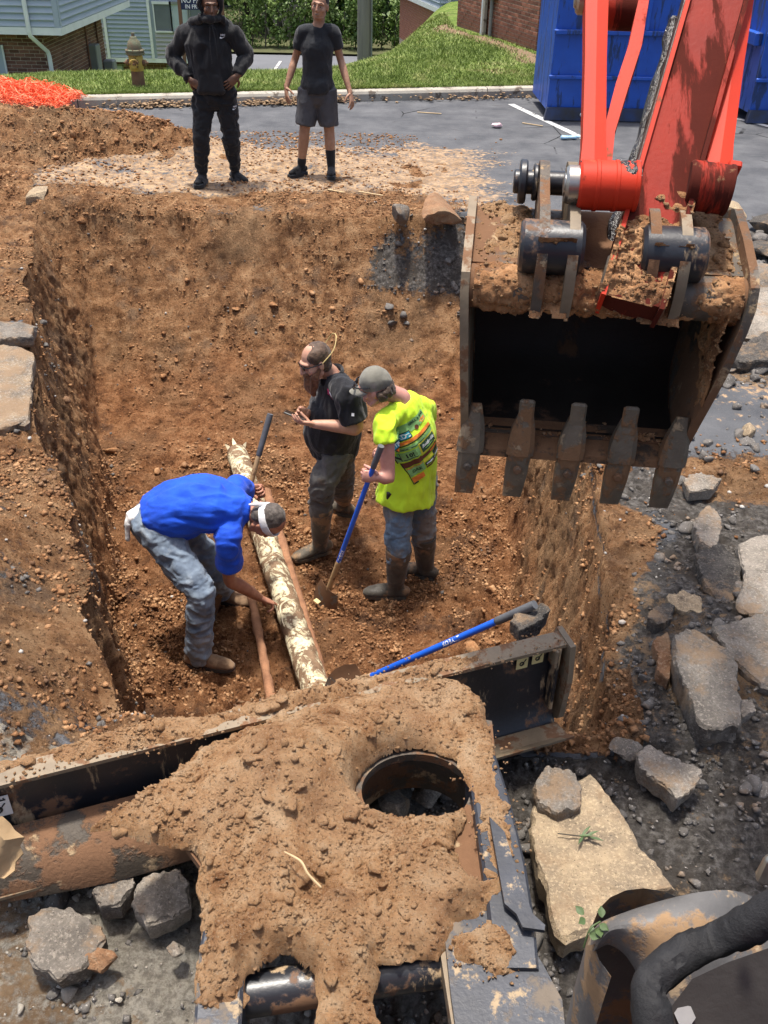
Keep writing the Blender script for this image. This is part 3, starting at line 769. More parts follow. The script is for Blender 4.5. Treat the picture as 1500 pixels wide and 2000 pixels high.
for k in range(5):
    w = -0.304 + 0.152 * k
    m = MB()
    sec = [(-0.028, -0.36, 0.016, 0.014), (-0.040, -0.43, 0.034, 0.026), (-0.050, -0.485, 0.040, 0.036), (-0.054, -0.515, 0.041, 0.040), (-0.056, -0.518, 0.034, 0.034), (-0.070, -0.575, 0.034, 0.029), (-0.080, -0.63, 0.031, 0.018), (-0.086, -0.672, 0.028, 0.008)]
    vs = []; ns = len(sec)
    for a, b, hw, hd in sec:
        c8 = 0.38
        vs += [B(w + px_ * hw, a + py_ * hd, b - 0.006 * py_) for px_, py_ in ((-1, -1 + c8), (-1 + c8, -1), (1 - c8, -1), (1, -1 + c8), (1, 1 - c8), (1 - c8, 1), (-1 + c8, 1), (-1, 1 - c8))]
    fs = [tuple(range(7, -1, -1)), tuple((ns - 1) * 8 + i for i in range(8))]
    for r_ in range(ns - 1):
        for c in range(8):
            d = (c + 1) % 8
            fs.append((r_ * 8 + c, r_ * 8 + d, r_ * 8 + 8 + d, r_ * 8 + 8 + c))
    m.add(vs, fs)
    tooth = m.build('tooth', M_TOOTH, bucket, angle=0.5)
    m = MB(); m.cyl(B(w, -0.112, -0.555), B(w, -0.085, -0.555), 0.013, 12, 0.004)
    m.build('retaining_bolt', M_STEEL, bucket)
    if k in (1, 2, 3):
        m = MB(); m.box(B(w, -0.048, -0.395), (0.046, 0.018, 0.13), (bw, ba, bz), 0.006)
        m.build('tooth_shank', M_TOOTH, bucket, angle=0.5)
# ears that carry the bucket
ear = catmull([(-0.072, -0.05), (-0.085, 0.06), (-0.06, 0.165), (0.03, 0.215), (0.12, 0.225), (0.20, 0.25), (0.285, 0.275), (0.36, 0.25), (0.375, 0.19), (0.33, 0.135)], 3)
ear = [(p.x, p.y) for p in ear] + [(0.16, 0.095), (0.05, 0.04)]
for w in (-0.185, -0.105, 0.105, 0.185):
    m = MB(); bprism(m, ear, w - 0.014, w + 0.014)
    m.build('bucket_ear', M_EDGE if w in (-0.105, 0.185) else M_STEEL, bucket, angle=0.4)
for s in (-1, 1):
    m = MB(); m.cyl(B(s * 0.245, -0.005, 0.12), B(s * 0.075, -0.005, 0.12), 0.072, 26, 0.010)
    m.build('pivot_boss', M_BLACKPAINT, bucket)
m = MB(); m.cyl(B(-0.27, 0.29, 0.215), B(-0.05, 0.29, 0.215), 0.034, 20, 0.004)
m.cyl(B(-0.255, 0.29, 0.215), B(-0.232, 0.29, 0.215), 0.062, 24, 0.005); m.cyl(B(-0.215, 0.29, 0.215), B(-0.20, 0.29, 0.215), 0.052, 24, 0.004)
m.build('link_pin', M_BLACKPAINT, bucket)
m = MB(); m.cyl(B(0.05, 0.29, 0.215), B(0.26, 0.29, 0.215), 0.034, 20, 0.004); m.build('link_pin', M_BLACKPAINT, bucket)

# ---- dipper arm
A0, A1 = E(1238, 580, 2.41), E(1398, 10, 2.56)
ad = (A1 - A0).normalized()
aw = bw.copy(); aw = (aw - ad * aw.dot(ad)).normalized()
an = aw.cross(ad); an = an if an.y > 0 else -an            # away from the machine
def A(s, w, n): return A0 + ad * s + aw * w + an * n
LEN = (A1 - A0).length
m = MB()
for (ww, dep0, dep1, off) in ((0.070, 0.10, 0.225, 0.010),):
    vs = []
    for s, d in ((-0.005, dep0), (0.14, 0.15), (0.35, 0.19), (LEN, dep1), (2.3, 0.34)):
        vs += [A(s, -ww, off), A(s, ww, off), A(s, ww, off + d), A(s, -ww, off + d)]
    fs = [(3, 2, 1, 0), (16, 17, 18, 19)] + [(r_ * 4 + c, r_ * 4 + (c + 1) % 4, r_ * 4 + 4 + (c + 1) % 4, r_ * 4 + 4 + c) for r_ in range(4) for c in range(4)]
    m.add(vs, fs)
arm = m.build('dipper_arm', M_REDSHADEMUD, exc, angle=0.3)
for sgn in (-1, 1):                                           # side plates stand proud of the front plate
    m = MB(); vs = []
    x0, x1 = sgn * 0.071, sgn * 0.083
    for s, d in ((-0.015, 0.12), (0.14, 0.165), (0.35, 0.20), (LEN, 0.235), (2.3, 0.35)):
        f0 = -0.004
        vs += [A(s, x0, f0), A(s, x1, f0), A(s, x1, d), A(s, x0, d)]
    fs = [(3, 2, 1, 0), (16, 17, 18, 19)] + [(r_ * 4 + c, r_ * 4 + (c + 1) % 4, r_ * 4 + 4 + (c + 1) % 4, r_ * 4 + 4 + c) for r_ in range(4) for c in range(4)]
    m.add(vs, fs); m.build('arm_side_plate', M_RED if sgn < 0 else M_REDSHADEMUD, arm, angle=0.3)  # right plate takes the red with shade in its colour
m = MB(); m.cyl(A(0.07, -0.092, 0.09), A(0.07, 0.092, 0.09), 0.070, 28, 0.006); m.build('arm_tip_boss', M_STEEL, arm)
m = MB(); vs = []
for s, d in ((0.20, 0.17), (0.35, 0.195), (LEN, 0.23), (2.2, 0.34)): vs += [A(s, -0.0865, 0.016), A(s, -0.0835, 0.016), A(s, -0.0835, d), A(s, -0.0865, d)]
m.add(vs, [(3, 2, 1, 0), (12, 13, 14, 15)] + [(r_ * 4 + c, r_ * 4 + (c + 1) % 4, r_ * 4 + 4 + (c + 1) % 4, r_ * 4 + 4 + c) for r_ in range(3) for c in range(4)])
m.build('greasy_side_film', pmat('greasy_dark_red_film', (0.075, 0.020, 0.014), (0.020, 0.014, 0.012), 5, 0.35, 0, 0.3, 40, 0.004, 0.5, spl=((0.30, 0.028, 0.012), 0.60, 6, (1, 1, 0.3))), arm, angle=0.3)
# grease-blackened weld along the back edge of the arm and a smear at its foot
m = MB()
gp = [A(0.24 + 0.06 * k, -0.089 - 0.004 * math.sin(k * 2.1), 0.185 + 0.004 * k + 0.006 * math.sin(k * 3.3)) for k in range(14)]
m.tube(gp, [0.016 + 0.006 * math.sin(k * 1.7) for k in range(14)], 10, 3)
m.build('grease_smear', M_GREASE, arm)

# ---- the pair of links beside the arm
for sgn in (-1, 1):
    if sgn < 0: b0, b1 = E(1158, 362, 2.47), E(1168, -160, 2.74)
    else: b0, b1 = E(1396, 368, 2.48), E(1470, -160, 2.72)
    d = (b1 - b0).normalized(); lw = (bw - d * bw.dot(d)).normalized(); ln = lw.cross(d); ln = ln if ln.y > 0 else -ln
    L = (b1 - b0).length
    m = MB()
    vs = []
    for s, hw, dep in ((-0.03, 0.042, 0.05), (0.06, 0.036, 0.045), (0.14, 0.031, 0.04), (0.42, 0.030, 0.045), (L, 0.037, 0.055)):
        q = b0 + d * s
        vs += [q - lw * hw - ln * 0.012, q - ln * 0.020, q + lw * hw - ln * 0.012, q + lw * hw + ln * dep, q - lw * hw + ln * dep]
    fs = [(4, 3, 2, 1, 0), (20, 21, 22, 23, 24)] + [(r_ * 5 + c, r_ * 5 + (c + 1) % 5, r_ * 5 + 5 + (c + 1) % 5, r_ * 5 + 5 + c) for r_ in range(4) for c in range(5)]
    m.add(vs, fs)
    link = m.build('bucket_link', M_RED, exc, angle=0.3)
    # curved inner web
    m = MB(); si = 1 if sgn < 0 else -1
    out = [(0.10, 0.030), (0.22, 0.034), (0.36, 0.062), (0.50, 0.098), (0.66, 0.125), (0.66, 0.155), (0.50, 0.135), (0.34, 0.095), (0.20, 0.062), (0.10, 0.055)]
    m.prism([b0 + d * s + lw * (si * w) + ln * 0.03 for s, w in out], ln * 0.10)
    m.build('link_web', M_RED, link, angle=0.4)
    m = MB(); e0 = b0 - lw * (0.040 if sgn < 0 else 0.075); e1 = b0 + lw * (0.118 if sgn < 0 else 0.040)
    m.cyl(e0, e1, 0.064, 32, 0.006)
    for t_ in (0.30, 0.62, 0.95): q_ = e0.lerp(e1, t_); m.cyl(q_ - lw * 0.006, q_ + lw * 0.006, 0.0665, 32, 0.002)
    m.build('link_boss', M_REDSHADEMUD if sgn > 0 else M_RED, link, angle=0.5)
    if sgn < 0: BOSS = (e0.copy(), e1.copy(), lw.copy(), d.copy(), ln.copy())
    if sgn < 0:
        m = MB(); q = b0 - lw * 0.040
        m.cyl(q - lw * 0.034, q + lw * 0.01, 0.050, 32, 0.007); m.cyl(q - lw * 0.038, q - lw * 0.02, 0.030, 24, 0.003)
        m.build('pin_cap', M_CHROME, link, angle=0.5)
    else:
        m = MB(); q = b0 + lw * 0.040 + d * 0.065
        m.box(q + ln * 0.02, (0.035, 0.10, 0.022), (lw, ln, d), 0.004); m.build('boss_flange', M_RED, link, angle=0.5)
# cylinder rod eye and head between the links at the top of the view
m = MB(); q = E(1218, 20, 2.86); m.cyl(q - bw * 0.10, q + bw * 0.06, 0.058, 26, 0.006)
m.cyl(q, q + (ad * 0.9 + V(0, .12, 0)), 0.045, 22); m.build('bucket_cylinder', M_REDSHADEMUD, exc, angle=0.5)
m = MB(); q = E(1140, -8, 2.70); m.cyl(q - bw * 0.02, q + bw * 0.05, 0.050, 30, 0.007); m.cyl(q - bw * 0.026, q, 0.034, 24, 0.004); m.build('pin_cap', M_CHROME, exc, angle=0.5)
# the boom, coming down from over the machine to the arm's upper end (above the picture)
m = MB()
top = A(2.0, 0.0, 0.16)
m.tube([V(0.62, 0.2, 2.3), V(0.68, 0.75, 3.6), top + V(0, -0.4, 0.42), top + V(0, 0.02, 0.04)], [(0.11, 0.15), (0.12, 0.20), (0.11, 0.16), (0.10, 0.11)], 12, 6, hint=(0, 1, 0.3))
m.build('boom', M_RED, exc, angle=0.5)

# ---- dozer blade
_p0, _p1 = at(0, 1536, 0.445), at(1100, 1262, 0.445)
YAW = math.atan2(_p1.y - _p0.y, _p1.x - _p0.x)
ux, uy = V(math.cos(YAW), math.sin(YAW), 0), V(-math.sin(YAW), math.cos(YAW), 0)
BM = (_p0 + _p1) / 2 + uy * 0.038; BM.z = 0
def D(u, n, z): return BM + ux * u + uy * n + V(0, 0, z)
UL, UR = -1.06, 0.955
bprof = [(0.0, 0.43), (0.004, 0.38), (0.006, 0.27), (0.004, 0.16), (-0.015, 0.09), (-0.045, 0.055)]
m = MB()
us = np.linspace(UL, UR, 12)
m.sheet([[D(u, n, z) for u in us] for n, z in bprof], 0.02, uy)
blade = m.build('dozer_blade', M_BLACKPAINT, exc, angle=0.6)
m = MB()                                                     # curved front of the blade
m.sheet([[D(u, n, z) for u in us] for n, z in ((0.030, 0.440), (0.055, 0.37), (0.06, 0.26), (0.075, 0.15), (0.13, 0.03), (0.16, 0.0))], 0.02, -uy)
m.build('mouldboard', M_STEEL, blade, angle=0.6)
m = MB(); m.sheet([[D(u, n, z) for u in us] for n, z in ((-0.038, 0.434), (0.0, 0.438), (0.030, 0.441))], 0.014, (0, 0, 1))
m.build('top_flange', M_EDGE, blade, angle=0.4)
m = MB()
m.sheet([[D(u, n, z) for u in us] for n, z in ((-0.05, 0.058), (-0.13, 0.075), (-0.175, 0.11))], 0.012, (0, 0, 1))
m.build('bottom_flange', M_EDGE, blade, angle=0.4)
for u, mt in ((UR, M_EDGE), (UL - 0.022, M_EDGE)):
    m = MB()
    o_ = [(-0.06, 0.452), (0.045, 0.462), (0.10, 0.30), (0.16, 0.0), (0.02, 0.02), (-0.06, 0.10), (-0.075, 0.30)]
    m.prism([D(u, n, z) for n, z in o_], ux * 0.022); m.build('end_plate', mt, blade, angle=0.4)
m = MB(); m.box(D(UR - 0.03, -0.022, 0.29), (0.014, 0.05, 0.30), (ux, uy, bz), 0.004); m.build('rib', M_BLACKPAINT, blade, angle=0.4)
m = MB(); m.box(D(UR - 0.045, -0.03, 0.40), (0.012, 0.05, 0.08), (ux, uy, bz), 0.003); m.build('rib', M_EDGE, blade, angle=0.4)
# lower stiffening channel on the left half
m = MB()
lu = np.linspace(UL, -0.30, 10)
rows = []
for n, z in ((-0.02, 0.235), (-0.085, 0.225), (-0.15, 0.19), (-0.19, 0.13), (-0.20, 0.075)):
    rows.append([D(u, n * (0.75 + 0.25 * math.sin((u + 1.06) * 3.0)), z) for u in lu])
m.sheet(rows, 0.012, (0, -0.5, 0.86)); m.build('stiffening_channel', pmat('channel_black_with_mud', (0.085, 0.065, 0.045), (0.035, 0.03, 0.025), 8, 0.6, 0, 0.5, 80, 0.008, 0.4, spl=(MUD, 0.50, 5), spl2=(MUDL, 0.63, 8)), blade, angle=0.6)
# warning stickers: white / yellow plates with a black pictogram
M_STK = pmat('sticker_white', (0.72, 0.71, 0.68), (0.62, 0.61, 0.58), 20, 0.5, 0, 0.05)
M_STKY = pmat('sticker_yellow', (0.62, 0.52, 0.24), (0.52, 0.43, 0.2), 20, 0.5, 0, 0.05, spl=(MUD, 0.64, 20))
M_INK = pmat('sticker_ink', (0.02, 0.02, 0.02), (0.015, 0.015, 0.015), 9, 0.6)
def sticker(u, z, w, h, mt, deep):
    n = -0.006 if deep is None else deep
    m = MB(); m.box(D(u, n, z), (w, 0.003, h), (ux, uy, bz)); s_ = m.build('sticker', mt, blade, smooth=False)
    m = MB()
    m.box(D(u, n - 0.003, z + h * 0.33), (w * 0.74, 0.002, h * 0.05), (ux, uy, bz))
    for k in range(5): m.box(D(u + w * (-0.3 + 0.15 * k), n - 0.003, z + h * 0.39), (w * 0.05, 0.002, h * 0.08), (ux, uy, bz))
    for k in range(16):
        a = 2 * math.pi * k / 16
        m.box(D(u - w * 0.04 + w * 0.17 * math.cos(a), n - 0.003, z - h * 0.13 + w * 0.17 * math.sin(a)), (w * 0.075, 0.002, w * 0.075), (ux, uy, bz))
    m.bar(D(u - w * 0.1, n - 0.003, z - h * 0.28), D(u + w * 0.30, n - 0.003, z + h * 0.15), w * 0.05, 0.002, up=uy)
    m.build('pictogram', M_INK, s_, smooth=False)
sticker(-0.968, 0.325, 0.072, 0.085, M_STK, None)
sticker(0.80, 0.385, 0.045, 0.066, M_STKY, None)
sticker(0.862, 0.392, 0.045, 0.066, M_STKY, None)

# ---- push arms, cross plate with its round opening, cross tube
def ground_of(px, py, z): return at(px, py, z)
def beam(pts, halfw, z0, z1, name, mt, parent):
    m = MB(); n = len(pts); vs = []
    for k, p in enumerate(pts):
        p = V(p); d = (V(pts[min(k + 1, n - 1)]) - V(pts[max(k - 1, 0)])); d.z = 0; d.normalize()
        x = V(d.y, -d.x, 0); hw = halfw[k] if hasattr(halfw, '__len__') else halfw
        b = 0.008
        vs += [V(p.x, p.y, z0) - x * hw, V(p.x, p.y, p.z - b) - x * hw, V(p.x, p.y, p.z) - x * (hw - b), V(p.x, p.y, p.z) + x * (hw - b), V(p.x, p.y, p.z - b) + x * hw, V(p.x, p.y, z0) + x * hw]
    fs = [(5, 4, 3, 2, 1, 0), tuple((n - 1) * 6 + i for i in range(6))] + [(r_ * 6 + c, r_ * 6 + (c + 1) % 6, r_ * 6 + 6 + (c + 1) % 6, r_ * 6 + 6 + c) for r_ in range(n - 1) for c in range(6)]
    m.add(vs, fs)
    return m.build(name, mt, parent, angle=0.5)
la = [at(520, 1545, 0.42), at(470, 1680, 0.43), at(434, 1850, 0.43), at(424, 2010, 0.43), at(420, 2500, 0.42)]
beam(la, [0.06, 0.065, 0.058, 0.056, 0.056], 0.20, 0, 'push_arm', M_BLACKCLEAN, blade)
ra = [at(930, 1440, 0.44), at(960, 1560, 0.45), at(985, 1690, 0.45), at(1000, 1800, 0.45), at(1010, 1890, 0.445)]
beam(ra, [0.045, 0.055, 0.06, 0.06, 0.055], 0.22, 0, 'push_arm', M_BLACKCLEAN, blade)
# long flat hook plate on the outside of the right arm
m = MB(); hp = [(955, 1600), (985, 1630), (1012, 1720), (1040, 1790), (1064, 1812), (1062, 1822), (1020, 1816), (1008, 1790), (985, 1770)]
m.prism([at(x, y, 0.47) for x, y in hp], (0, 0, 0.012)); m.build('hose_guard', M_BLACKCLEAN, blade, angle=0.4)
m = MB(); wp = [(862, 1790), (960, 1745), (1000, 1800), (1060, 1900), (1095, 1965), (1130, 2300), (930, 2300), (880, 1960)]
m.prism([at(x, y, 0.40) for x, y in wp], (0, 0, 0.03)); m.build('arm_foot_plate', M_BLACKCLEAN, blade, angle=0.4)
m = MB(); m.prism([at(x, y, 0.36) for x, y in ((850, 1830), (872, 1800), (930, 2010), (960, 2300), (925, 2300), (878, 2010))], (0, 0, 0.05)); m.build('arm_web', M_EDGE, blade, angle=0.4)
m = MB(); m.cyl(at(470, 1945, 0.33), at(860, 1885, 0.33), 0.055, 26, 0.004); m.build('cross_tube', M_BLACKPAINT, blade, angle=0.5)
# cross plate with opening, as one ring-and-outline sheet
ho = [at(812 + 106 * math.cos(t), 1545 + 72 * math.sin(t), 0.40) for t in np.linspace(0, 2 * math.pi, 41)[:-1]]
cx = sum((p.x for p in ho)) / 40; cy = sum((p.y for p in ho)) / 40
outl = [(at(x, y, 0)[:2]) for x, y in ((330, 1530), (640, 1395), (960, 1395), (985, 1640), (900, 1800), (470, 1800), (360, 1650))]
def ray_poly(ax, ay):
    best = 9
    for k in range(len(outq)):
        x0, y0 = outq[k]; x1, y1 = outq[(k + 1) % len(outq)]
        ex, ey = x1 - x0, y1 - y0; den = ax * ey - ay * ex
        if abs(den) < 1e-9: continue
        t = ((x0 - cx) * ey - (y0 - cy) * ex) / den; s_ = ((x0 - cx) * ay - (y0 - cy) * ax) / den
        if t > 0 and 0 <= s_ <= 1: best = min(best, t)
    return best
outq = [tuple(at(x, y, 0.40)[:2]) for x, y in ((330, 1530), (640, 1400), (960, 1400), (985, 1640), (900, 1800), (470, 1800), (360, 1650))]
rows = [[], [], [], []]
for p in ho + ho[:1]:
    d = V(p.x - cx, p.y - cy, 0); d.normalize(); t = ray_poly(d.x, d.y)
    rows[0].append(V(p.x, p.y, 0.37)); rows[1].append(V(p.x, p.y, 0.40)); rows[2].append(V(cx + d.x * t, cy + d.y * t, 0.40)); rows[3].append(V(cx + d.x * t, cy + d.y * t, 0.37))
m = MB(); m.sheet(rows); m.build('cross_plate', M_STEEL, blade, angle=0.5)
m = MB()
m.sheet([[p + V(0, 0, -0.032) for p in ho + ho[:1]], [p + V(0, 0, -0.16) for p in ho + ho[:1]]], 0.01, (0, 0, 0.01))
m.build('opening_collar', M_STEEL, blade, angle=0.6)

# ---- swing bracket and sleeved hoses close to the cab
m = MB(); c0 = E(1265, 1900, 1.78)
arc = []
for k in range(15):
    a = R(-35 + 250 * k / 14); arc.append((math.cos(a), math.sin(a)))
rows = []
for z, rr in ((0.10, 0.115), (0.02, 0.118), (-0.15, 0.12), (-0.5, 0.12)):
    rows.append([c0 + V(rr * x * 1.05, rr * y, z) for x, y in arc])
M_BRK = pmat('bracket_black_worn', (0.13, 0.125, 0.12), (0.07, 0.067, 0.064), 6, 0.5, 0.0, 0.25, 60, 0.005, 0.45, spl=((0.30, 0.19, 0.10), 0.55, 6), spl2=((0.42, 0.31, 0.19), 0.62, 8))
m.sheet(rows, 0.02, (0.02, 0, 0.01)); br = m.build('swing_bracket', M_BRK, exc, angle=0.6)
outer = [E(x_, y_, t_) for x_, y_, t_ in ((1152, 1846, 1.70), (1172, 1806, 1.68), (1230, 1780, 1.66), (1300, 1758, 1.66), (1370, 1742, 1.67), (1435, 1740, 1.69), (1490, 1765, 1.72), (1530, 1820, 1.74))]
inner = [E(x_, y_, t_) for x_, y_, t_ in ((1160, 1858, 1.70), (1190, 1845, 1.68), (1222, 1862, 1.66), (1246, 1895, 1.65), (1268, 1940, 1.64), (1290, 1990, 1.64), (1320, 2050, 1.64), (1400, 2150, 1.64))]
co_, ci_ = catmull(outer, 4), catmull(inner, 4)
m = MB(); rows = []
for s_ in np.linspace(0, 1, 9): rows.append([p_.lerp(q_, s_) + V(0, -0.02, 0.045) * math.sin(math.pi * s_) for p_, q_ in zip(co_, ci_)])
m.sheet(rows, 0.022, V(0.0, 0.5, -0.8)); m.build('bracket_flange', M_BRK, br, angle=0.7)
m = MB()
hs = [E(1282, 2080, 1.18), E(1272, 1990, 1.20), E(1268, 1925, 1.22), E(1330, 1868, 1.24), E(1400, 1838, 1.24), E(1470, 1805, 1.22), E(1560, 1750, 1.18)]
m.tube(hs, [0.025, 0.026, 0.023, 0.025, 0.022, 0.026, 0.026], 22, 16)
vv = np.array(m.v); nz = fbm(vv, 24, 3, 71) * 0.009 + (1 - 2 * np.abs(vnoise(vv * [55, 30, 55], 72))) * 0.0045 + fbm(vv, 120, 2, 74) * 0.002
cen = vv.mean(0); m.v = [tuple(p + V(0.3, 0.2, 1).normalized() * float(d)) for p, d in zip(vv, nz)]
m.build('hose_sleeve', M_RUBBER, exc)
M_HOUSING = pmat('dusty_black_housing', (0.040, 0.036, 0.033), (0.018, 0.016, 0.015), 4, 0.6, 0, 0.3, 30, 0.006, 0.4, spl=((0.16, 0.085, 0.05), 0.60, 5))
m = MB(); fl = [E(x_, y_, 1.19) for x_, y_ in ((1288, 2060), (1312, 1965), (1352, 1912), (1420, 1880), (1500, 1852), (1580, 1850), (1580, 2080))]
m.prism(fl, ray(1420, 1950) * 0.10); m.build('valve_housing', M_HOUSING, exc, angle=0.4)
# unseen rest of the machine; house and cab panel added to block sky light
m = MB(); m.box((0.35, -1.55, 1.35), (1.7, 1.7, 1.1), None, 0.12); m.build('engine_house_blocker', M_RED, exc, angle=0.5)
m = MB(); m.box((0.2, -0.95, 2.55), (1.25, 0.08, 1.3), None, 0.03); m.box((-0.55, -0.5, 1.7), (0.08, 0.8, 1.5), None, 0.02); m.build('cab_panel_blocker', M_BLACKPAINT, exc, angle=0.5)
for sx in (-1, 1):
    m = MB(); q = V(0.3, -0.75, 0) + ux * (0.72 * sx)
    sec = [(-1.15, 0.10), (-1.0, 0.02), (0.9, 0.02), (1.1, 0.12), (1.2, 0.34), (1.08, 0.56), (0.85, 0.66), (-0.95, 0.66), (-1.15, 0.56), (-1.25, 0.34)]
    m.prism([q + uy * s_ + V(0, 0, z_) - ux * 0.2 for s_, z_ in sec], ux * 0.4); m.build('track', M_RUBBER, exc, angle=0.4)
m = MB(); q = E(1333, 1982, 1.2); d = V(-0.1, -0.5, 0.86)
m.tube([q, q + d * 0.016], [0.0135, 0.0135], 6, 1, round_cap=False); m.build('bolt_head', M_CHROME, exc, angle=0.4)
m = MB(); q = E(1492, 1712, 1.1); m.tube([q, q + V(0, 0, 0.03)], [0.010, 0.008], 10, 2); m.build('hose_fitting', M_CHROME, exc, angle=0.6)

# ================================================================== soil carried by the machine
GRAINS = []; CLODS = []
n = NT('pale_clay_heap'); n.coord()
c_ = n.ramp(n.noise(8, 6, 0.7), [(0.36, (0.37, 0.178, 0.078)), (0.5, (0.60, 0.345, 0.172)), (0.66, (0.76, 0.52, 0.31))])
c_ = n.mix(n.val(n.noise(2.2, 4, 0.6), 0.48, 0.60), c_, n.mix(0.45, c_, (0.64, 0.40, 0.225)))
c_ = n.mix(n.val(n.noise(170, 4, 0.8), 0.55, 0.66), c_, (0.60, 0.46, 0.31))
c_ = n.mix(n.val(n.noise(120, 4, 0.8), 0.44, 0.33), c_, (0.10, 0.050, 0.025))
M_HEAP = n.done(c_, 0.96, n.bump(n.noise(90, 8, 0.9), 1.0, 0.03), 0, 0.15)
def heap(name, poly, base, thick, label, res=0.006, edge=0.06, seed=1, hole=None, bumps=(), rough=1.0, frame=None):
    """a crumbly layer on a level surface: poly in world x, y; base(x, y) gives the level under it"""
    P = np.array([(p[0], p[1]) for p in poly])
    x0, y0 = P.min(0) - 0.05; x1, y1 = P.max(0) + 0.05
    xs, ys = np.arange(x0, x1, res), np.arange(y0, y1, res)
    Xg, Yg = np.meshgrid(xs, ys); x, y = Xg.ravel(), Yg.ravel()
    f3 = np.stack([x, y, np.full_like(x, seed * 3.1)], 1)
    sd = poly_sd(x, y, P) + 0.018 * fbm(f3, 9, 3, seed) + 0.012 * fbm(f3, 30, 2, seed + 3)
    if hole is not None: sd = np.minimum(sd, -poly_sd(x, y, np.array([(p[0], p[1]) for p in hole])) + 0.006 * fbm(f3, 25, 2, seed + 4))
    t = np.clip(sd / edge, 0, 1); pr = np.clip(t * (2 - t), 0, 1) ** 0.8
    fz_ = f3 * [1, 1, 1]; lum = fbm(f3, 4.5, 3, seed + 5, 0.5) * 0.045 - fbm(f3, 15, 2, seed + 6, 0.6, True) * 0.011 * (0.4 + sstep(-0.3, 0.4, fbm(f3, 4, 2, seed + 11))) - fbm(f3, 60, 2, seed + 7, 0.6, True) * 0.0055
    extra = 0
    for bx, by, br_, bh in bumps: extra = extra + bh * np.exp(-((x - bx) ** 2 + (y - by) ** 2) / br_ ** 2)
    z = base(x, y) - 0.012 + pr * (thick + extra * 1.0 + lum * rough + 0.014 * rough)
    keep = sd > -0.7 * res
    G = sd.reshape(Xg.shape); gy_, gx_ = np.gradient(G, res); gx_, gy_ = gx_.ravel(), gy_.ravel(); g2 = gx_ ** 2 + gy_ ** 2 + 1e-6
    near = np.abs(sd) < 0.75 * res; x = np.where(near, x - np.clip(sd * gx_ / g2, -res, res), x); y = np.where(near, y - np.clip(sd * gy_ / g2, -res, res), y)
    v = np.stack([x, y, z], 1)
    f = grid_faces(len(ys), len(xs))
    f = f[keep[f].all(1)]
    used, inv = np.unique(f, return_inverse=True)
    me = mesh_np(name, v[used], inv.reshape(-1, 4))
    gg = np.random.default_rng(seed + 50); cand = np.nonzero(sd > 0.004)[0]; kk = gg.choice(cand, int(len(cand) * res * res * 9000)); kk = kk[gg.random(len(kk)) < 0.25 + 0.75 * sstep(-0.2, 0.4, fbm(f3[kk], 5, 2, seed + 9))]
    GRAINS.append((v[kk] + [0, 0, 0.002], 0.002 + 0.009 * gg.random(len(kk)) ** 3))
    ce = np.nonzero((sd < 0) & (sd > -0.05))[0]; ke = gg.choice(ce, max(3, int(len(ce) * res * res * 5200))); ke = ke[gg.random(len(ke)) < np.exp(sd[ke] / 0.016)]
    if hole is not None: ke = ke[:0]
    if False: ke = ke[poly_sd(x[ke], y[ke], np.array([(p[0], p[1]) for p in hole])) < -0.005]
    if len(ke): GRAINS.append((np.stack([x[ke], y[ke], base(x[ke], y[ke]) + 0.004], 1), 0.002 + 0.006 * gg.random(len(ke)) ** 2))
    o = put(name, me, M_HEAP)
    kk = gg.choice(cand, max(4, int(len(cand) * res * res * 420))); CLODS.append((v[kk], 0.006 + 0.024 * gg.random(len(kk)) ** 2.6))
    return tag(o, label, 'soil', kind='stuff')
hp = [(405, 1452), (520, 1410), (640, 1380), (760, 1332), (835, 1312), (900, 1325), (950, 1370), (962, 1430), (948, 1480), (915, 1490), (905, 1560), (900, 1600), (880, 1640), (905, 1690), (925, 1720), (985, 1700), (1000, 1745), (960, 1775), (885, 1800), (852, 1862), (800, 1870), (738, 1880), (726, 1960), (745, 2040), (630, 2040), (610, 1900), (555, 1862), (482, 1890), (476, 1960), (392, 1970), (386, 1800), (378, 1650), (300, 1640), (180, 1612), (250, 1565), (335, 1512)]
hpw = [at(x, y, 0.43)[:2] for x, y in hp]
hole = [at(812 + 116 * math.cos(t), 1545 + (84 if math.sin(t) < 0 else 52) * math.sin(t), 0.42)[:2] for t in np.linspace(0, 2 * math.pi, 36)[:-1]]
def bmp(px, py, r_, h_): q = at(px, py, 0.47); return (q.x, q.y, r_, h_)
heap('soil_heap', hpw, lambda x, y: 0.420 + 0 * x, 0.040, 'heap of red clay lying on the dozer blade and push arms', 0.005, 0.06, 2, hole,
     [bmp(540, 1540, 0.17, 0.12), bmp(440, 1560, 0.12, 0.05), bmp(640, 1460, 0.16, 0.09), bmp(760, 1410, 0.12, 0.06), bmp(520, 1700, 0.12, 0.07), bmp(660, 1640, 0.10, -0.03), bmp(625, 1740, 0.06, -0.05), bmp(655, 1770, 0.055, 0.09), bmp(800, 1690, 0.10, 0.06), bmp(900, 1750, 0.07, 0.04), bmp(460, 1830, 0.08, 0.05), bmp(590, 1830, 0.08, 0.05), bmp(690, 1850, 0.07, 0.06), bmp(520, 1480, 0.1, 0.05)], 1.0)
heap('arm_soil', [at(x, y, 0.46)[:2] for x, y in ((905, 1420), (955, 1425), (975, 1500), (998, 1580), (1008, 1680), (1000, 1725), (960, 1700), (945, 1620), (925, 1540), (900, 1470))], lambda x, y: 0.447 + 0 * x, 0.02, 'layer of red clay along the right push arm', 0.005, 0.03, 3, None, (), 0.8)
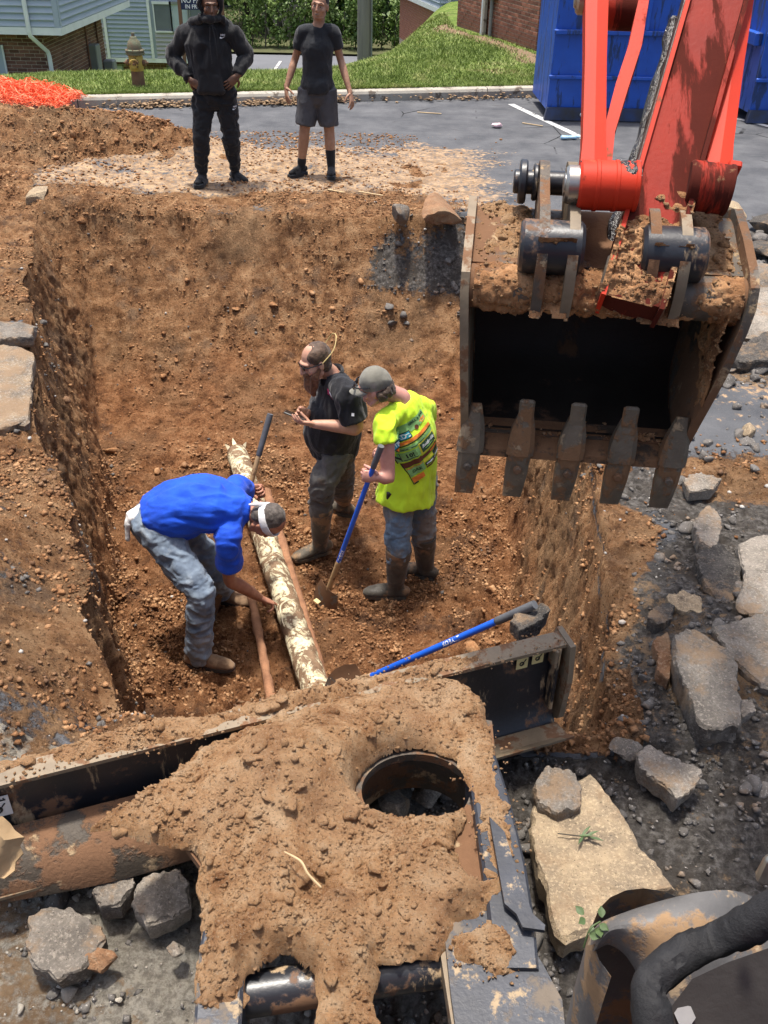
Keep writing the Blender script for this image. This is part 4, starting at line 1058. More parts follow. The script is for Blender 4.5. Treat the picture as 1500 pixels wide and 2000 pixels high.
heap('soil_strip', [D(u, n, 0)[:2] for u, n in ((UL + .05, -0.005), (-0.55, -0.03), (-0.1, -0.03), (0.35, -0.03), (0.92, -0.03), (0.92, 0.030), (0.4, 0.036), (-0.3, 0.055), (-0.6, 0.075), (UL + .1, 0.065))],
     lambda x, y: 0.450 + 0 * x, 0.014, 'strip of red clay along the top edge of the dozer blade', 0.006, 0.05, 4, None, [(D(-.6, .08, 0).x, D(-.6, .08, 0).y, 0.12, 0.03), (D(.1, .08, 0).x, D(.1, .08, 0).y, 0.25, 0.03)], 0.7)
heap('soil_lump', [at(x, y, 0.44)[:2] for x, y in ((880, 1830), (950, 1795), (1010, 1820), (1018, 1860), (990, 1900), (930, 1885), (890, 1870))],
     lambda x, y: 0.432 + 0 * x, 0.03, 'small crumbly patch of pale clay on the black foot plate', 0.005, 0.04, 6, None, (), 1.0)
def bucket_soil(w0, w1, seed, label):
    c = [B(w0, 0.05, 0)[:2], B(w1, 0.05, 0)[:2], B(w1, 0.39, 0)[:2], B(w0, 0.39, 0)[:2]]
    def base(x, y):
        a = (x - T.x) * ba.x + (y - T.y) * ba.y
        return T.z + np.interp(a, [0.03, 0.30, 0.40], [0.056, 0.128, 0.10])
    heap('bucket_soil', c, base, 0.022, label, 0.006, 0.04, seed, None, (), 0.75)
bucket_soil(-0.355, -0.205, 8, 'brown clay caked on the left shoulder of the bucket')
bucket_soil(0.205, 0.355, 9, 'brown clay caked on the right shoulder of the bucket')
# clay stuck to the arm's foot and bucket tube: layers that follow the steel
def caked(name, fn, nu, nv, mask, thick, seed, label, mat=None, cat='soil', grains=True):
    U, Vv = np.meshgrid(np.linspace(0, 1, nu), np.linspace(0, 1, nv)); u, v_ = U.ravel(), Vv.ravel()
    P = np.array([tuple(fn(a, b)[0]) for a, b in zip(u, v_)]); N = np.array([tuple(fn(a, b)[1]) for a, b in zip(u, v_)])
    mk = mask(u, v_) + 0.40 * fbm(P, 9, 3, seed) + 0.25 * fbm(P, 28, 2, seed + 1)
    t = sstep(0.0, 0.35, mk); h_ = thick * t * (0.75 - 0.55 * fbm(P, 22, 2, seed + 2, 0.6, True) - 0.35 * fbm(P, 55, 2, seed + 3, 0.6, True)) - 0.003
    V3 = P + N * h_[:, None]; f = grid_faces(nv, nu); f = f[(mk > 0.0)[f].all(1)]
    used, inv = np.unique(f, return_inverse=True)
    gg = np.random.default_rng(seed); cand = np.nonzero(mk > 0.1)[0]; kk = gg.choice(cand, len(cand) // 9)
    if grains: GRAINS.append((V3[kk], 0.002 + 0.008 * gg.random(len(kk)) ** 2.4))
    tag(put(name, mesh_np(name, V3[used], inv.reshape(-1, 4)), mat or M_DIRT), label, cat, kind='stuff')
def boss_pt(a, b):
    e0_, e1_, lw_, d_, ln_ = BOSS; an__ = R(-50 + 170 * b); nrm = -ln_ * math.cos(an__) + d_ * math.sin(an__)
    return e0_.lerp(e1_, a) + nrm * 0.0645, nrm
caked('grease', boss_pt, 60, 60, lambda u, v: -0.12 + 0.95 * np.exp(-((u - 0.84) / 0.22) ** 2 - ((v - 0.60) / 0.36) ** 2), 0.010, 61, 'black grease squeezed out on the link boss', M_GREASE, 'grease', False)
caked('arm_clay', lambda a, b: (A(-0.01 + 0.34 * b, -0.088 + 0.176 * a, -0.004 if abs(a - 0.5) > 0.4 else 0.008), -an), 60, 110, lambda u, v: 0.62 - 1.15 * np.abs(v - 0.30 - 0.35 * u) - 0.15, 0.022, 31, 'wet clay caked on the foot of the dipper arm')
def tube_pt(a, b, w0, w1, a0, a1):
    an__ = a0 + (a1 - a0) * b; nrm = ba * math.cos(an__) + bz * math.sin(an__)
    return B(w0 + (w1 - w0) * a, 0, 0) + nrm * 0.060, nrm
caked('tube_clay', lambda a, b: tube_pt(a, b, -0.36, 0.36, R(75), R(265)), 150, 40, lambda u, v: 0.15 + 0.35 * np.exp(-((u - 0.08) / 0.10) ** 2) + 0.45 * np.exp(-((u - 0.45) / 0.22) ** 2) + 0.4 * np.exp(-((u - 0.97) / 0.08) ** 2) - 0.35 * np.abs(v - 0.5), 0.016, 33, 'brown clay stuck along the bucket cross tube')
caked('side_clay', lambda a, b: (B(half_w(-0.3) - 0.002, -0.07 + 0.30 * a, -0.42 + 0.42 * b), -bw), 50, 70, lambda u, v: 0.1 + 0.5 * (v - 0.5) - 0.2 * u, 0.02, 35, 'clay clinging to the inner right wall of the bucket')
caked('lip_clay', lambda a, b: (B((a * 2 - 1) * 0.33, -0.01 + 0.10 * b, -0.482 + 0.004 * b), bz), 120, 30, lambda u, v: 0.42 - 0.2 * np.abs(v - 0.4) + 0 * u, 0.030, 37, 'clay left on the cutting lip between the teeth')
for s_, lab in ((-1, 'clay smeared on the left bucket ears'), (1, 'clay smeared on the right bucket ears')):
    caked('ear_clay', lambda a, b: (B(s_ * (0.10 + 0.10 * a), -0.085 + 0.06 * math.sin(b * 3), -0.05 + 0.22 * b), -ba), 30, 50, lambda u, v: 0.05 + 0.4 * np.abs(u - 0.5) + 0 * v, 0.014, 39 + s_, lab)
cp_ = np.concatenate([q[0] for q in CLODS]); cs_ = np.concatenate([q[1] for q in CLODS])
tag(put('heap_clods', lumps_mesh('heap_clods', cp_, cs_, ico2(), 0.8, 0.25, 43, 4), M_HEAP), 'knuckle sized clods of clay on the heap over the blade', 'soil', kind='stuff')
gp_ = np.concatenate([q[0] for q in GRAINS]); gs_ = np.concatenate([q[1] for q in GRAINS])
tag(put('soil_grains', lumps_mesh('soil_grains', gp_, gs_, octa(), seed=41, jag=0.4), M_HEAP, smooth=False), 'loose crumbs and grains of clay on the machine', 'soil', kind='stuff')
# ================================================================== PEOPLE
def skin_mat(name, c, c2):
    n = NT(name); n.coord()
    col = n.ramp(n.noise(18, 4, 0.6), [(0.35, c2), (0.65, c)])
    m_ = n.done(col, 0.52, n.bump(n.noise(220, 3, 0.6), 0.12, 0.002), 0, 0.4)
    n.b.inputs['Subsurface Weight'].default_value = 0.08
    n.b.inputs['Subsurface Radius'].default_value = (0.01, 0.004, 0.002)
    return m_
def cloth_mat(name, c, c2=None, scale=5, fine=320, wear=None, rough=0.9, sheen=0.15):
    n = NT(name); n.coord()
    c2 = c2 or tuple(x * 0.75 for x in c)
    col = n.ramp(n.noise(scale, 5, 0.6), [(0.34, c2), (0.66, c)])
    if wear: col = n.mix(n.math('MULTIPLY', n.val(n.noise(wear[1], 6, 0.7), wear[2] - 0.05, wear[2] + 0.06), wear[3]), col, wear[0])
    h = n.math('ADD', n.noise(fine, 2, 0.5), n.math('MULTIPLY', n.noise(26, 4, 0.6), 1.6))
    return n.done(col, rough, n.bump(h, 0.35, 0.006), 0, 0.25, sheen)

def fold(v, nn, amp, seed, sc=(1, 1, 1), base=11):
    base = base * 1.45 if base < 13 else base
    p = v * np.array(sc)
    w = p + 0.05 * np.stack([fbm(p, 6, 2, seed + 1), fbm(p, 6, 2, seed + 2), fbm(p, 6, 2, seed + 3)], 1)
    d = 0.55 * fbm(w, base, 2, seed) + 0.9 * (1 - 2.2 * np.abs(vnoise(w * base * 0.75, seed + 9))) * (0.5 + 0.5 * vnoise(p * 4, seed + 4)) + 0.22 * fbm(w, base * 2.4, 2, seed + 5)
    return v + nn * (1.7 * amp * d)[:, None]
def cloth(mb, name, mat, parent, voxel=0.009, amp=0.007, seed=1, iters=5, sc=(1, 1, 1), base=11):
    v, f, nn = remesh(mb, voxel, iters)
    if amp: v = fold(v, nn, amp, seed, sc, base)
    return put(name, mesh_np(name, v, f), mat, parent)

def frame(U, F):
    U = V(U).normalized(); F = V(F); F = (F - U * F.dot(U)).normalized(); Rr = F.cross(U).normalized()
    return Rr, F, U
def head(mb, c, U, F, s=1.0, jaw=1.0):
    X, Fv, Uv = frame(U, F)
    def q(r, f, u): return V(c) + (X * r + Fv * f + Uv * u) * s
    ax = (X, Fv, Uv)
    mb.ell(q(0, -0.012, 0.030), (0.077 * s, 0.097 * s, 0.093 * s), ax, 20, 14)
    mb.ell(q(0, 0.022, -0.030), (0.064 * s * jaw, 0.072 * s, 0.085 * s), ax, 18, 12)
    mb.ell(q(0, 0.056, -0.098), (0.030 * s * jaw, 0.028 * s, 0.022 * s), ax, 12, 8)
    mb.tube([q(-0.05 * jaw, 0.0, -0.065), q(-0.03 * jaw, 0.045, -0.098), q(0.03 * jaw, 0.045, -0.098), q(0.05 * jaw, 0.0, -0.065)], 0.018 * s, 10, 3)
    mb.tube([q(0, 0.094, 0.020), q(0, 0.106, -0.008), q(0, 0.113, -0.034)], [0.009 * s, 0.011 * s, 0.014 * s], 10, 3)
    mb.ell(q(0, 0.099, -0.040), (0.020 * s, 0.014 * s, 0.010 * s), ax, 10, 7)
    mb.tube([q(-0.05, 0.070, 0.022), q(-0.022, 0.090, 0.027), q(0.022, 0.090, 0.027), q(0.05, 0.070, 0.022)], 0.011 * s, 10, 3)
    for u, r in ((-0.064, 0.008), (-0.077, 0.0095)):
        mb.tube([q(-0.024, 0.080, u), q(0, 0.096, u), q(0.024, 0.080, u)], [0.005 * s, r * s, 0.005 * s], 8, 3)
    for sg in (-1, 1):
        mb.ell(q(0.046 * sg, 0.058, -0.030), (0.022 * s, 0.025 * s, 0.024 * s), ax, 10, 7)
        mb.ell(q(0.079 * sg, -0.008, -0.010), (0.010 * s, 0.019 * s, 0.031 * s), ax, 10, 8)
    return q
def face_bits(parent, q, s, iris, brow_mat, eye_mat, lid=0.6):
    X = (q(1, 0, 0) - q(0, 0, 0)).normalized(); Fv = (q(0, 1, 0) - q(0, 0, 0)).normalized(); Uv = (q(0, 0, 1) - q(0, 0, 0)).normalized()
    for sg in (-1, 1):
        m = MB(); m.ell(q(0.031 * sg, 0.0805, 0.000), (0.0125 * s, 0.007 * s, 0.0042 * s), (X, Fv, Uv), 10, 8)
        e_ = m.build('eye', eye_mat, parent)
        m = MB(); m.ell(q(0.031 * sg, 0.0865, 0.000), (0.0058 * s, 0.003 * s, 0.0044 * s), (X, Fv, Uv), 10, 6); m.build('iris', iris, e_)
        m = MB(); m.tube([q(0.014 * sg, 0.0975, 0.029), q(0.032 * sg, 0.0935, 0.034), q(0.05 * sg, 0.078, 0.028)], [0.003 * s, 0.004 * s, 0.002 * s], 6, 3); m.build('eyebrow', brow_mat, parent)
    m = MB(); m.tube([q(-0.022, 0.087, -0.0705), q(0, 0.1035, -0.0705), q(0.022, 0.087, -0.0705)], [0.0015, 0.0028, 0.0015], 6, 3); m.build('mouth_line', iris, parent)

def hand(mb, wr, d, n, side, curl=(22, 32, 22), sc=1.0, thumb=(0.55, 0.75, 0.35), spread=5, index=None):
    wr, d, n = V(wr), V(d).normalized(), V(n)
    n = (n - d * n.dot(d)).normalized(); l = d.cross(n) * side
    mb.tube([wr - d * 0.03 * sc, wr + d * 0.012 * sc, wr + d * 0.05 * sc, wr + d * 0.088 * sc], [(0.027 * sc, 0.021 * sc), (0.032 * sc, 0.019 * sc), (0.041 * sc, 0.016 * sc), (0.040 * sc, 0.012 * sc)], 14, 4, hint=n)
    for k, (off, ln_, r) in enumerate(((0.030, 0.073, 0.0092), (0.010, 0.083, 0.0096), (-0.010, 0.077, 0.0092), (-0.029, 0.060, 0.0082))):
        p = wr + d * (0.084 - 0.004 * abs(k - 1)) * sc + l * off * sc
        dl = (d + l * math.tan(R(spread * (1.2 - k))) * 1.0).normalized()
        cu = curl if not (index is not None and k == 0) else index
        pts, th = [p - dl * 0.012 * sc], 0.0
        pts.append(p)
        for seg, c_ in zip((0.46, 0.30, 0.24), cu):
            th += R(c_); p = p + (dl * math.cos(th) + n * math.sin(th)) * (ln_ * seg * sc); pts.append(p)
        mb.tube(pts, [r * sc, r * sc, r * 0.95 * sc, r * 0.86 * sc, r * 0.68 * sc], 10, 2, hint=l)
    t0 = wr + d * 0.018 * sc + l * 0.030 * sc
    td = (d * thumb[0] + l * thumb[1] + n * thumb[2]).normalized()
    t1 = t0 + td * 0.040 * sc; td2 = (td * 0.6 + d * 0.5 + n * 0.25).normalized(); t2 = t1 + td2 * 0.032 * sc; t3 = t2 + (td2 + n * 0.2).normalized() * 0.024 * sc
    mb.tube([t0 - td * 0.012 * sc, t0, t1, t2, t3], [0.014 * sc, 0.0145 * sc, 0.0115 * sc, 0.0105 * sc, 0.0075 * sc], 10, 3)

def figure(J, g=1.0, arm=1.0, leg=1.0, waist=None):
    """the body under the clothes: trunk, neck, arms and legs as one skin"""
    m = MB(); f = J['fwd']
    pel, ch, nk = V(J['pelvis']), V(J['chest']), V(J['neck'])
    m.tube([pel - (ch - pel).normalized() * 0.06, pel, pel.lerp(ch, 0.5) + V(J.get('bow', (0, 0, 0))), ch, ch.lerp(nk, 0.6), nk], [(0.13 * g, 0.10 * g), (0.15 * g, 0.11 * g), (0.135 * g, 0.105 * g), (0.155 * g, 0.115 * g), (0.10 * g, 0.08 * g), (0.062, 0.062)], 20, 4, hint=f)
    m.tube([ch.lerp(nk, 0.75), nk, V(J['head'])], [0.062, 0.058, 0.056], 14, 3)
    for k in 'ab':
        sh, el, wr = V(J['sh' + k]), V(J['el' + k]), V(J['wr' + k])
        m.tube([ch.lerp(nk, 0.65).lerp(sh, 0.25), ch.lerp(nk, 0.5).lerp(sh, 0.6), sh.lerp(el, 0.12), sh.lerp(el, 0.4), el, el.lerp(wr, 0.3), wr], [0.044, 0.044, 0.046 * arm, 0.048 * arm, 0.041 * arm, 0.043 * arm, 0.028 * arm], 14, 4)
        hp_, kn, an_ = V(J['hip' + k]), V(J['kn' + k]), V(J['an' + k])
        m.tube([pel.lerp(hp_, 0.6), hp_, hp_.lerp(kn, 0.5), kn, kn.lerp(an_, 0.35), an_, an_ - V(0, 0, 0.03)], [0.09, 0.088 * leg, 0.076 * leg, 0.057 * leg, 0.058 * leg, 0.037 * leg, 0.037 * leg], 16, 4)
    return m
def person(label, J, skin, base, hands, s=1.0, jaw=1.0, g=1.0, arm=1.0, leg=1.0, group=None):
    body = figure(J, g, arm, leg)
    v, f, nn = remesh(body, 0.014, 4)
    hm = MB(); q = head(hm, J['head'], J['U'], J['F'], s, jaw)
    hv, hf, hn = remesh(hm, 0.005, 4)
    km = MB()
    for h_ in hands: hand(km, **h_)
    kf = [fc if len(fc) == 4 else None for fc in km.f]
    me = bpy.data.meshes.new('person')
    allv = [tuple(p) for p in v] + [tuple(p) for p in hv] + km.v
    o1, o2 = len(v), len(v) + len(hv)
    allf = [tuple(x) for x in f] + [tuple(int(i) + o1 for i in x) for x in hf] + [tuple(i + o2 for i in x) for x in km.f]
    me.from_pydata(allv, [], allf); me.update()
    o = put('person', me, skin, None, base)
    tag(o, label, 'person', group)
    return o, q
def leg_tubes(m, J, r, f, low=1.0, ends=('a', 'b')):
    """trousers: r = (hip, thigh, knee, calf, cuff)"""
    for k in ends:
        hp_, kn, an_ = V(J['hip' + k]), V(J['kn' + k]), V(J['an' + k])
        e_ = kn.lerp(an_, low)
        m.tube([hp_ + V(0, 0, 0.03), hp_.lerp(kn, 0.25), hp_.lerp(kn, 0.6), kn, kn.lerp(e_, 0.45), e_], [r[0], r[1], (r[1] + r[2]) / 2, r[2], r[3], r[4]], 18, 4)
def sleeve(m, J, k, r, upto, fore=0.0):
    sh, el, wr = V(J['sh' + k]), V(J['el' + k]), V(J['wr' + k]); ch, nk = V(J['chest']), V(J['neck'])
    if fore == 0: m.tube([ch.lerp(nk, 0.72).lerp(sh, 0.25), ch.lerp(nk, 0.6).lerp(sh, 0.6), sh.lerp(el, 0.10), sh.lerp(el, upto * 0.55), sh.lerp(el, upto)], [r[0] * 0.82, r[0] * 0.85, r[0] * 0.92, r[1], r[2]], 18, 4, round_cap=False)
    else: m.tube([ch.lerp(nk, 0.74).lerp(sh, 0.25), ch.lerp(nk, 0.6).lerp(sh, 0.62), sh.lerp(el, 0.12), sh.lerp(el, 0.5), el, el.lerp(wr, 0.5 * fore), el.lerp(wr, fore)], [r[0] * 0.85, r[0] * 0.88, r[0] * 0.95, r[1], r[1] * 0.95, r[1] * 0.8, r[2]], 18, 4, round_cap=False)
def shoe(parent, an_, d, L, w, h, mat_up, mat_sole, name='shoe', shaft=None, zsole=None):
    """foot wear: d points at the toe, the ankle stands over the heel third"""
    an_ = V(an_); d = V(d); d.z = 0; d.normalize(); x = V(d.y, -d.x, 0)
    z0 = zsole if zsole is not None else an_.z - h
    heel = V(an_.x, an_.y, z0) - d * L * 0.27
    m = MB()
    up = [heel + d * (L * t) + V(0, 0, zz) for t, zz in ((0.05, 0.055), (0.18, 0.065), (0.36, 0.062), (0.62, 0.045), (0.84, 0.034), (0.95, 0.028))]
    m.tube(up, [(w * 0.72, 0.045), (w * 0.78, 0.055), (w * 0.78, 0.055), (w, 0.042), (w * 0.92, 0.032), (w * 0.6, 0.022)], 16, 4, hint=(0, 0, 1))
    if shaft:
        top, rt, rb = shaft
        m.tube([V(top), V(top).lerp(an_, 0.5), an_, V(an_.x, an_.y, z0 + 0.05) + d * 0.01], [rt, (rt + rb) / 2, rb, rb * 1.02], 20, 4, round_cap=False)
    else:
        m.tube([an_ + V(0, 0, 0.01), V(an_.x, an_.y, z0 + 0.055)], [0.045, 0.05], 14, 3)
    v, f, nn = remesh(m, 0.008, 3)
    v = fold(v, nn, 0.004 if shaft else 0.002, 77, base=14)
    so = put(name, mesh_np(name, v, f), mat_up, parent)
    out = []
    for t, ww in ((0.0, 0.45), (0.04, 0.72), (0.2, 0.82), (0.4, 0.80), (0.65, 1.05), (0.85, 0.95), (0.96, 0.6), (1.0, 0.25)): out.append((t, ww))
    pl = [heel + d * (L * t) + x * (w * ww) for t, ww in out] + [heel + d * (L * t) - x * (w * ww) for t, ww in reversed(out)]
    m = MB(); m.prism([p + V(0, 0, 0.002) for p in pl], (0, 0, 0.024)); m.build('sole', mat_sole, so, angle=0.6)
    return so
def slide_sandal(parent, an_, d, L, w, matf, matsock):
    an_ = V(an_); d = V(d); d.z = 0; d.normalize(); x = V(d.y, -d.x, 0); z0 = 0.004 + gz(an_.x, an_.y)
    heel = V(an_.x, an_.y, z0) - d * L * 0.27
    m = MB()
    pl = [(0.0, 0.5), (0.06, 0.8), (0.3, 0.84), (0.65, 1.08), (0.88, 0.98), (0.98, 0.6)]
    m.prism([heel + d * (L * t) + x * (w * q_) for t, q_ in pl] + [heel + d * (L * t) - x * (w * q_) for t, q_ in reversed(pl)], (0, 0, 0.032))
    so = m.build('slide_sandal', matf, parent, angle=0.6)
    m = MB()
    m.sheet([[heel + d * (L * t) + x * (w * 1.1 * math.cos(a)) + V(0, 0, 0.022 + (0.075 - 0.03 * (t - 0.45) / 0.3) * math.sin(a)) for a in np.linspace(0, math.pi, 13)] for t in (0.45, 0.55, 0.65, 0.75)], 0.006, (0, 0, 1))
    m.build('strap', matf, so)
    m = MB()
    m.tube([heel + d * (L * t) + V(0, 0, z) for t, z in ((0.08, 0.065), (0.3, 0.075), (0.6, 0.065), (0.9, 0.05))], [(w * 0.66, 0.035), (w * 0.72, 0.042), (w * 0.85, 0.032), (w * 0.55, 0.02)], 14, 4, hint=(0, 0, 1))
    return m

M_EYE = pmat('eye_white', (0.40, 0.36, 0.33), (0.34, 0.30, 0.27), 30, 0.3)
M_DARK = pmat('dark_brown_eye', (0.016, 0.010, 0.008), (0.01, 0.007, 0.006), 30, 0.3)
M_WHITELOGO = pmat('white_print', (0.75, 0.75, 0.75), (0.7, 0.7, 0.7), 9, 0.7)
def project_on(objs, P0, Xv, Yv, Nv, dist=0.4):
    """a function that lays flat u, v coordinates on to the surface of obj, seen along -Nv"""
    trees = []
    for ob in objs:
        vs = [ob.matrix_world @ v.co for v in ob.data.vertices] if ob.parent is None else [root_of(ob).location + v.co for v in ob.data.vertices]
        trees.append(BVHTree.FromPolygons(vs, [tuple(p.vertices) for p in ob.data.polygons]))
    P0, Xv, Yv, Nv = V(P0), V(Xv).normalized(), V(Yv).normalized(), V(Nv).normalized()
    def f(u, v, lift=0.003):
        o_ = P0 + Xv * u + Yv * v + Nv * dist
        best = None
        for t_ in trees:
            h = t_.ray_cast(o_, -Nv, dist * 2)
            if h[0] is not None and (best is None or h[3] < best[1]): best = (h[0], h[3])
        return (best[0] if best else P0 + Xv * u + Yv * v) + Nv * lift
    return f
def decal(name, fn, poly, mat, parent, lift=0.003, div=0.012):
    """a flat printed shape (outline in u, v) draped on the cloth; fan of small triangles"""
    P = [V(p[0], p[1], 0) for p in poly]; out = []
    n = len(P); c = sum(P, V(0, 0, 0)) / n
    ringn = max(1, int(max((p - c).length for p in P) / div))
    pts = []
    dense = []
    for i in range(n):
        a, b = P[i], P[(i + 1) % n]; k = max(1, int((b - a).length / div))
        dense += [a.lerp(b, t / k) for t in range(k)]
    m = MB(); N = len(dense)
    vs = [fn(c.x, c.y, lift)]
    for r_ in range(1, ringn + 1):
        vs += [fn(*(c.lerp(p, r_ / ringn)[:2]), lift) for p in dense]
    fs = [(0, 1 + i, 1 + (i + 1) % N) for i in range(N)]
    for r_ in range(ringn - 1):
        for i in range(N):
            a, b = 1 + r_ * N + i, 1 + r_ * N + (i + 1) % N; fs.append((a, a + N, b + N, b))
    m.add(vs, fs)
    return m.build(name, mat, parent, smooth=False)
def text_decal(name, fn, txt, u, v, size, mat, parent, ang=0.0, lift=0.005, bold=0.0, shear=0.0):
    cu = bpy.data.curves.new('t', 'FONT'); cu.body = txt; cu.size = size; cu.offset = bold; cu.shear = shear; cu.align_x = 'CENTER'; cu.align_y = 'CENTER'; cu.resolution_u = 2
    ob = bpy.data.objects.new('t', cu); COL.objects.link(ob)
    me = bpy.data.meshes.new_from_object(ob.evaluated_get(bpy.context.evaluated_depsgraph_get()))
    bpy.data.objects.remove(ob)
    ca, sa = math.cos(ang), math.sin(ang)
    m = MB(); m.add([fn(u + p.co.x * ca - p.co.y * sa, v + p.co.x * sa + p.co.y * ca, lift) for p in me.vertices], [tuple(p.vertices) for p in me.polygons])
    return m.build(name, mat, parent, smooth=False)
SWOOSH = [(-1.0, -0.05), (-0.8, -0.28), (-0.45, -0.30), (0.1, -0.12), (1.0, 0.38), (0.2, 0.02), (-0.3, -0.10), (-0.58, -0.10), (-0.72, 0.04), (-0.62, 0.30), (-0.85, 0.10)]

# ------------------------------------------------------------------ A: standing, black hooded sweatshirt
Y0 = 10.15
JA = dict(pelvis=W(419, 178, Y0), chest=W(406, 88, Y0), neck=W(408, 44, Y0), head=W(410, 10, Y0 - 0.08), U=(0.05, -0.10, 1), F=(0.28, -0.85, -0.42), fwd=(0, -1, 0),
          sha=W(364, 62, Y0 + .02), shb=W(451, 62, Y0), ela=W(337, 110, Y0 + .06), elb=W(481, 108, Y0 + .06), wra=W(372, 157, Y0 - .12), wrb=W(463, 149, Y0 - .12),
          hipa=W(399, 188, Y0), hipb=W(441, 188, Y0), kna=W(393, 268, Y0 - .10), knb=W(451, 268, Y0), ana=W(395, 340, Y0 - .03), anb=W(459, 333, Y0 + .10))
MA_SK = skin_mat('skin_deep_brown', (0.150, 0.075, 0.045), (0.105, 0.050, 0.030))
ha, hb = JA['wra'], JA['wrb']
man, qa = person('man in black hooded sweatshirt and joggers standing at the pit edge with hands on hips', JA, MA_SK, (JA['pelvis'].x, JA['pelvis'].y, 0.0),
    [dict(wr=ha, d=W(394, 172, Y0 - .16) - ha, n=(0.25, 1, 0.1), side=-1, curl=(14, 14, 10), thumb=(0.2, 0.9, 0.6), sc=1.05),
     dict(wr=hb, d=W(442, 170, Y0 - .16) - hb, n=(-0.25, 1, 0.1), side=1, curl=(14, 14, 10), thumb=(0.2, 0.9, 0.6), sc=1.05)], 1.04, 1.0, 1.02)
MA_H = cloth_mat('black_fleece', (0.016, 0.016, 0.018), (0.010, 0.010, 0.011))
m = MB(); fw = (0, -1, 0)
P, Cc, Nk = JA['pelvis'], JA['chest'], JA['neck']
m.tube([P + V(0, 0, 0.03), P.lerp(Cc, 0.28), P.lerp(Cc, 0.62), Cc, Cc.lerp(Nk, 0.65), Nk + V(0, 0, -.01)], [(0.185, 0.150), (0.215, 0.175), (0.215, 0.165), (0.225, 0.150), (0.175, 0.115), (0.085, 0.085)], 24, 4, hint=fw, round_cap=False)
for k in 'ab': sleeve(m, JA, k, (0.096, 0.083, 0.050), 1, 0.93)
m.box(P.lerp(Cc, 0.30) + V(0, -0.150, -0.035), (0.30, 0.065, 0.20), (V(1, 0, 0), V(0, 1, 0), V(0, 0, 1)), 0.03, 0.72)
m.tube([W(372, 46, Y0 + .02), W(390, 36, Y0 - .10), W(412, 36, Y0 - .15), W(432, 38, Y0 - .08), W(446, 48, Y0 + .04), W(420, 34, Y0 + .12), W(395, 34, Y0 + .12)], 0.036, 12, 4)
Xh, Fh, Uh = frame(JA['U'], JA['F'])
m.ell(qa(0, -0.048, 0.022), (0.104, 0.098, 0.128), (Xh, Fh, Uh), 20, 14)
rim = [qa(0.098 * math.cos(a), 0.034 - 0.012 * math.sin(a), 0.012 + 0.128 * math.sin(a)) for a in np.linspace(R(-62), R(242), 19)]
m.tube(rim, [0.021] * 19, 10, 2)
hood = cloth(m, 'hooded_sweatshirt', MA_H, man, 0.010, 0.013, 11, 3, (1.3, 1.3, 0.55), 8)
m = MB(); p0 = W(411, 47, Y0 - .17)
for dx, ln_ in ((-0.012, 0.34), (0.045, 0.30)):
    m.tube([p0 + V(dx * .3, 0, 0), p0 + V(dx, -0.035, -ln_ * 0.5), p0 + V(dx + .006, -0.04, -ln_)], 0.0042, 6, 4)
m.build('drawstring', MA_H, hood)
m = MB()
m.tube([P + V(0, 0, 0.10), P, P - V(0, 0, 0.07)], [(0.165, 0.125), (0.19, 0.14), (0.175, 0.13)], 22, 3, hint=fw)
leg_tubes(m, JA, (0.115, 0.112, 0.088, 0.080, 0.055), fw, 0.93)
trou = cloth(m, 'jogging_trousers', MA_H, man, 0.009, 0.013, 12, 3, (1, 1, 1.6), 10)
M_SLIDE = cloth_mat('black_foam_slide', (0.022, 0.022, 0.023), None, 9, 200)
for k, d in (('a', (-0.12, -1, 0)), ('b', (0.75, -0.75, 0))):
    m = slide_sandal(man, JA['an' + k], d, 0.30, 0.052, M_SLIDE, MA_H)
    m.tube([V(JA['kn' + k]).lerp(V(JA['an' + k]), 0.9), V(JA['an' + k]), V(JA['an' + k]) - V(0, 0, .05)], [0.052, 0.046, 0.047], 14, 3)
    cloth(m, 'sock', MA_H, man, 0.007, 0.002, 13, 3)
face_bits(man, qa, 1.04, M_DARK, M_DARK, M_EYE)
fb = project_on([hood], W(437, 70, Y0), (1, 0, 0), (0, 0, 1), (0, -1, 0.05))
decal('chest_emblem', fb, [(x * 0.028, y * 0.028 - 0.01) for x, y in SWOOSH], M_WHITELOGO, hood, 0.004)
text_decal('chest_emblem', fb, 'NIKE', 0.004, 0.012, 0.022, M_WHITELOGO, hood, 0.0, 0.004, 0.0006, 0.2)
fb = project_on([trou], W(457, 209, Y0), (1, 0, 0), (0, 0, 1), (0.25, -1, 0.05))
decal('thigh_emblem', fb, [(x * 0.026, y * 0.026 - 0.01) for x, y in SWOOSH], M_WHITELOGO, trou, 0.004)
text_decal('thigh_emblem', fb, 'NIKE', 0.004, 0.012, 0.02, M_WHITELOGO, trou, 0.0, 0.004, 0.0006, 0.2)

# ------------------------------------------------------------------ B: standing, black T-shirt and shorts
Y0 = 10.62
JB = dict(pelvis=W(620, 172, Y0), chest=W(620, 92, Y0), neck=W(623, 45, Y0), head=W(625, 11, Y0 - 0.04), U=(0.14, -0.02, 1), F=(-0.22, -0.92, -0.25), fwd=(0, -1, 0),
          sha=W(594, 58, Y0), shb=W(650, 58, Y0), ela=W(576, 116, Y0 + .06), elb=W(665, 116, Y0 + .06), wra=W(559, 172, Y0 - .06), wrb=W(684, 182, Y0 - .10),
          hipa=W(604, 182, Y0), hipb=W(637, 182, Y0), kna=W(595, 254, Y0 - .04), knb=W(643, 255, Y0), ana=W(589, 322, Y0 - .02), anb=W(647, 325, Y0 - .02))
MB_SK = skin_mat('skin_light_brown', (0.36, 0.195, 0.120), (0.28, 0.145, 0.088))
ha, hb = JB['wra'], JB['wrb']
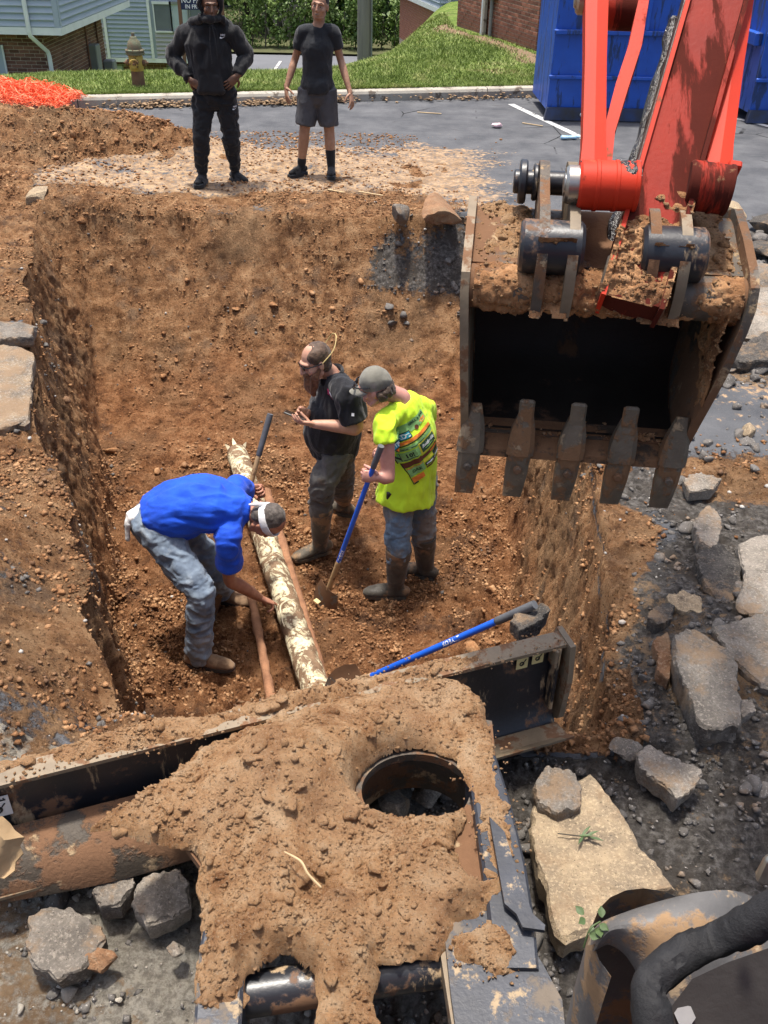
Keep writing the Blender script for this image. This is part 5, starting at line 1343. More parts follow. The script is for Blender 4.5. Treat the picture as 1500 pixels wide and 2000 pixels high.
wom, qb = person('woman in black T-shirt and charcoal shorts standing with arms held out', JB, MB_SK, (JB['pelvis'].x, JB['pelvis'].y, 0.0),
    [dict(wr=ha, d=W(561, 206, Y0 - .14) - ha, n=(0.8, 0.5, 0.0), side=1, curl=(12, 18, 12), spread=9),
     dict(wr=hb, d=W(690, 212, Y0 - .16) - hb, n=(-0.8, 0.5, 0.0), side=-1, curl=(12, 18, 12), spread=9)], 1.04, 1.06, 0.90, 0.98, 1.02)
MB_T = cloth_mat('charcoal_black_jersey', (0.020, 0.022, 0.026), (0.013, 0.014, 0.017))
MB_S = cloth_mat('charcoal_mesh_shorts', (0.070, 0.070, 0.078), (0.045, 0.045, 0.050), 5, 300, None, 0.6, 0.05)
P, Cc, Nk = JB['pelvis'], JB['chest'], JB['neck']
m = MB()
m.tube([P + V(0, 0, -0.045), P + V(0, 0, 0.03), P.lerp(Cc, 0.35), P.lerp(Cc, 0.7), Cc + V(0, -.01, 0), Cc.lerp(Nk, 0.6), Nk + V(0, 0, -.03)], [(0.150, 0.155), (0.180, 0.158), (0.158, 0.130), (0.155, 0.128), (0.172, 0.135), (0.140, 0.095), (0.075, 0.075)], 22, 4, hint=fw, round_cap=False)
for k in 'ab': sleeve(m, JB, k, (0.080, 0.070, 0.066), 0.62)
cloth(m, 't_shirt', MB_T, wom, 0.008, 0.006, 21, 4, (1, 1, 0.8), 10)
m = MB()
m.tube([P + V(0, 0, 0.05), P, P - V(0, 0, 0.08)], [(0.160, 0.120), (0.180, 0.135), (0.170, 0.13)], 22, 3, hint=fw)
for k in 'ab':
    hp_, kn = V(JB['hip' + k]), V(JB['kn' + k])
    m.tube([hp_ + V(0, 0, .04), hp_.lerp(kn, 0.35), hp_.lerp(kn, 0.86)], [0.112, 0.114, 0.112], 20, 4, round_cap=False)
cloth(m, 'shorts', MB_S, wom, 0.008, 0.009, 22, 4, (1, 1, 0.6), 9)
for k, t, d in (('a', 0.80, (-0.75, -0.8, 0)), ('b', 0.52, (0.05, -1, 0))):
    kn, an_ = V(JB['kn' + k]), V(JB['an' + k])
    m = slide_sandal(wom, JB['an' + k], d, 0.265, 0.046, M_SLIDE, MB_T)
    m.tube([kn.lerp(an_, t), kn.lerp(an_, (t + 1) / 2), an_, an_ - V(0, 0, .04)], [0.058 if k == 'b' else 0.050, 0.050, 0.044, 0.044], 14, 3, round_cap=False)
    cloth(m, 'sock', MA_H, wom, 0.007, 0.002, 23, 3)
M_HAIRB = cloth_mat('dark_brown_hair', (0.030, 0.018, 0.012), (0.014, 0.009, 0.007), 30, 120, None, 0.55)
Xh, Fh, Uh = frame(JB['U'], JB['F'])
m = MB(); m.ell(qb(0, -0.022, 0.048), (0.086, 0.094, 0.086), (Xh, Fh, Uh), 18, 12); m.ell(qb(0, -0.105, 0.07), (0.045, 0.04, 0.045), (Xh, Fh, Uh), 14, 9); m.ell(qb(0, -0.05, -0.02), (0.074, 0.05, 0.06), (Xh, Fh, Uh), 14, 9)
cloth(m, 'hair', M_HAIRB, wom, 0.006, 0.002, 24, 3)
face_bits(wom, qb, 1.03, M_DARK, M_HAIRB, M_EYE)

# ------------------------------------------------------------------ C: bent over the pipe, royal blue shirt, jeans
fz = FLOOR
JC = dict(pelvis=V(-1.39, 4.70, -0.61), chest=V(-1.05, 4.69, -0.48), neck=V(-0.855, 4.68, -0.50), head=V(-0.715, 4.63, -0.555), U=(0.80, -0.22, 0.12), F=(0.25, -0.05, -0.95), fwd=(0.1, 0, -1),
          sha=W(445, 1052, 4.50), shb=W(462, 950, 4.88), ela=W(449, 1132, 4.55), elb=W(476, 968, 5.05), wra=W(508, 1168, 4.70), wrb=W(488, 956, 5.10),
          hipa=V(-1.36, 4.59, -0.66), hipb=V(-1.34, 4.82, -0.66), kna=W(392, 1158, 4.36), knb=W(418, 1118, 4.86), ana=W(388, 1272, 4.36), anb=W(432, 1150, 5.02), bow=(0, 0, 0.06))
MC_SK = skin_mat('skin_sun_reddened', (0.40, 0.185, 0.115), (0.30, 0.125, 0.075))
pipe_n = V(-math.sin(YAW), math.cos(YAW), 0)
hn = JC['wra']; hf = JC['wrb']
SH2_TOP, SH2_BOT = W(527, 812, 5.36), at(428, 1165, -1.40)
sdir = (SH2_TOP - SH2_BOT).normalized()
cman, qc = person('grey haired worker in blue shirt and jeans bending down to point at the pipe', JC, MC_SK, (-1.15, 4.62, FLOOR),
    [dict(wr=hn, d=W(552, 1184, 4.74) - hn, n=(0.1, -0.25, -1), side=1, curl=(45, 50, 35), index=(8, 6, 6), thumb=(0.7, 0.5, 0.5), sc=1.05),
     dict(wr=hf, d=(0.25, -0.05, 0.05), n=(-0.1, -0.95, -0.1), side=1, curl=(60, 75, 55), thumb=(0.6, 0.3, 0.8), sc=1.05)], 1.0, 1.06, 1.12, 1.05, 1.0)
MC_S = cloth_mat('royal_blue_jersey', (0.010, 0.085, 0.62), (0.006, 0.055, 0.46), 5, 300, None, 0.75, 0.1)
P, Cc, Nk = JC['pelvis'], JC['chest'], JC['neck']
m = MB()
m.tube([P + V(-0.02, 0, 0.01), P.lerp(Cc, 0.35) + V(0, 0, 0.03), P.lerp(Cc, 0.75) + V(0, 0, 0.035), Cc + V(0.02, 0, 0.0), Cc.lerp(Nk, 0.7), Nk + V(0.0, 0, 0)], [(0.185, 0.165), (0.205, 0.185), (0.200, 0.170), (0.205, 0.150), (0.150, 0.110), (0.082, 0.082)], 24, 4, hint=JC['fwd'], round_cap=False)
sleeve(m, JC, 'a', (0.088, 0.078, 0.082), 0.66); sleeve(m, JC, 'b', (0.085, 0.085, 0.08), 0.8)
m.tube([Nk + V(-0.01, 0, 0.0), Nk + V(0.03, 0, -0.01)], [0.080, 0.074], 18, 2, round_cap=False)
cloth(m, 'polo_shirt', MC_S, cman, 0.008, 0.011, 31, 3, (0.5, 1.4, 1.4), 7)
MC_J = cloth_mat('faded_blue_jeans', (0.200, 0.250, 0.310), (0.080, 0.110, 0.160), 7, 420, ((0.32, 0.36, 0.40), 3, 0.55, 0.6))
def jeans(J, name, parent, mat, seed, r=(0.115, 0.112, 0.085, 0.080, 0.082), low=1.0, fwd=fw, bottom=0.16):
    m = MB(); P = V(J['pelvis'])
    up = (V(J['chest']) - P).normalized()
    m.tube([P + up * 0.10, P + up * 0.02, P - up * 0.06], [(0.165, 0.13), (bottom + 0.02, 0.145), (bottom, 0.125)], 22, 3, hint=fwd)
    leg_tubes(m, J, r, fwd, low)
    return cloth(m, name, mat, parent, 0.008, 0.014, seed, 2, (1, 1, 1.5), 10)
jn = jeans(JC, 'jeans', cman, MC_J, 32, low=1.02, fwd=(0.6, 0, -0.6))
M_SHOE = cloth_mat('tan_suede', (0.26, 0.165, 0.095), (0.17, 0.105, 0.06), 12, 200, ((0.10, 0.055, 0.03), 8, 0.56, 0.7))
M_SOLE = cloth_mat('dark_rubber_sole', (0.045, 0.032, 0.024), None, 12, 120)
shoe(cman, JC['ana'], (1, -0.12, 0), 0.31, 0.052, 0.1, M_SHOE, M_SOLE, zsole=gz(JC['ana'].x + 0.05, JC['ana'].y))
shoe(cman, JC['anb'], (1, -0.25, 0), 0.30, 0.052, 0.1, M_SHOE, M_SOLE, zsole=gz(JC['anb'].x + 0.05, JC['anb'].y))
M_HAIRG = cloth_mat('grey_brown_hair', (0.115, 0.095, 0.080), (0.045, 0.036, 0.030), 40, 160, None, 0.6)
Xh, Fh, Uh = frame(JC['U'], JC['F'])
m = MB(); m.ell(qc(0, -0.030, 0.038), (0.082, 0.090, 0.088), (Xh, Fh, Uh), 18, 12); m.ell(qc(0, -0.055, -0.03), (0.072, 0.05, 0.06), (Xh, Fh, Uh), 14, 9)
cloth(m, 'hair', M_HAIRG, cman, 0.006, 0.003, 34, 3, (1, 1, 1), 30)
M_WCLOTH = cloth_mat('white_cotton', (0.74, 0.73, 0.71), (0.60, 0.59, 0.58))
m = MB(); ring = [qc(0.089 * math.cos(a), 0.104 * math.sin(a) - 0.010, 0.022 + 0.018 * math.sin(a)) for a in np.linspace(0, 2 * math.pi, 25)]
m.tube(ring, [(0.006, 0.024)] * 25, 10, 1, hint=Uh, cap=False)
m.tube([qc(0.0, -0.115, 0.0), qc(0.02, -0.135, -0.03), qc(0.03, -0.13, -0.075)], [0.016, 0.013, 0.006], 8, 3)
bd = m.build('bandana', M_WCLOTH, cman)
vv = np.array([v.co for v in bd.data.vertices]); vv += (fbm(vv, 30, 2, 35) * 0.004)[:, None] * np.array([0.5, 0.5, 0.7]); bd.data.vertices.foreach_set('co', vv.astype(np.float32).ravel())
m = MB(); q = P + V(-0.15, -0.07, 0.02)
m.tube([q + V(0.05, 0.06, 0.08), q + V(0, 0.02, 0.05), q + V(-0.035, 0, -0.02), q + V(-0.045, -0.015, -0.12)], [(0.035, 0.014), (0.036, 0.014), (0.032, 0.012), (0.022, 0.008)], 12, 4)
cloth(m, 'rag', M_WCLOTH, cman, 0.006, 0.008, 36, 2, (1, 1, 1), 16)
M_BLKP = pmat('black_leather_pouch', (0.018, 0.018, 0.018), (0.011, 0.011, 0.011), 20, 0.45, 0, 0.2)
m = MB(); q = W(337, 1086, 4.49)
m.box(q, (0.075, 0.045, 0.13), (V(0.95, -0.1, 0.15).normalized(), V(0.1, 0.95, 0).normalized(), V(-0.15, 0, 0.98).normalized()), 0.014); pb = m.build('belt_pouch', M_BLKP, cman, angle=0.7)
m = MB(); m.cyl(q + V(0, -0.02, 0.005), q + V(0, -0.034, 0.005), 0.026, 20, 0.004); m.build('lens', M_BLKP, pb)
m = MB(); m.ell(qc(0, 0.05, -0.055), (0.052, 0.045, 0.05), (Xh, Fh, Uh), 12, 8)

# ------------------------------------------------------------------ D: bearded, black polo, looking at a phone
JD = dict(pelvis=V(-0.37, 5.74, -0.66), chest=W(664, 790, 5.68), neck=W(645, 728, 5.70), head=W(617, 706, 5.62), U=(-0.30, -0.05, 1), F=(-0.80, -0.38, -0.50), fwd=(-0.9, -0.42, 0),
          sha=W(676, 762, 5.46), shb=W(634, 768, 5.88), ela=W(698, 836, 5.42), elb=W(626, 826, 5.95), wra=W(613, 828, 5.40), wrb=W(597, 806, 5.58),
          hipa=V(-0.36, 5.62, -0.70), hipb=V(-0.34, 5.86, -0.70), kna=W(630, 942, 5.52), knb=W(668, 950, 5.98), ana=W(625, 1062, 5.56), anb=W(671, 978, 6.16))
MD_SK = skin_mat('skin_fair', (0.50, 0.275, 0.185), (0.42, 0.215, 0.145))
ha, hb = JD['wra'], JD['wrb']
dman, qd = person('bearded worker in black polo shirt and grey trousers looking at the phone in his hands', JD, MD_SK, (-0.42, 5.75, FLOOR),
    [dict(wr=ha, d=W(576, 824, 5.36) - ha, n=(0.2, 0.6, 0.75), side=1, curl=(18, 24, 18), thumb=(0.6, 0.3, 0.9)),
     dict(wr=hb, d=W(574, 803, 5.48) - hb, n=(0.2, -0.75, 0.2), side=-1, curl=(18, 24, 18), thumb=(0.6, 0.3, 0.9))], 1.03, 1.05, 1.14, 1.12, 1.04)
MD_S = cloth_mat('black_pique', (0.014, 0.014, 0.017), (0.009, 0.009, 0.011), 5, 260)
P, Cc, Nk = JD['pelvis'], JD['chest'], JD['neck']
m = MB(); fd_ = V(JD['fwd']).normalized()
m.tube([P + V(0, 0, -0.05), P + V(0, 0, 0.04), P.lerp(Cc, 0.4) + fd_ * 0.03, P.lerp(Cc, 0.75) + fd_ * 0.03, Cc + fd_ * 0.01, Cc.lerp(Nk, 0.65), Nk + V(0, 0, -0.03)], [(0.185, 0.165), (0.195, 0.18), (0.205, 0.195), (0.210, 0.185), (0.215, 0.155), (0.155, 0.105), (0.080, 0.080)], 24, 4, hint=fd_, round_cap=False)
for k in 'ab': sleeve(m, JD, k, (0.095, 0.092, 0.088), 0.80)
polo = cloth(m, 'polo_shirt', MD_S, dman, 0.008, 0.011, 41, 3, (1.4, 1.4, 0.55), 8)
m = MB()
cr = [Nk + fd_ * (0.085 * math.cos(a)) + fd_.cross(V(0, 0, 1)) * (0.085 * math.sin(a)) + V(0, 0, -0.015 - 0.03 * math.cos(a)) for a in np.linspace(R(25), R(335), 17)]
m.tube(cr, [(0.009, 0.026)] * 17, 8, 2, hint=(0, 0, 1)); m.build('collar', MD_S, polo)
MD_T = cloth_mat('grey_work_trousers', (0.115, 0.108, 0.100), (0.075, 0.068, 0.062), 5, 300, ((0.17, 0.115, 0.07), 3, 0.58, 0.6))
jeans(JD, 'work_trousers', dman, MD_T, 42, (0.115, 0.112, 0.090, 0.084, 0.074), 0.48, fd_, 0.165)
M_BOOT = cloth_mat('muddy_rubber_boot', (0.105, 0.088, 0.062), (0.055, 0.046, 0.034), 6, 120, ((0.27, 0.165, 0.085), 5, 0.52, 0.85), 0.6)
for k, d in (('a', (-0.85, -0.45, 0)), ('b', (-0.8, 0.3, 0))):
    kn, an_ = V(JD['kn' + k]), V(JD['an' + k])
    shoe(dman, an_, d, 0.31, 0.055, 0.1, M_BOOT, M_BOOT, 'rubber_boot', (kn.lerp(an_, 0.38), 0.086, 0.058), gz(an_.x - 0.05, an_.y))
M_HAIRD = cloth_mat('brown_hair', (0.105, 0.062, 0.038), (0.045, 0.027, 0.018), 45, 160, None, 0.6)
M_BEARD = cloth_mat('auburn_beard', (0.19, 0.085, 0.038), (0.085, 0.036, 0.018), 45, 150, None, 0.7)
Xh, Fh, Uh = frame(JD['U'], JD['F'])
m = MB(); m.ell(qd(0, -0.022, 0.036), (0.084, 0.094, 0.091), (Xh, Fh, Uh), 18, 12); m.ell(qd(0.045, -0.012, 0.055), (0.042, 0.075, 0.050), (Xh, Fh, Uh), 12, 9); m.ell(qd(-0.045, -0.012, 0.055), (0.042, 0.075, 0.050), (Xh, Fh, Uh), 12, 9); m.ell(qd(0, -0.045, -0.04), (0.074, 0.05, 0.05), (Xh, Fh, Uh), 12, 9)
cloth(m, 'hair', M_HAIRD, dman, 0.005, 0.004, 44, 3, (1, 1, 1), 34)
m = MB(); m.ell(qd(0, 0.055, -0.095), (0.062, 0.052, 0.055), (Xh, Fh, Uh), 14, 9); m.tube([qd(0, 0.065, -0.10), qd(0, 0.085, -0.15), qd(0, 0.085, -0.205)], [0.052, 0.044, 0.020], 12, 3)
m.tube([qd(-0.072, 0.012, -0.03), qd(-0.055, 0.05, -0.07)], [0.016, 0.026], 10, 3); m.tube([qd(0.072, 0.012, -0.03), qd(0.055, 0.05, -0.07)], [0.016, 0.026], 10, 3)
m.tube([qd(-0.03, 0.088, -0.052), qd(0, 0.104, -0.052), qd(0.03, 0.088, -0.052)], 0.009, 8, 3)
cloth(m, 'beard', M_BEARD, dman, 0.005, 0.005, 45, 2, (1, 1, 0.6), 34)
M_LENS = pmat('dark_glass', (0.010, 0.010, 0.012), (0.008, 0.008, 0.009), 9, 0.12)
def glasses(parent, q, name='sunglasses', up=0.006, fwd=0.0):
    m = MB()
    for sg in (-1, 1):
        m.ell(q(0.033 * sg, 0.099 + fwd, up), (0.026, 0.006, 0.017), None, 12, 7) if False else None
        X = (q(1, 0, 0) - q(0, 0, 0)).normalized(); Fv = (q(0, 1, 0) - q(0, 0, 0)).normalized(); Uv = (q(0, 0, 1) - q(0, 0, 0)).normalized()
        m.ell(q(0.034 * sg, 0.099 + fwd, up), (0.029, 0.007, 0.018), (X, Fv, Uv), 12, 7)
        m.tube([q(0.060 * sg, 0.095 + fwd, up + 0.008), q(0.086 * sg, 0.05 + fwd, up + 0.008), q(0.090 * sg, -0.015 + fwd, up + 0.004)], [0.005, 0.0045, 0.004], 6, 3)
    m.tube([q(-0.014, 0.102 + fwd, up + 0.008), q(0, 0.106 + fwd, up + 0.010), q(0.014, 0.102 + fwd, up + 0.008)], 0.004, 6, 3)
    return m.build(name, M_LENS, parent)
glasses(dman, qd)
M_CORD = pmat('yellow_cord', (0.58, 0.44, 0.19), None, 9, 0.6)
m = MB(); m.tube([qd(-0.088, -0.02, 0.01), qd(-0.06, -0.12, 0.05), qd(0.0, -0.18, 0.10), qd(0.06, -0.175, 0.10), qd(0.10, -0.11, 0.04), qd(0.09, -0.02, 0.01)], 0.0032, 6, 8); m.build('eyewear_cord', M_CORD, dman)
M_PINK = pmat('magenta_print', (0.62, 0.03, 0.16), None, 9, 0.7)
fb = project_on([polo], W(644, 768, 5.5), V(0.9, -0.42, 0).cross(V(0, 0, 1)) * -1, (0, 0, 1), (-0.55, -0.83, 0.1))
nx = V(0, 0, 1).cross(V(-0.55, -0.83, 0.1)).normalized()
fb = project_on([polo], W(644, 768, 5.5), nx, (0, 0, 1), (-0.55, -0.83, 0.1))
decal('chest_emblem', fb, [(-0.045, -0.032), (0.045, -0.030), (0.045, -0.014), (-0.045, -0.016)], M_PINK, polo, 0.005)
decal('chest_emblem', fb, [(-0.045, -0.008), (-0.012, -0.008), (-0.005, 0.015), (-0.035, 0.02)], M_PINK, polo, 0.005)
decal('chest_emblem', fb, [(-0.008, -0.006), (0.0, 0.018), (0.030, 0.020), (0.048, -0.004), (0.026, 0.008)], M_WHITELOGO, polo, 0.005)
fb = project_on([polo], W(687, 816, 5.3), (1, 0, 0), (0, 0, 1), (-0.1, -1, 0.1))
decal('sleeve_emblem', fb, [(-0.009, -0.010), (0.009, -0.010), (0.009, 0.010), (-0.009, 0.010)], M_WHITELOGO, polo, 0.004)
ph = empty('mobile_phone', W(577, 813, 5.42), "black mobile phone held in the bearded worker's hands", 'phone')
m = MB(); pc_ = W(577, 812, 5.43); px_ = (W(562, 806, 5.44) - W(592, 818, 5.42)).normalized(); pn_ = V(0.35, 0.25, 0.9); pn_ = (pn_ - px_ * pn_.dot(px_)).normalized(); py_ = pn_.cross(px_)
m.box(pc_, (0.155, 0.078, 0.012), (px_, py_, pn_), 0.005); m.build('case', M_BLKP, ph, angle=0.6)
m = MB(); m.box(pc_ + pn_ * 0.0068, (0.142, 0.068, 0.001), (px_, py_, pn_)); m.build('screen', M_LENS, ph, smooth=False)

# ------------------------------------------------------------------ E: lime shirt, cap, leaning on a shovel
JE = dict(pelvis=V(0.175, 5.30, -0.66), chest=W(800, 838, 5.28), neck=W(783, 776, 5.24), head=W(733, 757, 5.16), U=(-0.28, 0.0, 1), F=(-0.88, 0.22, -0.42), fwd=(-0.85, 0.52, -0.05),
          sha=W(752, 818, 5.06), shb=W(838, 792, 5.42), ela=W(758, 932, 4.94), elb=W(792, 880, 5.56), wra=W(738, 932, 4.90), wrb=W(752, 880, 5.35),
          hipa=V(0.10, 5.22, -0.72), hipb=V(0.25, 5.38, -0.72), kna=W(777, 1066, 5.12), knb=W(826, 1040, 5.34), ana=W(772, 1140, 5.14), anb=W(830, 1108, 5.38))
ME_SK = skin_mat('skin_pink_fair', (0.53, 0.265, 0.205), (0.45, 0.21, 0.16))
SH1_TOP, SH1_BOT = W(744, 872, 4.88), at(642, 1150, -1.36)
sd1 = (SH1_TOP - SH1_BOT).normalized()
ha, hb = JE['wra'], JE['wrb']
eman, qe = person('young worker in lime yellow shirt and grey cap leaning on a blue shovel', JE, ME_SK, (0.15, 5.25, FLOOR),
    [dict(wr=ha, d=(-0.9, -0.05, 0.1), n=(0.05, 0.9, -0.2), side=-1, curl=(60, 75, 55), thumb=(0.7, 0.3, 0.8)),
     dict(wr=hb, d=(-0.7, -0.5, 0.1), n=(0.2, -0.9, -0.2), side=1, curl=(60, 75, 55), thumb=(0.7, 0.3, 0.8))], 0.98, 0.98, 0.98, 1.12, 0.98)
ME_S = cloth_mat('lime_high_visibility_cotton', (0.60, 0.86, 0.035), (0.50, 0.74, 0.022), 4, 300, None, 0.8, 0.1)
P, Cc, Nk = JE['pelvis'], JE['chest'], JE['neck']
m = MB(); fe = V(JE['fwd']).normalized()
m.tube([P + V(-0.035, -0.035, -0.13), P + V(-0.025, -0.02, 0.0), P.lerp(Cc, 0.45) - fe * 0.01, P.lerp(Cc, 0.8) - fe * 0.02, Cc - fe * 0.01, Cc.lerp(Nk, 0.62), Nk + V(0, 0, -0.02)], [(0.208, 0.200), (0.200, 0.188), (0.182, 0.165), (0.185, 0.150), (0.190, 0.145), (0.145, 0.105), (0.076, 0.076)], 24, 4, hint=fe, round_cap=False)
sh, el = JE['sha'], JE['ela']
m.tube([Cc.lerp(Nk, 0.72).lerp(sh, 0.3), Cc.lerp(Nk, 0.55).lerp(sh, 0.68), sh.lerp(el, 0.12), sh.lerp(el, 0.36)], [0.07, 0.072, 0.074, 0.084], 18, 4, round_cap=False)
sh, el = JE['shb'], JE['elb']
m.tube([Cc.lerp(Nk, 0.72).lerp(sh, 0.3), Cc.lerp(Nk, 0.55).lerp(sh, 0.68), sh.lerp(el, 0.12), sh.lerp(el, 0.32)], [0.07, 0.070, 0.070, 0.078], 18, 4, round_cap=False)
vest = cloth(m, 'sleeveless_shirt', ME_S, eman, 0.008, 0.010, 51, 3, (1.4, 1.4, 0.55), 8)
ME_J = cloth_mat('muddy_blue_jeans', (0.17, 0.26, 0.36), (0.075, 0.115, 0.165), 6, 420, ((0.185, 0.155, 0.115), 2.5, 0.47, 0.8))
jeans(JE, 'jeans', eman, ME_J, 52, (0.110, 0.105, 0.082, 0.072, 0.066), 0.40, fe, 0.155)
M_BOOT2 = cloth_mat('grey_muddy_rubber_boot', (0.085, 0.075, 0.058), (0.042, 0.037, 0.030), 6, 120, ((0.25, 0.155, 0.085), 5, 0.55, 0.8), 0.5)
for k, d, tp in (('a', (-1.0, 0.10, 0), -0.05), ('b', (-0.9, 0.4, 0), 0.0)):
    kn, an_ = V(JE['kn' + k]), V(JE['an' + k])
    shoe(eman, an_, d, 0.31, 0.056, 0.1, M_BOOT2, M_BOOT2, 'rubber_boot', (kn.lerp(an_, 0.08) + V(0.01, 0, 0.0), 0.092, 0.060), gz(an_.x - 0.05, an_.y))
Xh, Fh, Uh = frame(JE['U'], JE['F'])
M_CAP = cloth_mat('washed_olive_grey_cap', (0.21, 0.20, 0.165), (0.135, 0.128, 0.105), 9, 260, ((0.30, 0.24, 0.22), 6, 0.6, 0.5))
m = MB(); m.ell(qe(0, -0.012, 0.045), (0.088, 0.105, 0.094), (Xh, Fh, Uh), 20, 14)
v, f, nn = remesh(m, 0.006, 2); uu = (v - np.array(qe(0, 0, 0))) @ np.array(Uh); ff = (v - np.array(qe(0, 0, 0))) @ np.array(Fh)
keep = uu > (0.012 - 0.10 * np.minimum(ff, 0) * -0.25); fk = f[keep[f].all(1)]; us_, inv = np.unique(fk, return_inverse=True)
cap = put('cap', mesh_np('cap', fold(v, nn, 0.003, 53, base=12)[us_], inv.reshape(-1, 4)), M_CAP, eman)
m = MB()
rows = []
for t in np.linspace(0, 1, 6):
    rows.append([qe(0.082 * math.sin(a) * (1 - 0.12 * t), 0.075 * math.cos(a) + 0.015 + t * 0.085 * max(0.0, math.cos(a)) ** 0.6, 0.020 - 0.020 * t - 0.018 * math.sin(a) ** 2) for a in np.linspace(-1.35, 1.35, 13)])
m.sheet(rows, 0.004, Uh); m.build('peak', M_CAP, cap)
glasses(cap, lambda r, f, u: qe(r * 1.08, f * 1.06 + 0.012, u + 0.045), 'sunglasses', 0.0, 0.004)
M_HAIRE = cloth_mat('wavy_brown_hair', (0.085, 0.055, 0.036), (0.030, 0.020, 0.014), 45, 150, None, 0.6)
m = MB()
for k in range(26):
    a = R(100 + 160 * random.random()) if True else 0
    m.ell(qe(0.080 * math.cos(a - math.pi / 2 + math.pi / 2) * 1.0 if False else 0.078 * math.sin(a - math.pi), -0.02 + 0.085 * math.cos(a), -0.035 + 0.06 * random.random() - 0.015), (0.022, 0.022, 0.024), (Xh, Fh, Uh), 8, 6)
cloth(m, 'hair', M_HAIRE, eman, 0.005, 0.004, 54, 2, (1, 1, 1), 34)
M_MASK = cloth_mat('pale_yellow_neck_gaiter', (0.36, 0.34, 0.08), (0.28, 0.26, 0.06))
# print on the back of the shirt
bn = V(0.52, -0.82, 0.22); bx = V(0, 0, 1).cross(bn).normalized(); by = bn.cross(bx).normalized()
fb = project_on([vest], W(817, 872, 5.12), bx, by, bn)
def pm(nm, c): return pmat('print_' + nm, c, tuple(x * 0.8 for x in c), 30, 0.8, 0, 0.05)
K, TEAL, GRN, DGR, OR, RB, YL, WT = pm('black', (0.02, 0.03, 0.022)), pm('teal', (0.02, 0.33, 0.42)), pm('green', (0.25, 0.50, 0.16)), pm('dark_green', (0.03, 0.085, 0.04)), pm('orange', (0.75, 0.22, 0.03)), pm('brown', (0.14, 0.045, 0.02)), pm('yellow', (0.72, 0.68, 0.05)), pm('white', (0.72, 0.75, 0.7))
S_ = R(24)
def rot(pts): return [(x * math.cos(S_) - y * math.sin(S_), x * math.sin(S_) + y * math.cos(S_)) for x, y in pts]
def rect(x0, y0, x1, y1): x0, y0, x1, y1 = (q_ * 1.22 for q_ in (x0, y0, x1, y1)); return rot([(x0, y0), (x1, y0), (x1, y1), (x0, y1)])
def prt(x0, y0, x1, y1, mt, lift=0.004): decal('print', fb, rect(x0, y0, x1, y1), mt, vest, lift, 0.014)
def tx(t, x, y, s_, mt, bold=0.001, shear=0.0): a, b = rot([(x * 1.22, y * 1.22)])[0]; text_decal('lettering', fb, t, a, b, s_ * 1.22, mt, vest, S_, 0.0065, bold, shear)
prt(-0.135, 0.100, 0.125, 0.150, GRN, 0.003)
prt(-0.135, 0.072, 0.000, 0.112, K); prt(-0.130, 0.077, -0.005, 0.107, TEAL, 0.0055); tx('TRIAD', -0.072, 0.092, 0.032, WT)
prt(-0.020, 0.080, -0.008, 0.086, WT, 0.007); prt(-0.030, 0.094, -0.008, 0.099, WT, 0.007)
prt(0.008, 0.095, 0.125, 0.150, GRN, 0.004); tx('GRILL & BAR', 0.066, 0.135, 0.020, DGR); prt(0.075, 0.108, 0.120, 0.118, OR, 0.0055); prt(0.085, 0.098, 0.120, 0.103, OR, 0.0055)
decal('print', fb, [(rot([(0.055, 0.12)])[0][0] + 0.013 * math.cos(a), rot([(0.055, 0.12)])[0][1] + 0.016 * math.sin(a)) for a in np.linspace(0, 6.28, 12)[:-1]], RB, vest, 0.006)
prt(-0.110, 0.050, 0.125, 0.068, OR, 0.004); prt(-0.110, 0.042, 0.130, 0.048, K); prt(-0.100, 0.015, 0.120, 0.038, GRN); prt(-0.098, 0.022, -0.055, 0.026, K, 0.006); prt(-0.04, 0.02, 0.05, 0.024, K, 0.006)
prt(-0.115, -0.045, -0.005, 0.008, GRN); tx('10!', -0.06, -0.018, 0.034, K, 0.0015); prt(-0.100, -0.04, -0.02, -0.036, K, 0.006)
prt(-0.003, -0.055, 0.125, 0.018, YL); prt(0.006, -0.046, 0.117, 0.010, DGR, 0.0055); tx('Reidsville', 0.062, -0.012, 0.026, WT, 0.0008, 0.3); prt(0.03, -0.034, 0.095, -0.029, GRN, 0.0068)
prt(-0.110, -0.085, -0.010, -0.052, RB); prt(-0.010, -0.082, 0.125, -0.060, RB); prt(0.05, -0.077, 0.11, -0.065, OR, 0.0055)
prt(-0.105, -0.145, -0.015, -0.090, GRN); prt(-0.105, -0.095, -0.015, -0.090, OR, 0.006); tx('OAK', -0.06, -0.120, 0.024, DGR); prt(-0.010, -0.108, 0.06, -0.088, YL); prt(0.062, -0.108, 0.125, -0.086, K)
prt(-0.008, -0.135, 0.125, -0.114, K); prt(0.0, -0.129, 0.05, -0.120, WT, 0.006); prt(0.06, -0.129, 0.12, -0.120, WT, 0.006); prt(-0.008, -0.150, 0.10, -0.140, RB)
prt(-0.105, -0.185, -0.035, -0.152, OR); prt(-0.105, -0.195, -0.08, -0.186, K)
for x0, y0, x1, y1 in ((-0.140, 0.070, -0.136, 0.115), (-0.120, -0.05, -0.116, 0.05), (-0.112, -0.195, -0.108, -0.05)): prt(x0, y0, x1, y1, K, 0.006)
m = MB(); m.box(W(762, 968, 5.12), (0.05, 0.03, 0.06), None, 0.008); m.build('belt_pouch', M_BLKP, eman, angle=0.6)

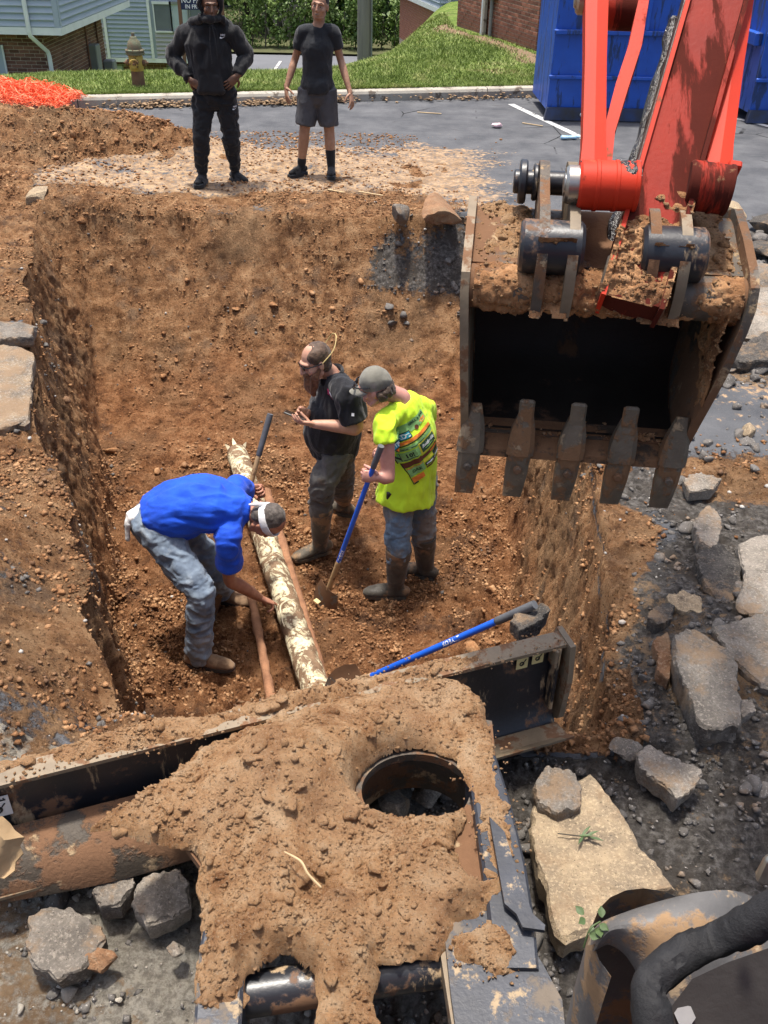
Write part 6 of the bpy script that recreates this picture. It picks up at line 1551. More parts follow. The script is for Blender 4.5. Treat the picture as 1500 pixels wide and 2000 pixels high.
# ------------------------------------------------------------------ shovels
M_BLUE = pmat('blue_fibreglass', (0.012, 0.115, 0.62), (0.010, 0.085, 0.48), 8, 0.35, 0, 0.05, 80, 0.002, 0.5, spl=(MUD, 0.68, 12))
M_GRIP = pmat('grey_grip', (0.105, 0.108, 0.115), (0.07, 0.072, 0.078), 14, 0.6)
M_WOOD = pmat('ash_handle', (0.42, 0.285, 0.145), (0.30, 0.19, 0.09), 7, 0.6, 0, 0.15, 60, 0.003, 0.4, spl=(MUD, 0.60, 8), stretch=(1, 1, 0.2))
M_SPADE = pmat('spade_steel', (0.17, 0.155, 0.135), (0.09, 0.08, 0.07), 8, 0.5, 0.4, 0.2, 60, 0.003, 0.4, spl=(MUD, 0.45, 7))
def shovel(label, top, bot, shaft_mat, grip_len, socket_mat, socket_len, side, letters=None, loc=None, blade=True, lettpos=0.72):
    top, bot = V(top), V(bot); d = (bot - top).normalized(); L = (bot - top).length
    sh_ = empty('shovel', bot, label, 'shovel')
    m = MB(); m.tube([top + d * grip_len, top.lerp(bot, 0.5), bot - d * socket_len], [0.0165, 0.0165, 0.0165], 14, 3, round_cap=False); hd = m.build('handle', shaft_mat, sh_)
    m = MB(); m.tube([top, top + d * 0.01, top + d * grip_len], [0.0185, 0.0205, 0.0195], 14, 3); m.build('grip', M_GRIP, sh_)
    m = MB(); m.tube([bot - d * socket_len, bot - d * (socket_len * 0.4), bot], [0.0185, 0.019, 0.021], 14, 3); m.build('socket', socket_mat, sh_)
    if blade:
        s_ = V(side); s_ = (s_ - d * s_.dot(d)).normalized(); n = s_.cross(d)
        rows = []
        for t, hw in ((0.0, 0.09), (0.08, 0.112), (0.16, 0.112), (0.22, 0.09), (0.27, 0.05), (0.295, 0.008)):
            rows.append([bot + d * (t - 0.015) + s_ * (hw * k) + n * (0.022 * (k * k) - 0.02 + 0.02 * t) for k in np.linspace(-1, 1, 9)])
        m = MB(); m.sheet(rows, 0.003, n); m.build('blade', M_SPADE, sh_, angle=0.8)
    if letters:
        xv = -d; v_ = (V(0, 0, CAMH) - top.lerp(bot, lettpos)); n_ = (v_ - d * v_.dot(d)).normalized(); yv = n_.cross(xv)
        if letters[1]: xv, yv = -xv, -yv
        fn = project_on([hd], top.lerp(bot, lettpos), xv, yv, n_, 0.05)
        text_decal('lettering', fn, letters[0], 0, 0, 0.030, M_WHITELOGO, hd, 0.0, 0.0012, 0.0008)
    return sh_
s1 = shovel("blue handled shovel gripped by the worker in lime yellow", SH1_TOP, SH1_BOT, M_BLUE, 0.16, M_WOOD, 0.26, (0.5, -0.5, 0), ('KOBALT', True), lettpos=0.74)
shovel('wooden shovel with grey grip held by the bending worker in blue', SH2_TOP, SH2_BOT, M_WOOD, 0.27, M_WOOD, 0.10, (0.2, 1, 0))
t3 = at(1042, 1182, 0.10); b3d = (W(775, 1299, 3.35) - t3).normalized()
shovel('blue handled shovel leaning in the near corner of the pit', t3, t3 + b3d * 1.18, M_BLUE, 0.21, M_WOOD, 0.1, (0, 0.6, 0.8), ('KOBALT', False), lettpos=0.42)
tg = empty('paper_label', at(625, 1184, -1.45), 'small yellow label stuck on the shovel blade', 'label')
m = MB(); q = SH1_BOT + (SH1_BOT - SH1_TOP).normalized() * 0.13 + V(-0.045, -0.03, 0.03)
m.box(q, (0.055, 0.028, 0.002), (V(0.6, -0.75, 0.1).normalized(), V(0.75, 0.6, 0.25).normalized(), V(0, -0.2, 0.97).normalized())); m.build('sticker', M_STKY, tg, smooth=False)
# ================================================================== THINGS IN AND ROUND THE PIT
n = NT('flaking_cream_pipe'); n.coord()
fl_ = n.math('MULTIPLY', n.val(n.noise(7, 8, 0.78, None, 0.8), 0.475, 0.53), n.val(n.noise(45, 5, 0.7), 0.34, 0.46))
cream = n.ramp(n.noise(30, 4, 0.6), [(0.3, (0.52, 0.44, 0.27)), (0.7, (0.70, 0.63, 0.44))])
base = n.ramp(n.noise(16, 5, 0.7), [(0.35, (0.115, 0.068, 0.038)), (0.65, (0.225, 0.145, 0.085))])
M_PIPE = n.done(n.mix(fl_, base, cream), 0.75, n.bump(n.math('ADD', n.math('MULTIPLY', n.noise(40, 5, 0.7), 0.6), fl_), 0.6, 0.008), 0, 0.3)
PA, PB = at(463, 885, -1.37), at(660, 1480, -1.37)
pd = (PB - PA).normalized()
pe = empty('water_main_pipe', ((PA + PB) / 2).to_tuple()[:2] + (-1.5,), 'cream pipe with flaking coating running along the pit floor', 'pipe')
def pipe_mesh(a, b, r, seed, amp, seg=40, rings=160):
    ax = (b - a).normalized(); x = ax.cross(V(0, 0, 1)).normalized(); z = x.cross(ax)
    t = np.linspace(0, (b - a).length, rings); an_ = np.linspace(0, 2 * np.pi, seg, endpoint=False)
    T_, A_ = np.meshgrid(t, an_, indexing='ij')
    p = np.array(a)[None, None] + T_[..., None] * np.array(ax) + r * (np.cos(A_)[..., None] * np.array(x) + np.sin(A_)[..., None] * np.array(z))
    nn = (np.cos(A_)[..., None] * np.array(x) + np.sin(A_)[..., None] * np.array(z)).reshape(-1, 3)
    p = p.reshape(-1, 3); p = p + nn * (fbm(p, 18, 3, seed) * amp + sstep(0.05, 0.12, fbm(p, 6, 3, seed + 2)) * amp * 0.7)[:, None]
    i = np.arange((rings - 1) * seg); r_ = i // seg; c = i % seg; d = (c + 1) % seg
    return mesh_np('pipe', p, np.stack([r_ * seg + c, r_ * seg + d, (r_ + 1) * seg + d, (r_ + 1) * seg + c], 1))
put('pipe_barrel', pipe_mesh(PA, PB, 0.086, 3, 0.006), M_PIPE, pe)
m = MB()
for k in (1, 3, 6):                          # curled flakes standing off the barrel's end
    a = R(20 + 160 * k / 8); x = pd.cross(V(0, 0, 1)).normalized(); z = x.cross(pd); o_ = x * math.cos(a) + z * math.sin(a)
    q = PA + o_ * 0.085; s = x * -math.sin(a) + z * math.cos(a); L = 0.03 + 0.04 * random.random()
    m.sheet([[q + s * 0.018, q - s * 0.018], [q - pd * L * 0.5 + s * 0.014 + o_ * 0.008, q - pd * L * 0.5 - s * 0.014 + o_ * 0.008], [q - pd * L + s * 0.003 + o_ * 0.03, q - pd * L - s * 0.003 + o_ * 0.03]], 0.003, o_)
m.build('coating_flake', pmat('cream_flake', (0.62, 0.54, 0.36), None, 20, 0.7), pe)
m = MB()
x = pd.cross(V(0, 0, 1)).normalized(); z = x.cross(pd)
qf = PA + pd * ((W(556, 1186, 4.72) - PA).dot(pd))
cr_ = [qf + pd * (0.20 * t) + (x * math.cos(a) + z * math.sin(a)) * 0.091 for t, a in ((-0.15, 2.0), (-0.1, 1.5), (-0.05, 1.0), (0.1, 0.75), (0.5, 0.65), (0.9, 0.6))]
m.tube(cr_, [0.004, 0.006, 0.006, 0.006, 0.005, 0.003], 8, 5); m.build('crack_ridge', bpy.data.materials['cream_flake'], pe)
M_RUSTPIPE = pmat('rusty_clay_covered_pipe', (0.33, 0.165, 0.085), (0.17, 0.078, 0.040), 9, 0.9, 0, 0.7, 50, 0.012)
for lab, a, b, r in (('thin rusty pipe half buried along the left of the cream pipe', at(488, 1150, -1.43), at(540, 1420, -1.45), 0.028), ('thin rusty pipe lying right beside the cream pipe', at(520, 960, -1.36), at(668, 1450, -1.39), 0.034)):
    o = put('service_pipe', pipe_mesh(a, b, r, int(r * 1000), 0.006, 20, 90), M_RUSTPIPE, None, a.lerp(b, 0.5)); tag(o, lab, 'pipe')

# ------------------------------------------------------------------ broken pavement, kerb and stones
def chunk_mat(name, c1, c2, dirt=0.58, spk=(0.40, 0.39, 0.37)):
    n = NT(name); n.coord(jitter=True)
    c = n.ramp(n.noise(9, 5, 0.65), [(0.35, c2), (0.65, c1)])
    c = n.mix(n.math('MULTIPLY', n.val(n.noise(85, 4, 0.75), 0.50, 0.66), 0.75), c, spk)
    c = n.mix(n.val(n.noise(130, 3, 0.7), 0.60, 0.70), c, tuple(x * 0.35 for x in c2))
    c = n.mix(1.0, c, (1.06, 0.98, 0.88), 'MULTIPLY')
    c = n.mix(n.math('MULTIPLY', n.val(n.noise(5, 7, 0.75), dirt - 0.05, dirt + 0.1), 0.8), c, (0.24, 0.16, 0.095))
    return n.done(c, 0.93, n.bump(n.math('ADD', n.noise(60, 6, 0.75), n.math('MULTIPLY', n.noise(48, 3, 0.6), 0.8)), 0.8, 0.016), 0, 0.3)
M_ASPH = chunk_mat('broken_asphalt', (0.185, 0.176, 0.165), (0.098, 0.093, 0.088), 0.52, (0.30, 0.285, 0.265))
M_ASPHD = chunk_mat('dark_broken_asphalt', (0.085, 0.082, 0.08), (0.035, 0.034, 0.034), 0.54, (0.16, 0.155, 0.145))
M_ASPHP = chunk_mat('pale_broken_asphalt', (0.27, 0.255, 0.235), (0.14, 0.133, 0.122), 0.54, (0.40, 0.375, 0.345))
M_CONC = chunk_mat('sandy_concrete', (0.36, 0.295, 0.205), (0.185, 0.155, 0.12), 0.58, (0.50, 0.42, 0.30))
M_ROCK = chunk_mat('brown_rock', (0.28, 0.165, 0.095), (0.15, 0.080, 0.045), 0.52, (0.33, 0.25, 0.18))
def chunk(name, label, poly, z, th, mat, tilt=(0, 0), seed=1, group=None, cat='rubble', rough=1.0, res=0.016, zfun=None):
    """broken slab: outline (picture measure on the level z), rough top, ragged sides"""
    P = np.array([tuple(at(x, y, z)[:2]) for x, y in poly]); c = P.mean(0)
    nA = 100
    an_ = np.linspace(0, 2 * np.pi, nA, endpoint=False); dx, dy = np.cos(an_), np.sin(an_)
    rad = np.full(nA, 1e9)
    for k in range(len(P)):
        x0, y0 = P[k] - c; x1, y1 = P[(k + 1) % len(P)] - c; ex, ey = x1 - x0, y1 - y0
        den = dx * ey - dy * ex; den = np.where(np.abs(den) < 1e-9, 1e-9, den)
        t = (x0 * ey - y0 * ex) / den; s_ = (x0 * dy - y0 * dx) / den
        rad = np.where((t > 0) & (s_ >= -1e-6) & (s_ <= 1 + 1e-6), np.minimum(rad, t), rad)
    rad = np.where(rad > 1e8, np.median(rad), rad)
    e3 = np.stack([c[0] + dx * rad, c[1] + dy * rad, np.full(nA, seed * 1.7)], 1)
    rad_low = rad + rough * 0.012 * fbm(e3, 10, 2, seed)
    rad = rad_low + rough * 0.011 * fbm(e3, 40, 3, seed + 1, 0.7)
    rows, zz = [], []
    ts = np.array([0, 0.15, 0.3, 0.45, 0.58, 0.7, 0.8, 0.88, 0.94, 0.975, 1.0])
    for t in ts:
        x, y = c[0] + dx * rad * t, c[1] + dy * rad * t; f3 = np.stack([x, y, np.full(nA, seed * 1.7)], 1)
        top = th + rough * (0.008 * fbm(f3, 7, 3, seed + 2) + 0.006 * fbm(f3, 34, 3, seed + 3)) * min(1, 3 * t) - 0.008 * (t > 0.99) + tilt[0] * (x - c[0]) + tilt[1] * (y - c[1])
        rows.append(np.stack([x, y, top], 1))
    for sc_, fr in ((1.015, 0.85), (1.0, 0.55), (0.985, 0.25), (0.94, 0.0)):
        rr_ = rad * max(0, fr - 0.5) + rad_low * (1 - max(0, fr - 0.5)); x, y = c[0] + dx * rr_ * sc_, c[1] + dy * rr_ * sc_; f3 = np.stack([x, y, np.full(nA, fr * 0.9 + seed)], 1)
        jt = 1 + rough * 0.045 * fbm(f3, 30, 3, seed + 5 + int(fr * 100))
        x, y = c[0] + (x - c[0]) * jt, c[1] + (y - c[1]) * jt
        rows.append(np.stack([x, y, (th * fr) - 0.02 * (1 - fr) + tilt[0] * (x - c[0]) + tilt[1] * (y - c[1])], 1))
    rows[0][:, 2] = rows[0][:, 2].mean()
    vv = np.concatenate(rows); n_ = len(rows)
    i = np.arange((n_ - 1) * nA); r_ = i // nA; k_ = i % nA; k2 = (k_ + 1) % nA
    F = np.stack([r_ * nA + k_, (r_ + 1) * nA + k_, (r_ + 1) * nA + k2, r_ * nA + k2], 1)
    vv[:, 2] += z
    me = mesh_np(name, vv, F)
    o = put(name, me, mat, None, (c[0], c[1], z), True, 0.45)
    return tag(o, label, cat, group)
def ico3():
    v, f = ico2(); v = [tuple(p) for p in v]; mid = {}; out = []
    def m(a, b):
        k = (min(a, b), max(a, b))
        if k not in mid:
            p = np.array(v[a]) + np.array(v[b]); p /= np.linalg.norm(p); v.append(tuple(p)); mid[k] = len(v) - 1
        return mid[k]
    for a, b, c in f:
        x, y, z = m(a, b), m(b, c), m(c, a); out += [(a, x, z), (b, y, x), (c, z, y), (x, y, z)]
    return np.array(v), np.array(out)
ICO3 = ico3()
def rock(name, label, poly, z, h, mat, seed, cat):
    g_ = np.random.default_rng(seed); v, f = ICO3; v = v.copy()
    for k in range(11):
        pn = g_.normal(size=3); pn /= np.linalg.norm(pn); o_ = v @ pn - g_.uniform(0.45, 0.8); v = v - np.maximum(o_, 0)[:, None] * pn
    v = v * (1 + 0.10 * fbm(v, 1.6, 3, seed) + 0.05 * fbm(v, 5, 2, seed + 1))[:, None]
    P = np.array([tuple(at(x, y, z)[:2]) for x, y in poly]); lo, hi = P.min(0), P.max(0); c = (lo + hi) / 2
    v = v / np.abs(v).max(0)
    vv = np.stack([c[0] + v[:, 0] * (hi[0] - lo[0]) / 2, c[1] + v[:, 1] * max((hi[1] - lo[1]) / 2, 0.3 * (hi[0] - lo[0])), z + h * 0.42 + v[:, 2] * h * 0.58], 1)
    o = put(name, mesh_np(name, vv, f), mat, None, (c[0], c[1], z), True, 0.5); return tag(o, label, cat)
CH = [
 ('asphalt_slab', 'large grey broken asphalt slab lying tilted right of the dozer blade', [(1308, 1285), (1335, 1262), (1400, 1288), (1425, 1300), (1440, 1395), (1438, 1448), (1385, 1458), (1350, 1435), (1330, 1380), (1308, 1330)], 0.03, 0.10, M_ASPH, (-0.10, 0.06)),
 ('asphalt_slab', 'pale grey flat asphalt slab cut by the right edge of the picture', [(1432, 1082), (1470, 1070), (1560, 1066), (1570, 1200), (1500, 1222), (1432, 1208), (1448, 1140)], 0.03, 0.07, M_ASPHP, (0.0, 0.02)),
 ('asphalt_slab', 'dark grey asphalt slab behind the large tilted slab', [(1388, 1252), (1470, 1228), (1570, 1230), (1570, 1372), (1480, 1360), (1440, 1330)], 0.02, 0.075, M_ASPH, (0.02, 0.03)),
 ('asphalt_chunk', 'oblong pale asphalt chunk on the dark asphalt near the lower right', [(1243, 1497), (1262, 1476), (1310, 1500), (1366, 1528), (1350, 1560), (1318, 1588), (1290, 1552), (1245, 1522)], 0.01, 0.065, M_ASPHP, (0.05, 0.05)),
 ('asphalt_chunk', 'round gravelly asphalt chunk resting on the sandy concrete slab', [(1034, 1560), (1060, 1530), (1110, 1528), (1135, 1555), (1125, 1600), (1085, 1614), (1045, 1598)], 0.08, 0.07, M_ASPH, (0, 0)),
 ('concrete_slab', 'long sandy concrete slab beside the right push arm', [(1030, 1620), (1060, 1590), (1150, 1545), (1185, 1590), (1245, 1690), (1298, 1765), (1220, 1800), (1150, 1850), (1090, 1872), (1075, 1830), (1045, 1740)], 0.01, 0.10, M_CONC, (0, 0)),
 ('asphalt_chunk', 'pointed pale chunk above the pale slab on the right bank', [(1346, 1036), (1378, 1015), (1402, 1040), (1405, 1075), (1390, 1092), (1360, 1075)], 0.03, 0.07, M_ASPHP, (0.1, 0.1)),
 ('asphalt_chunk', 'cream coloured chunk lying left of the pale slab', [(1296, 1182), (1330, 1170), (1365, 1188), (1362, 1208), (1330, 1214), (1302, 1200)], 0.02, 0.055, M_CONC, (0, 0.1)),
 ('asphalt_chunk', 'small black asphalt chunk beside the cream chunk', [(1258, 1212), (1290, 1198), (1312, 1205), (1306, 1228), (1280, 1238), (1260, 1228)], 0.02, 0.06, M_ASPHD, (0, 0)),
 ('asphalt_chunk', 'flat grey chunk under the bucket on the right bank', [(1330, 948), (1365, 938), (1405, 952), (1385, 970), (1345, 972)], 0.02, 0.05, M_ASPHP, (0.05, 0)),
 ('asphalt_chunk', 'dark chunk with rusty side between the cream chunk and the dark slab', [(1350, 1110), (1400, 1090), (1440, 1120), (1445, 1180), (1410, 1200), (1370, 1170)], 0.0, 0.07, M_ASPHD, (-0.05, 0.1)),
 ('asphalt_chunk', 'grey lump at the blade end below the large tilted slab', [(1185, 1470), (1230, 1452), (1250, 1470), (1235, 1494), (1200, 1496)], 0.01, 0.055, M_ASPH, (0, 0)),
 ('asphalt_chunk', 'pale chip standing against the large tilted slab', [(1440, 1390), (1462, 1385), (1466, 1405), (1446, 1416)], 0.01, 0.05, M_ASPHP, (0, 0)),
 ('asphalt_chunk', 'dark chunk wedged beside the orange clay right of the blade', [(1272, 1270), (1300, 1255), (1312, 1300), (1300, 1345), (1280, 1330)], 0.02, 0.06, M_ROCK, (0, 0)),
 ('asphalt_slab', 'thick grey asphalt piece standing behind the shovel grip', [(996, 1228), (1022, 1204), (1056, 1196), (1070, 1212), (1054, 1236), (1012, 1250)], 0.0, 0.06, M_ASPHD, (0.1, -0.1)),
 ('asphalt_slab', 'ragged grey asphalt slab under the left end of the blade', [(275, 1762), (300, 1732), (345, 1715), (372, 1745), (375, 1790), (340, 1812), (290, 1830), (268, 1800)], 0.02, 0.06, M_ASPHP, (0, 0)),
 ('asphalt_slab', 'brownish asphalt slab left of the ragged one below the blade', [(180, 1760), (215, 1715), (262, 1700), (262, 1745), (240, 1790), (200, 1795)], 0.02, 0.055, M_ASPH, (0, 0)),
 ('asphalt_slab', 'flat crumbling asphalt slab in the lower left corner', [(60, 1810), (110, 1790), (180, 1810), (212, 1850), (180, 1900), (120, 1935), (70, 1900)], 0.01, 0.05, M_ASPH, (0, 0)),
 ('stone', 'small orange stone beside the flat slab in the lower left', [(168, 1880), (205, 1862), (235, 1875), (215, 1900), (180, 1905)], 0.02, 0.04, M_ROCK, (0, 0)),
 ('stone', 'egg shaped pale stone below the ragged slab', [(322, 1860), (345, 1845), (364, 1850), (355, 1868), (330, 1874)], 0.02, 0.03, M_ASPHP, (0, 0)),
 ('asphalt_slab', 'dusty slab of pavement left standing on the left rim', [(-60, 690), (30, 690), (72, 705), (62, 780), (60, 835), (20, 850), (-60, 870)], 0.0, 0.055, chunk_mat('dusty_pavement', (0.27, 0.215, 0.15), (0.13, 0.115, 0.10), 0.48), (0, 0)),
 ('asphalt_slab', 'narrow broken pavement strip above the dusty slab on the left rim', [(-60, 655), (20, 645), (72, 652), (70, 672), (10, 676), (-60, 682)], 0.0, 0.06, M_ASPH, (0, 0.05)),
 ('rock', 'orange brown boulder on the far rim beside the bucket', [(820, 432), (832, 410), (870, 404), (896, 420), (898, 448), (865, 456), (828, 452)], 0.0, 0.16, M_ROCK, (0, 0.1)),
 ('rock', 'grey stone standing upright on the far rim left of the boulder', [(760, 436), (765, 424), (798, 424), (800, 438), (780, 442)], 0.0, 0.17, M_ASPH, (0, 0)),
 ('rock', 'tan rock lying on the spoil at the upper left', [(52, 402), (66, 384), (92, 380), (98, 394), (80, 408), (60, 412)], 0.03, 0.13, M_CONC, (0, 0.1)),
 ('rock', 'dark rounded rock near the crest of the spoil heap', [(222, 262), (232, 250), (246, 252), (250, 264), (236, 270)], 0.22, 0.12, M_ROCK, (0, 0)),
 ('asphalt_slab', 'large pale slab right of the bucket', [(1415, 640), (1445, 590), (1500, 580), (1580, 590), (1580, 660), (1480, 672), (1440, 668)], 0.02, 0.07, M_ASPHP, (0, 0.05)),
 ('asphalt_slab', 'dark edged slab below the large pale slab right of the bucket', [(1400, 712), (1440, 690), (1490, 676), (1560, 690), (1540, 720), (1450, 722)], 0.02, 0.08, M_ASPHD, (0.05, 0.08)),
 ('asphalt_slab', 'tan rock on the white dusted asphalt near the top of the bucket', [(1402, 424), (1420, 408), (1442, 412), (1446, 428), (1425, 436)], 0.02, 0.10, M_CONC, (0, 0)),
 ('asphalt_slab', 'dark asphalt lump at the right edge beside the white dusted patch', [(1470, 452), (1485, 434), (1560, 436), (1560, 462), (1500, 466)], 0.02, 0.12, M_ASPHD, (0, 0)),
 ('asphalt_slab', 'black flat lump right of the bucket shoulder', [(1440, 500), (1465, 482), (1510, 484), (1540, 500), (1500, 512), (1460, 512)], 0.02, 0.09, M_ASPHD, (0, 0)),
 ('asphalt_slab', 'grey boulder like lump behind the bucket shoulder', [(1430, 560), (1450, 530), (1490, 524), (1510, 545), (1490, 570), (1450, 574)], 0.02, 0.12, M_ASPH, (0, 0)),
 ('stone', 'cream stone on the grey asphalt right of the bucket teeth', [(1446, 852), (1458, 838), (1468, 842), (1466, 856), (1454, 860)], 0.0, 0.06, M_CONC, (0, 0)),
 ('stone', 'blackened stone in the round opening of the cross plate', [(735, 1590), (760, 1545), (800, 1560), (795, 1610), (760, 1625)], 0.05, 0.08, M_ASPH, (0, 0)),
 ('stone', 'grey stone at the back of the round opening', [(800, 1560), (830, 1530), (870, 1545), (860, 1580), (820, 1590)], 0.04, 0.06, M_ASPHP, (0, 0)),
]
for k, (nm, lab, poly, z, th, mt, tilt) in enumerate(CH):
    if nm in ('rock', 'stone') or 'lump' in lab or 'tan rock' in lab: rock('rock' if nm == 'asphalt_slab' else nm, lab, poly, z, th * 1.25, mt, 500 + k, {'stone': 'stone'}.get(nm, 'rock')); continue
    chunk(nm, lab, poly, z, th, mt, tilt, 100 + 7 * k, cat={'asphalt_slab': 'slab', 'asphalt_chunk': 'chunk', 'concrete_slab': 'slab', 'stone': 'stone', 'rock': 'rock'}[nm], rough=1.6)

# ------------------------------------------------------------------ litter, twig, leaves, cardboard
M_CARD = pmat('torn_cardboard', (0.42, 0.29, 0.16), (0.30, 0.20, 0.10), 9, 0.85, 0, 0.3)
m = MB(); o_ = E(15, 1660, 2.30)
g0 = []
for i, (x, y) in enumerate([(-60, 1590), (5, 1592), (46, 1640), (40, 1680), (10, 1722), (-60, 1740)]): g0.append((x, y))
rows = []
for t in np.linspace(0, 1, 9):
    yy = 1594 + 120 * t; x1 = np.interp(yy, [1594, 1640, 1680, 1722], [6, 46, 40, 8]) + 5 * math.sin(t * 23)
    rows.append([E(-70 + (x1 + 70) * s, yy + 3 * math.sin(s * 9 + t * 5), 2.26 + 0.02 * math.sin(6 * s + 3 * t)) for s in np.linspace(0, 1, 10)])
m.sheet(rows, 0.006, (0, -0.4, 0.9)); tag(m.build('cardboard', M_CARD, None, o_), 'torn brown cardboard at the left end of the dozer blade', 'cardboard')
M_STRAW = pmat('dry_straw', (0.52, 0.39, 0.22), (0.40, 0.28, 0.15), 20, 0.8)
q = at(556, 1664, 0.56); q2 = at(626, 1732, 0.53)
m = MB(); m.tube([q, q.lerp(q2, 0.35) + V(0.01, 0, 0.012), q.lerp(q2, 0.7) + V(-0.004, 0, 0.01), q2], [0.002, 0.0035, 0.0035, 0.003], 6, 4)
tag(m.build('straw', M_STRAW, None, q), 'pale straw stuck in the clay heap on the blade', 'straw')
M_LEAF = pmat('green_leaf', (0.075, 0.115, 0.040), (0.045, 0.075, 0.025), 20, 0.55)
def leaf(m, a, d, n, L, w):
    d = V(d).normalized(); n = V(n); n = (n - d * n.dot(d)).normalized(); x = d.cross(n)
    m.sheet([[a + d * (L * t) + x * (w * s * math.sin(math.pi * min(t + 0.04, 0.97))) + n * (0.15 * w * abs(s) + 0.06 * L * math.sin(t * 3)) for s in (-1, -0.5, 0, 0.5, 1)] for t in np.linspace(0, 1, 7)])
tw = empty('twig', at(1130, 1630, 0.1), 'green leafy twig on the sandy concrete slab', 'twig')
m = MB(); a0, b0 = at(1090, 1628, 0.125), at(1160, 1636, 0.128); m.tube([a0, b0], [0.002, 0.0025], 6, 3); m.build('stem', pmat('twig_bark', (0.05, 0.04, 0.03)), tw)
for k, (dx, dy) in enumerate(((1, -0.1), (0.7, 0.7), (0.85, 0.3), (0.9, -0.4), (-0.3, -0.5))):
    m = MB(); leaf(m, a0.lerp(b0, 0.55 + 0.1 * k if k < 4 else 0.7), (dx, dy, 0.15), (0, 0, 1), 0.05, 0.005); m.build('leaf', M_LEAF, tw)
wd = empty('weed', at(1150, 1810, 0.3), 'small green weed hanging on the muddy swing bracket', 'weed')
for k in range(8):
    q = E(1158 + 18 * math.sin(k * 2.3), 1808 + 22 * math.cos(k * 1.7), 1.655); m = MB(); leaf(m, q, (math.sin(k * 2.1), math.cos(k * 3.0), 0.3), (0, -0.5, 0.8), 0.020, 0.007); m.build('leaf', M_LEAF, wd)
m = MB(); m.tube([E(1140, 1850, 1.66), E(1152, 1815, 1.65), E(1172, 1800, 1.66)], 0.0016, 6, 4); m.build('stem', M_LEAF, wd)
for lab, pxy, c in (('crumpled white and pink wrapper on the asphalt', (972, 245), (0.65, 0.45, 0.48)), ('crushed pale blue plastic bottle beside the white parking line', (1113, 268), (0.35, 0.55, 0.72))):
    p_ = at(*pxy, 0.03); mt = pmat('litter', c, tuple(x * 0.7 for x in c), 40, 0.4)
    m = MB()
    if 'bottle' in lab:
        m.tube([p_ - V(0.1, 0.02, 0), p_ - V(0.07, 0.02, 0), p_, p_ + V(0.07, 0.01, 0), p_ + V(0.1, 0.02, 0), p_ + V(0.125, 0.02, 0)], [0.028, (0.034, 0.024), (0.03, 0.02), (0.033, 0.028), 0.014, 0.013], 12, 4)
    else:
        m.ell(p_, (0.075, 0.05, 0.032), None, 16, 10); m.v = [tuple(V(v) + V(0, 0, 1) * 0 + (V(v) - p_) * float(d)) for v, d in zip(m.v, fbm(np.array(m.v), 22, 3, 3) * 0.8)]
    tag(m.build('bottle' if 'bottle' in lab else 'wrapper', mt, None, p_, angle=0.5), lab, 'litter')
for k, (a, b) in enumerate((((1020, 240), (1060, 246)), ((640, 370), (672, 376)), ((700, 374), (748, 382)), ((815, 219), (862, 222)))):
    a_, b_ = at(*a, 0.012), at(*b, 0.012); m = MB(); m.bar(a_, b_, 0.02, 0.010, bevel=0.002)
    tag(m.build('wood_splinter', M_STRAW, None, a_, angle=0.5), ['thin splinter of wood left of the dumpster', "short tan splinter near the woman's slides", 'long tan splinter on the dusty asphalt by the far rim', 'white wood splinter on the dark asphalt near the kerb'][k], 'splinter')
# ================================================================== KERB, LAWN, GRASS
KA, KB = at(-300, 222, 0), at(1060, 190, 0)
kd = (KB - KA).normalized(); kn_ = V(-kd.y, kd.x, 0)
M_KERB = pmat('kerb_concrete', (0.40, 0.37, 0.31), (0.27, 0.245, 0.205), 4, 0.9, 0, 0.5, 60, 0.006, spl=((0.16, 0.13, 0.10), 0.60, 5), spl2=((0.34, 0.24, 0.15), 0.66, 3))
kerb = empty('kerb', KA, 'long pale concrete kerb between car park and lawn', 'kerb'); kerb['kind'] = 'structure'
L = 3.05; k = 0; s = 0.0
while s < 26:
    a = KA + kd * s; b = KA + kd * (s + L - 0.012)
    m = MB(); pr = [(0, -0.05), (0.0, 0.10), (0.02, 0.135), (0.05, 0.15), (0.16, 0.15), (0.16, -0.05)]
    m.prism([a + kn_ * n_ + V(0, 0, z_) for n_, z_ in pr], b - a); m.build('kerb_stone', M_KERB, kerb, angle=0.5)
    s += L; k += 1
def kerb_y(x): return KA.y + (x - KA.x) * kd.y / kd.x
def lawn_z(x, y):
    x, y = np.asarray(x, float), np.asarray(y, float)
    ky = KA.y + (x - KA.x) * kd.y / kd.x
    d = y - ky
    left = np.maximum(0.14 + 0.03 * sstep(0, 1.2, d) - 0.195 * np.logaddexp(0, (d - 2.1) * 2.5) / 2.5, -3.3)
    right = 0.13 + 0.17 * sstep(0, 2.5, d) - 0.10 * sstep(3, 10, d) - 0.9 * sstep(10, 30, d)
    w = sstep(-1.6, 1.2, x - 0.06 * (d - 5))
    return left * (1 - w) + right * w + 0.03 * fbm(np.stack([x.ravel(), y.ravel(), 0 * x.ravel()], 1), 0.8, 3, 91).reshape(x.shape)
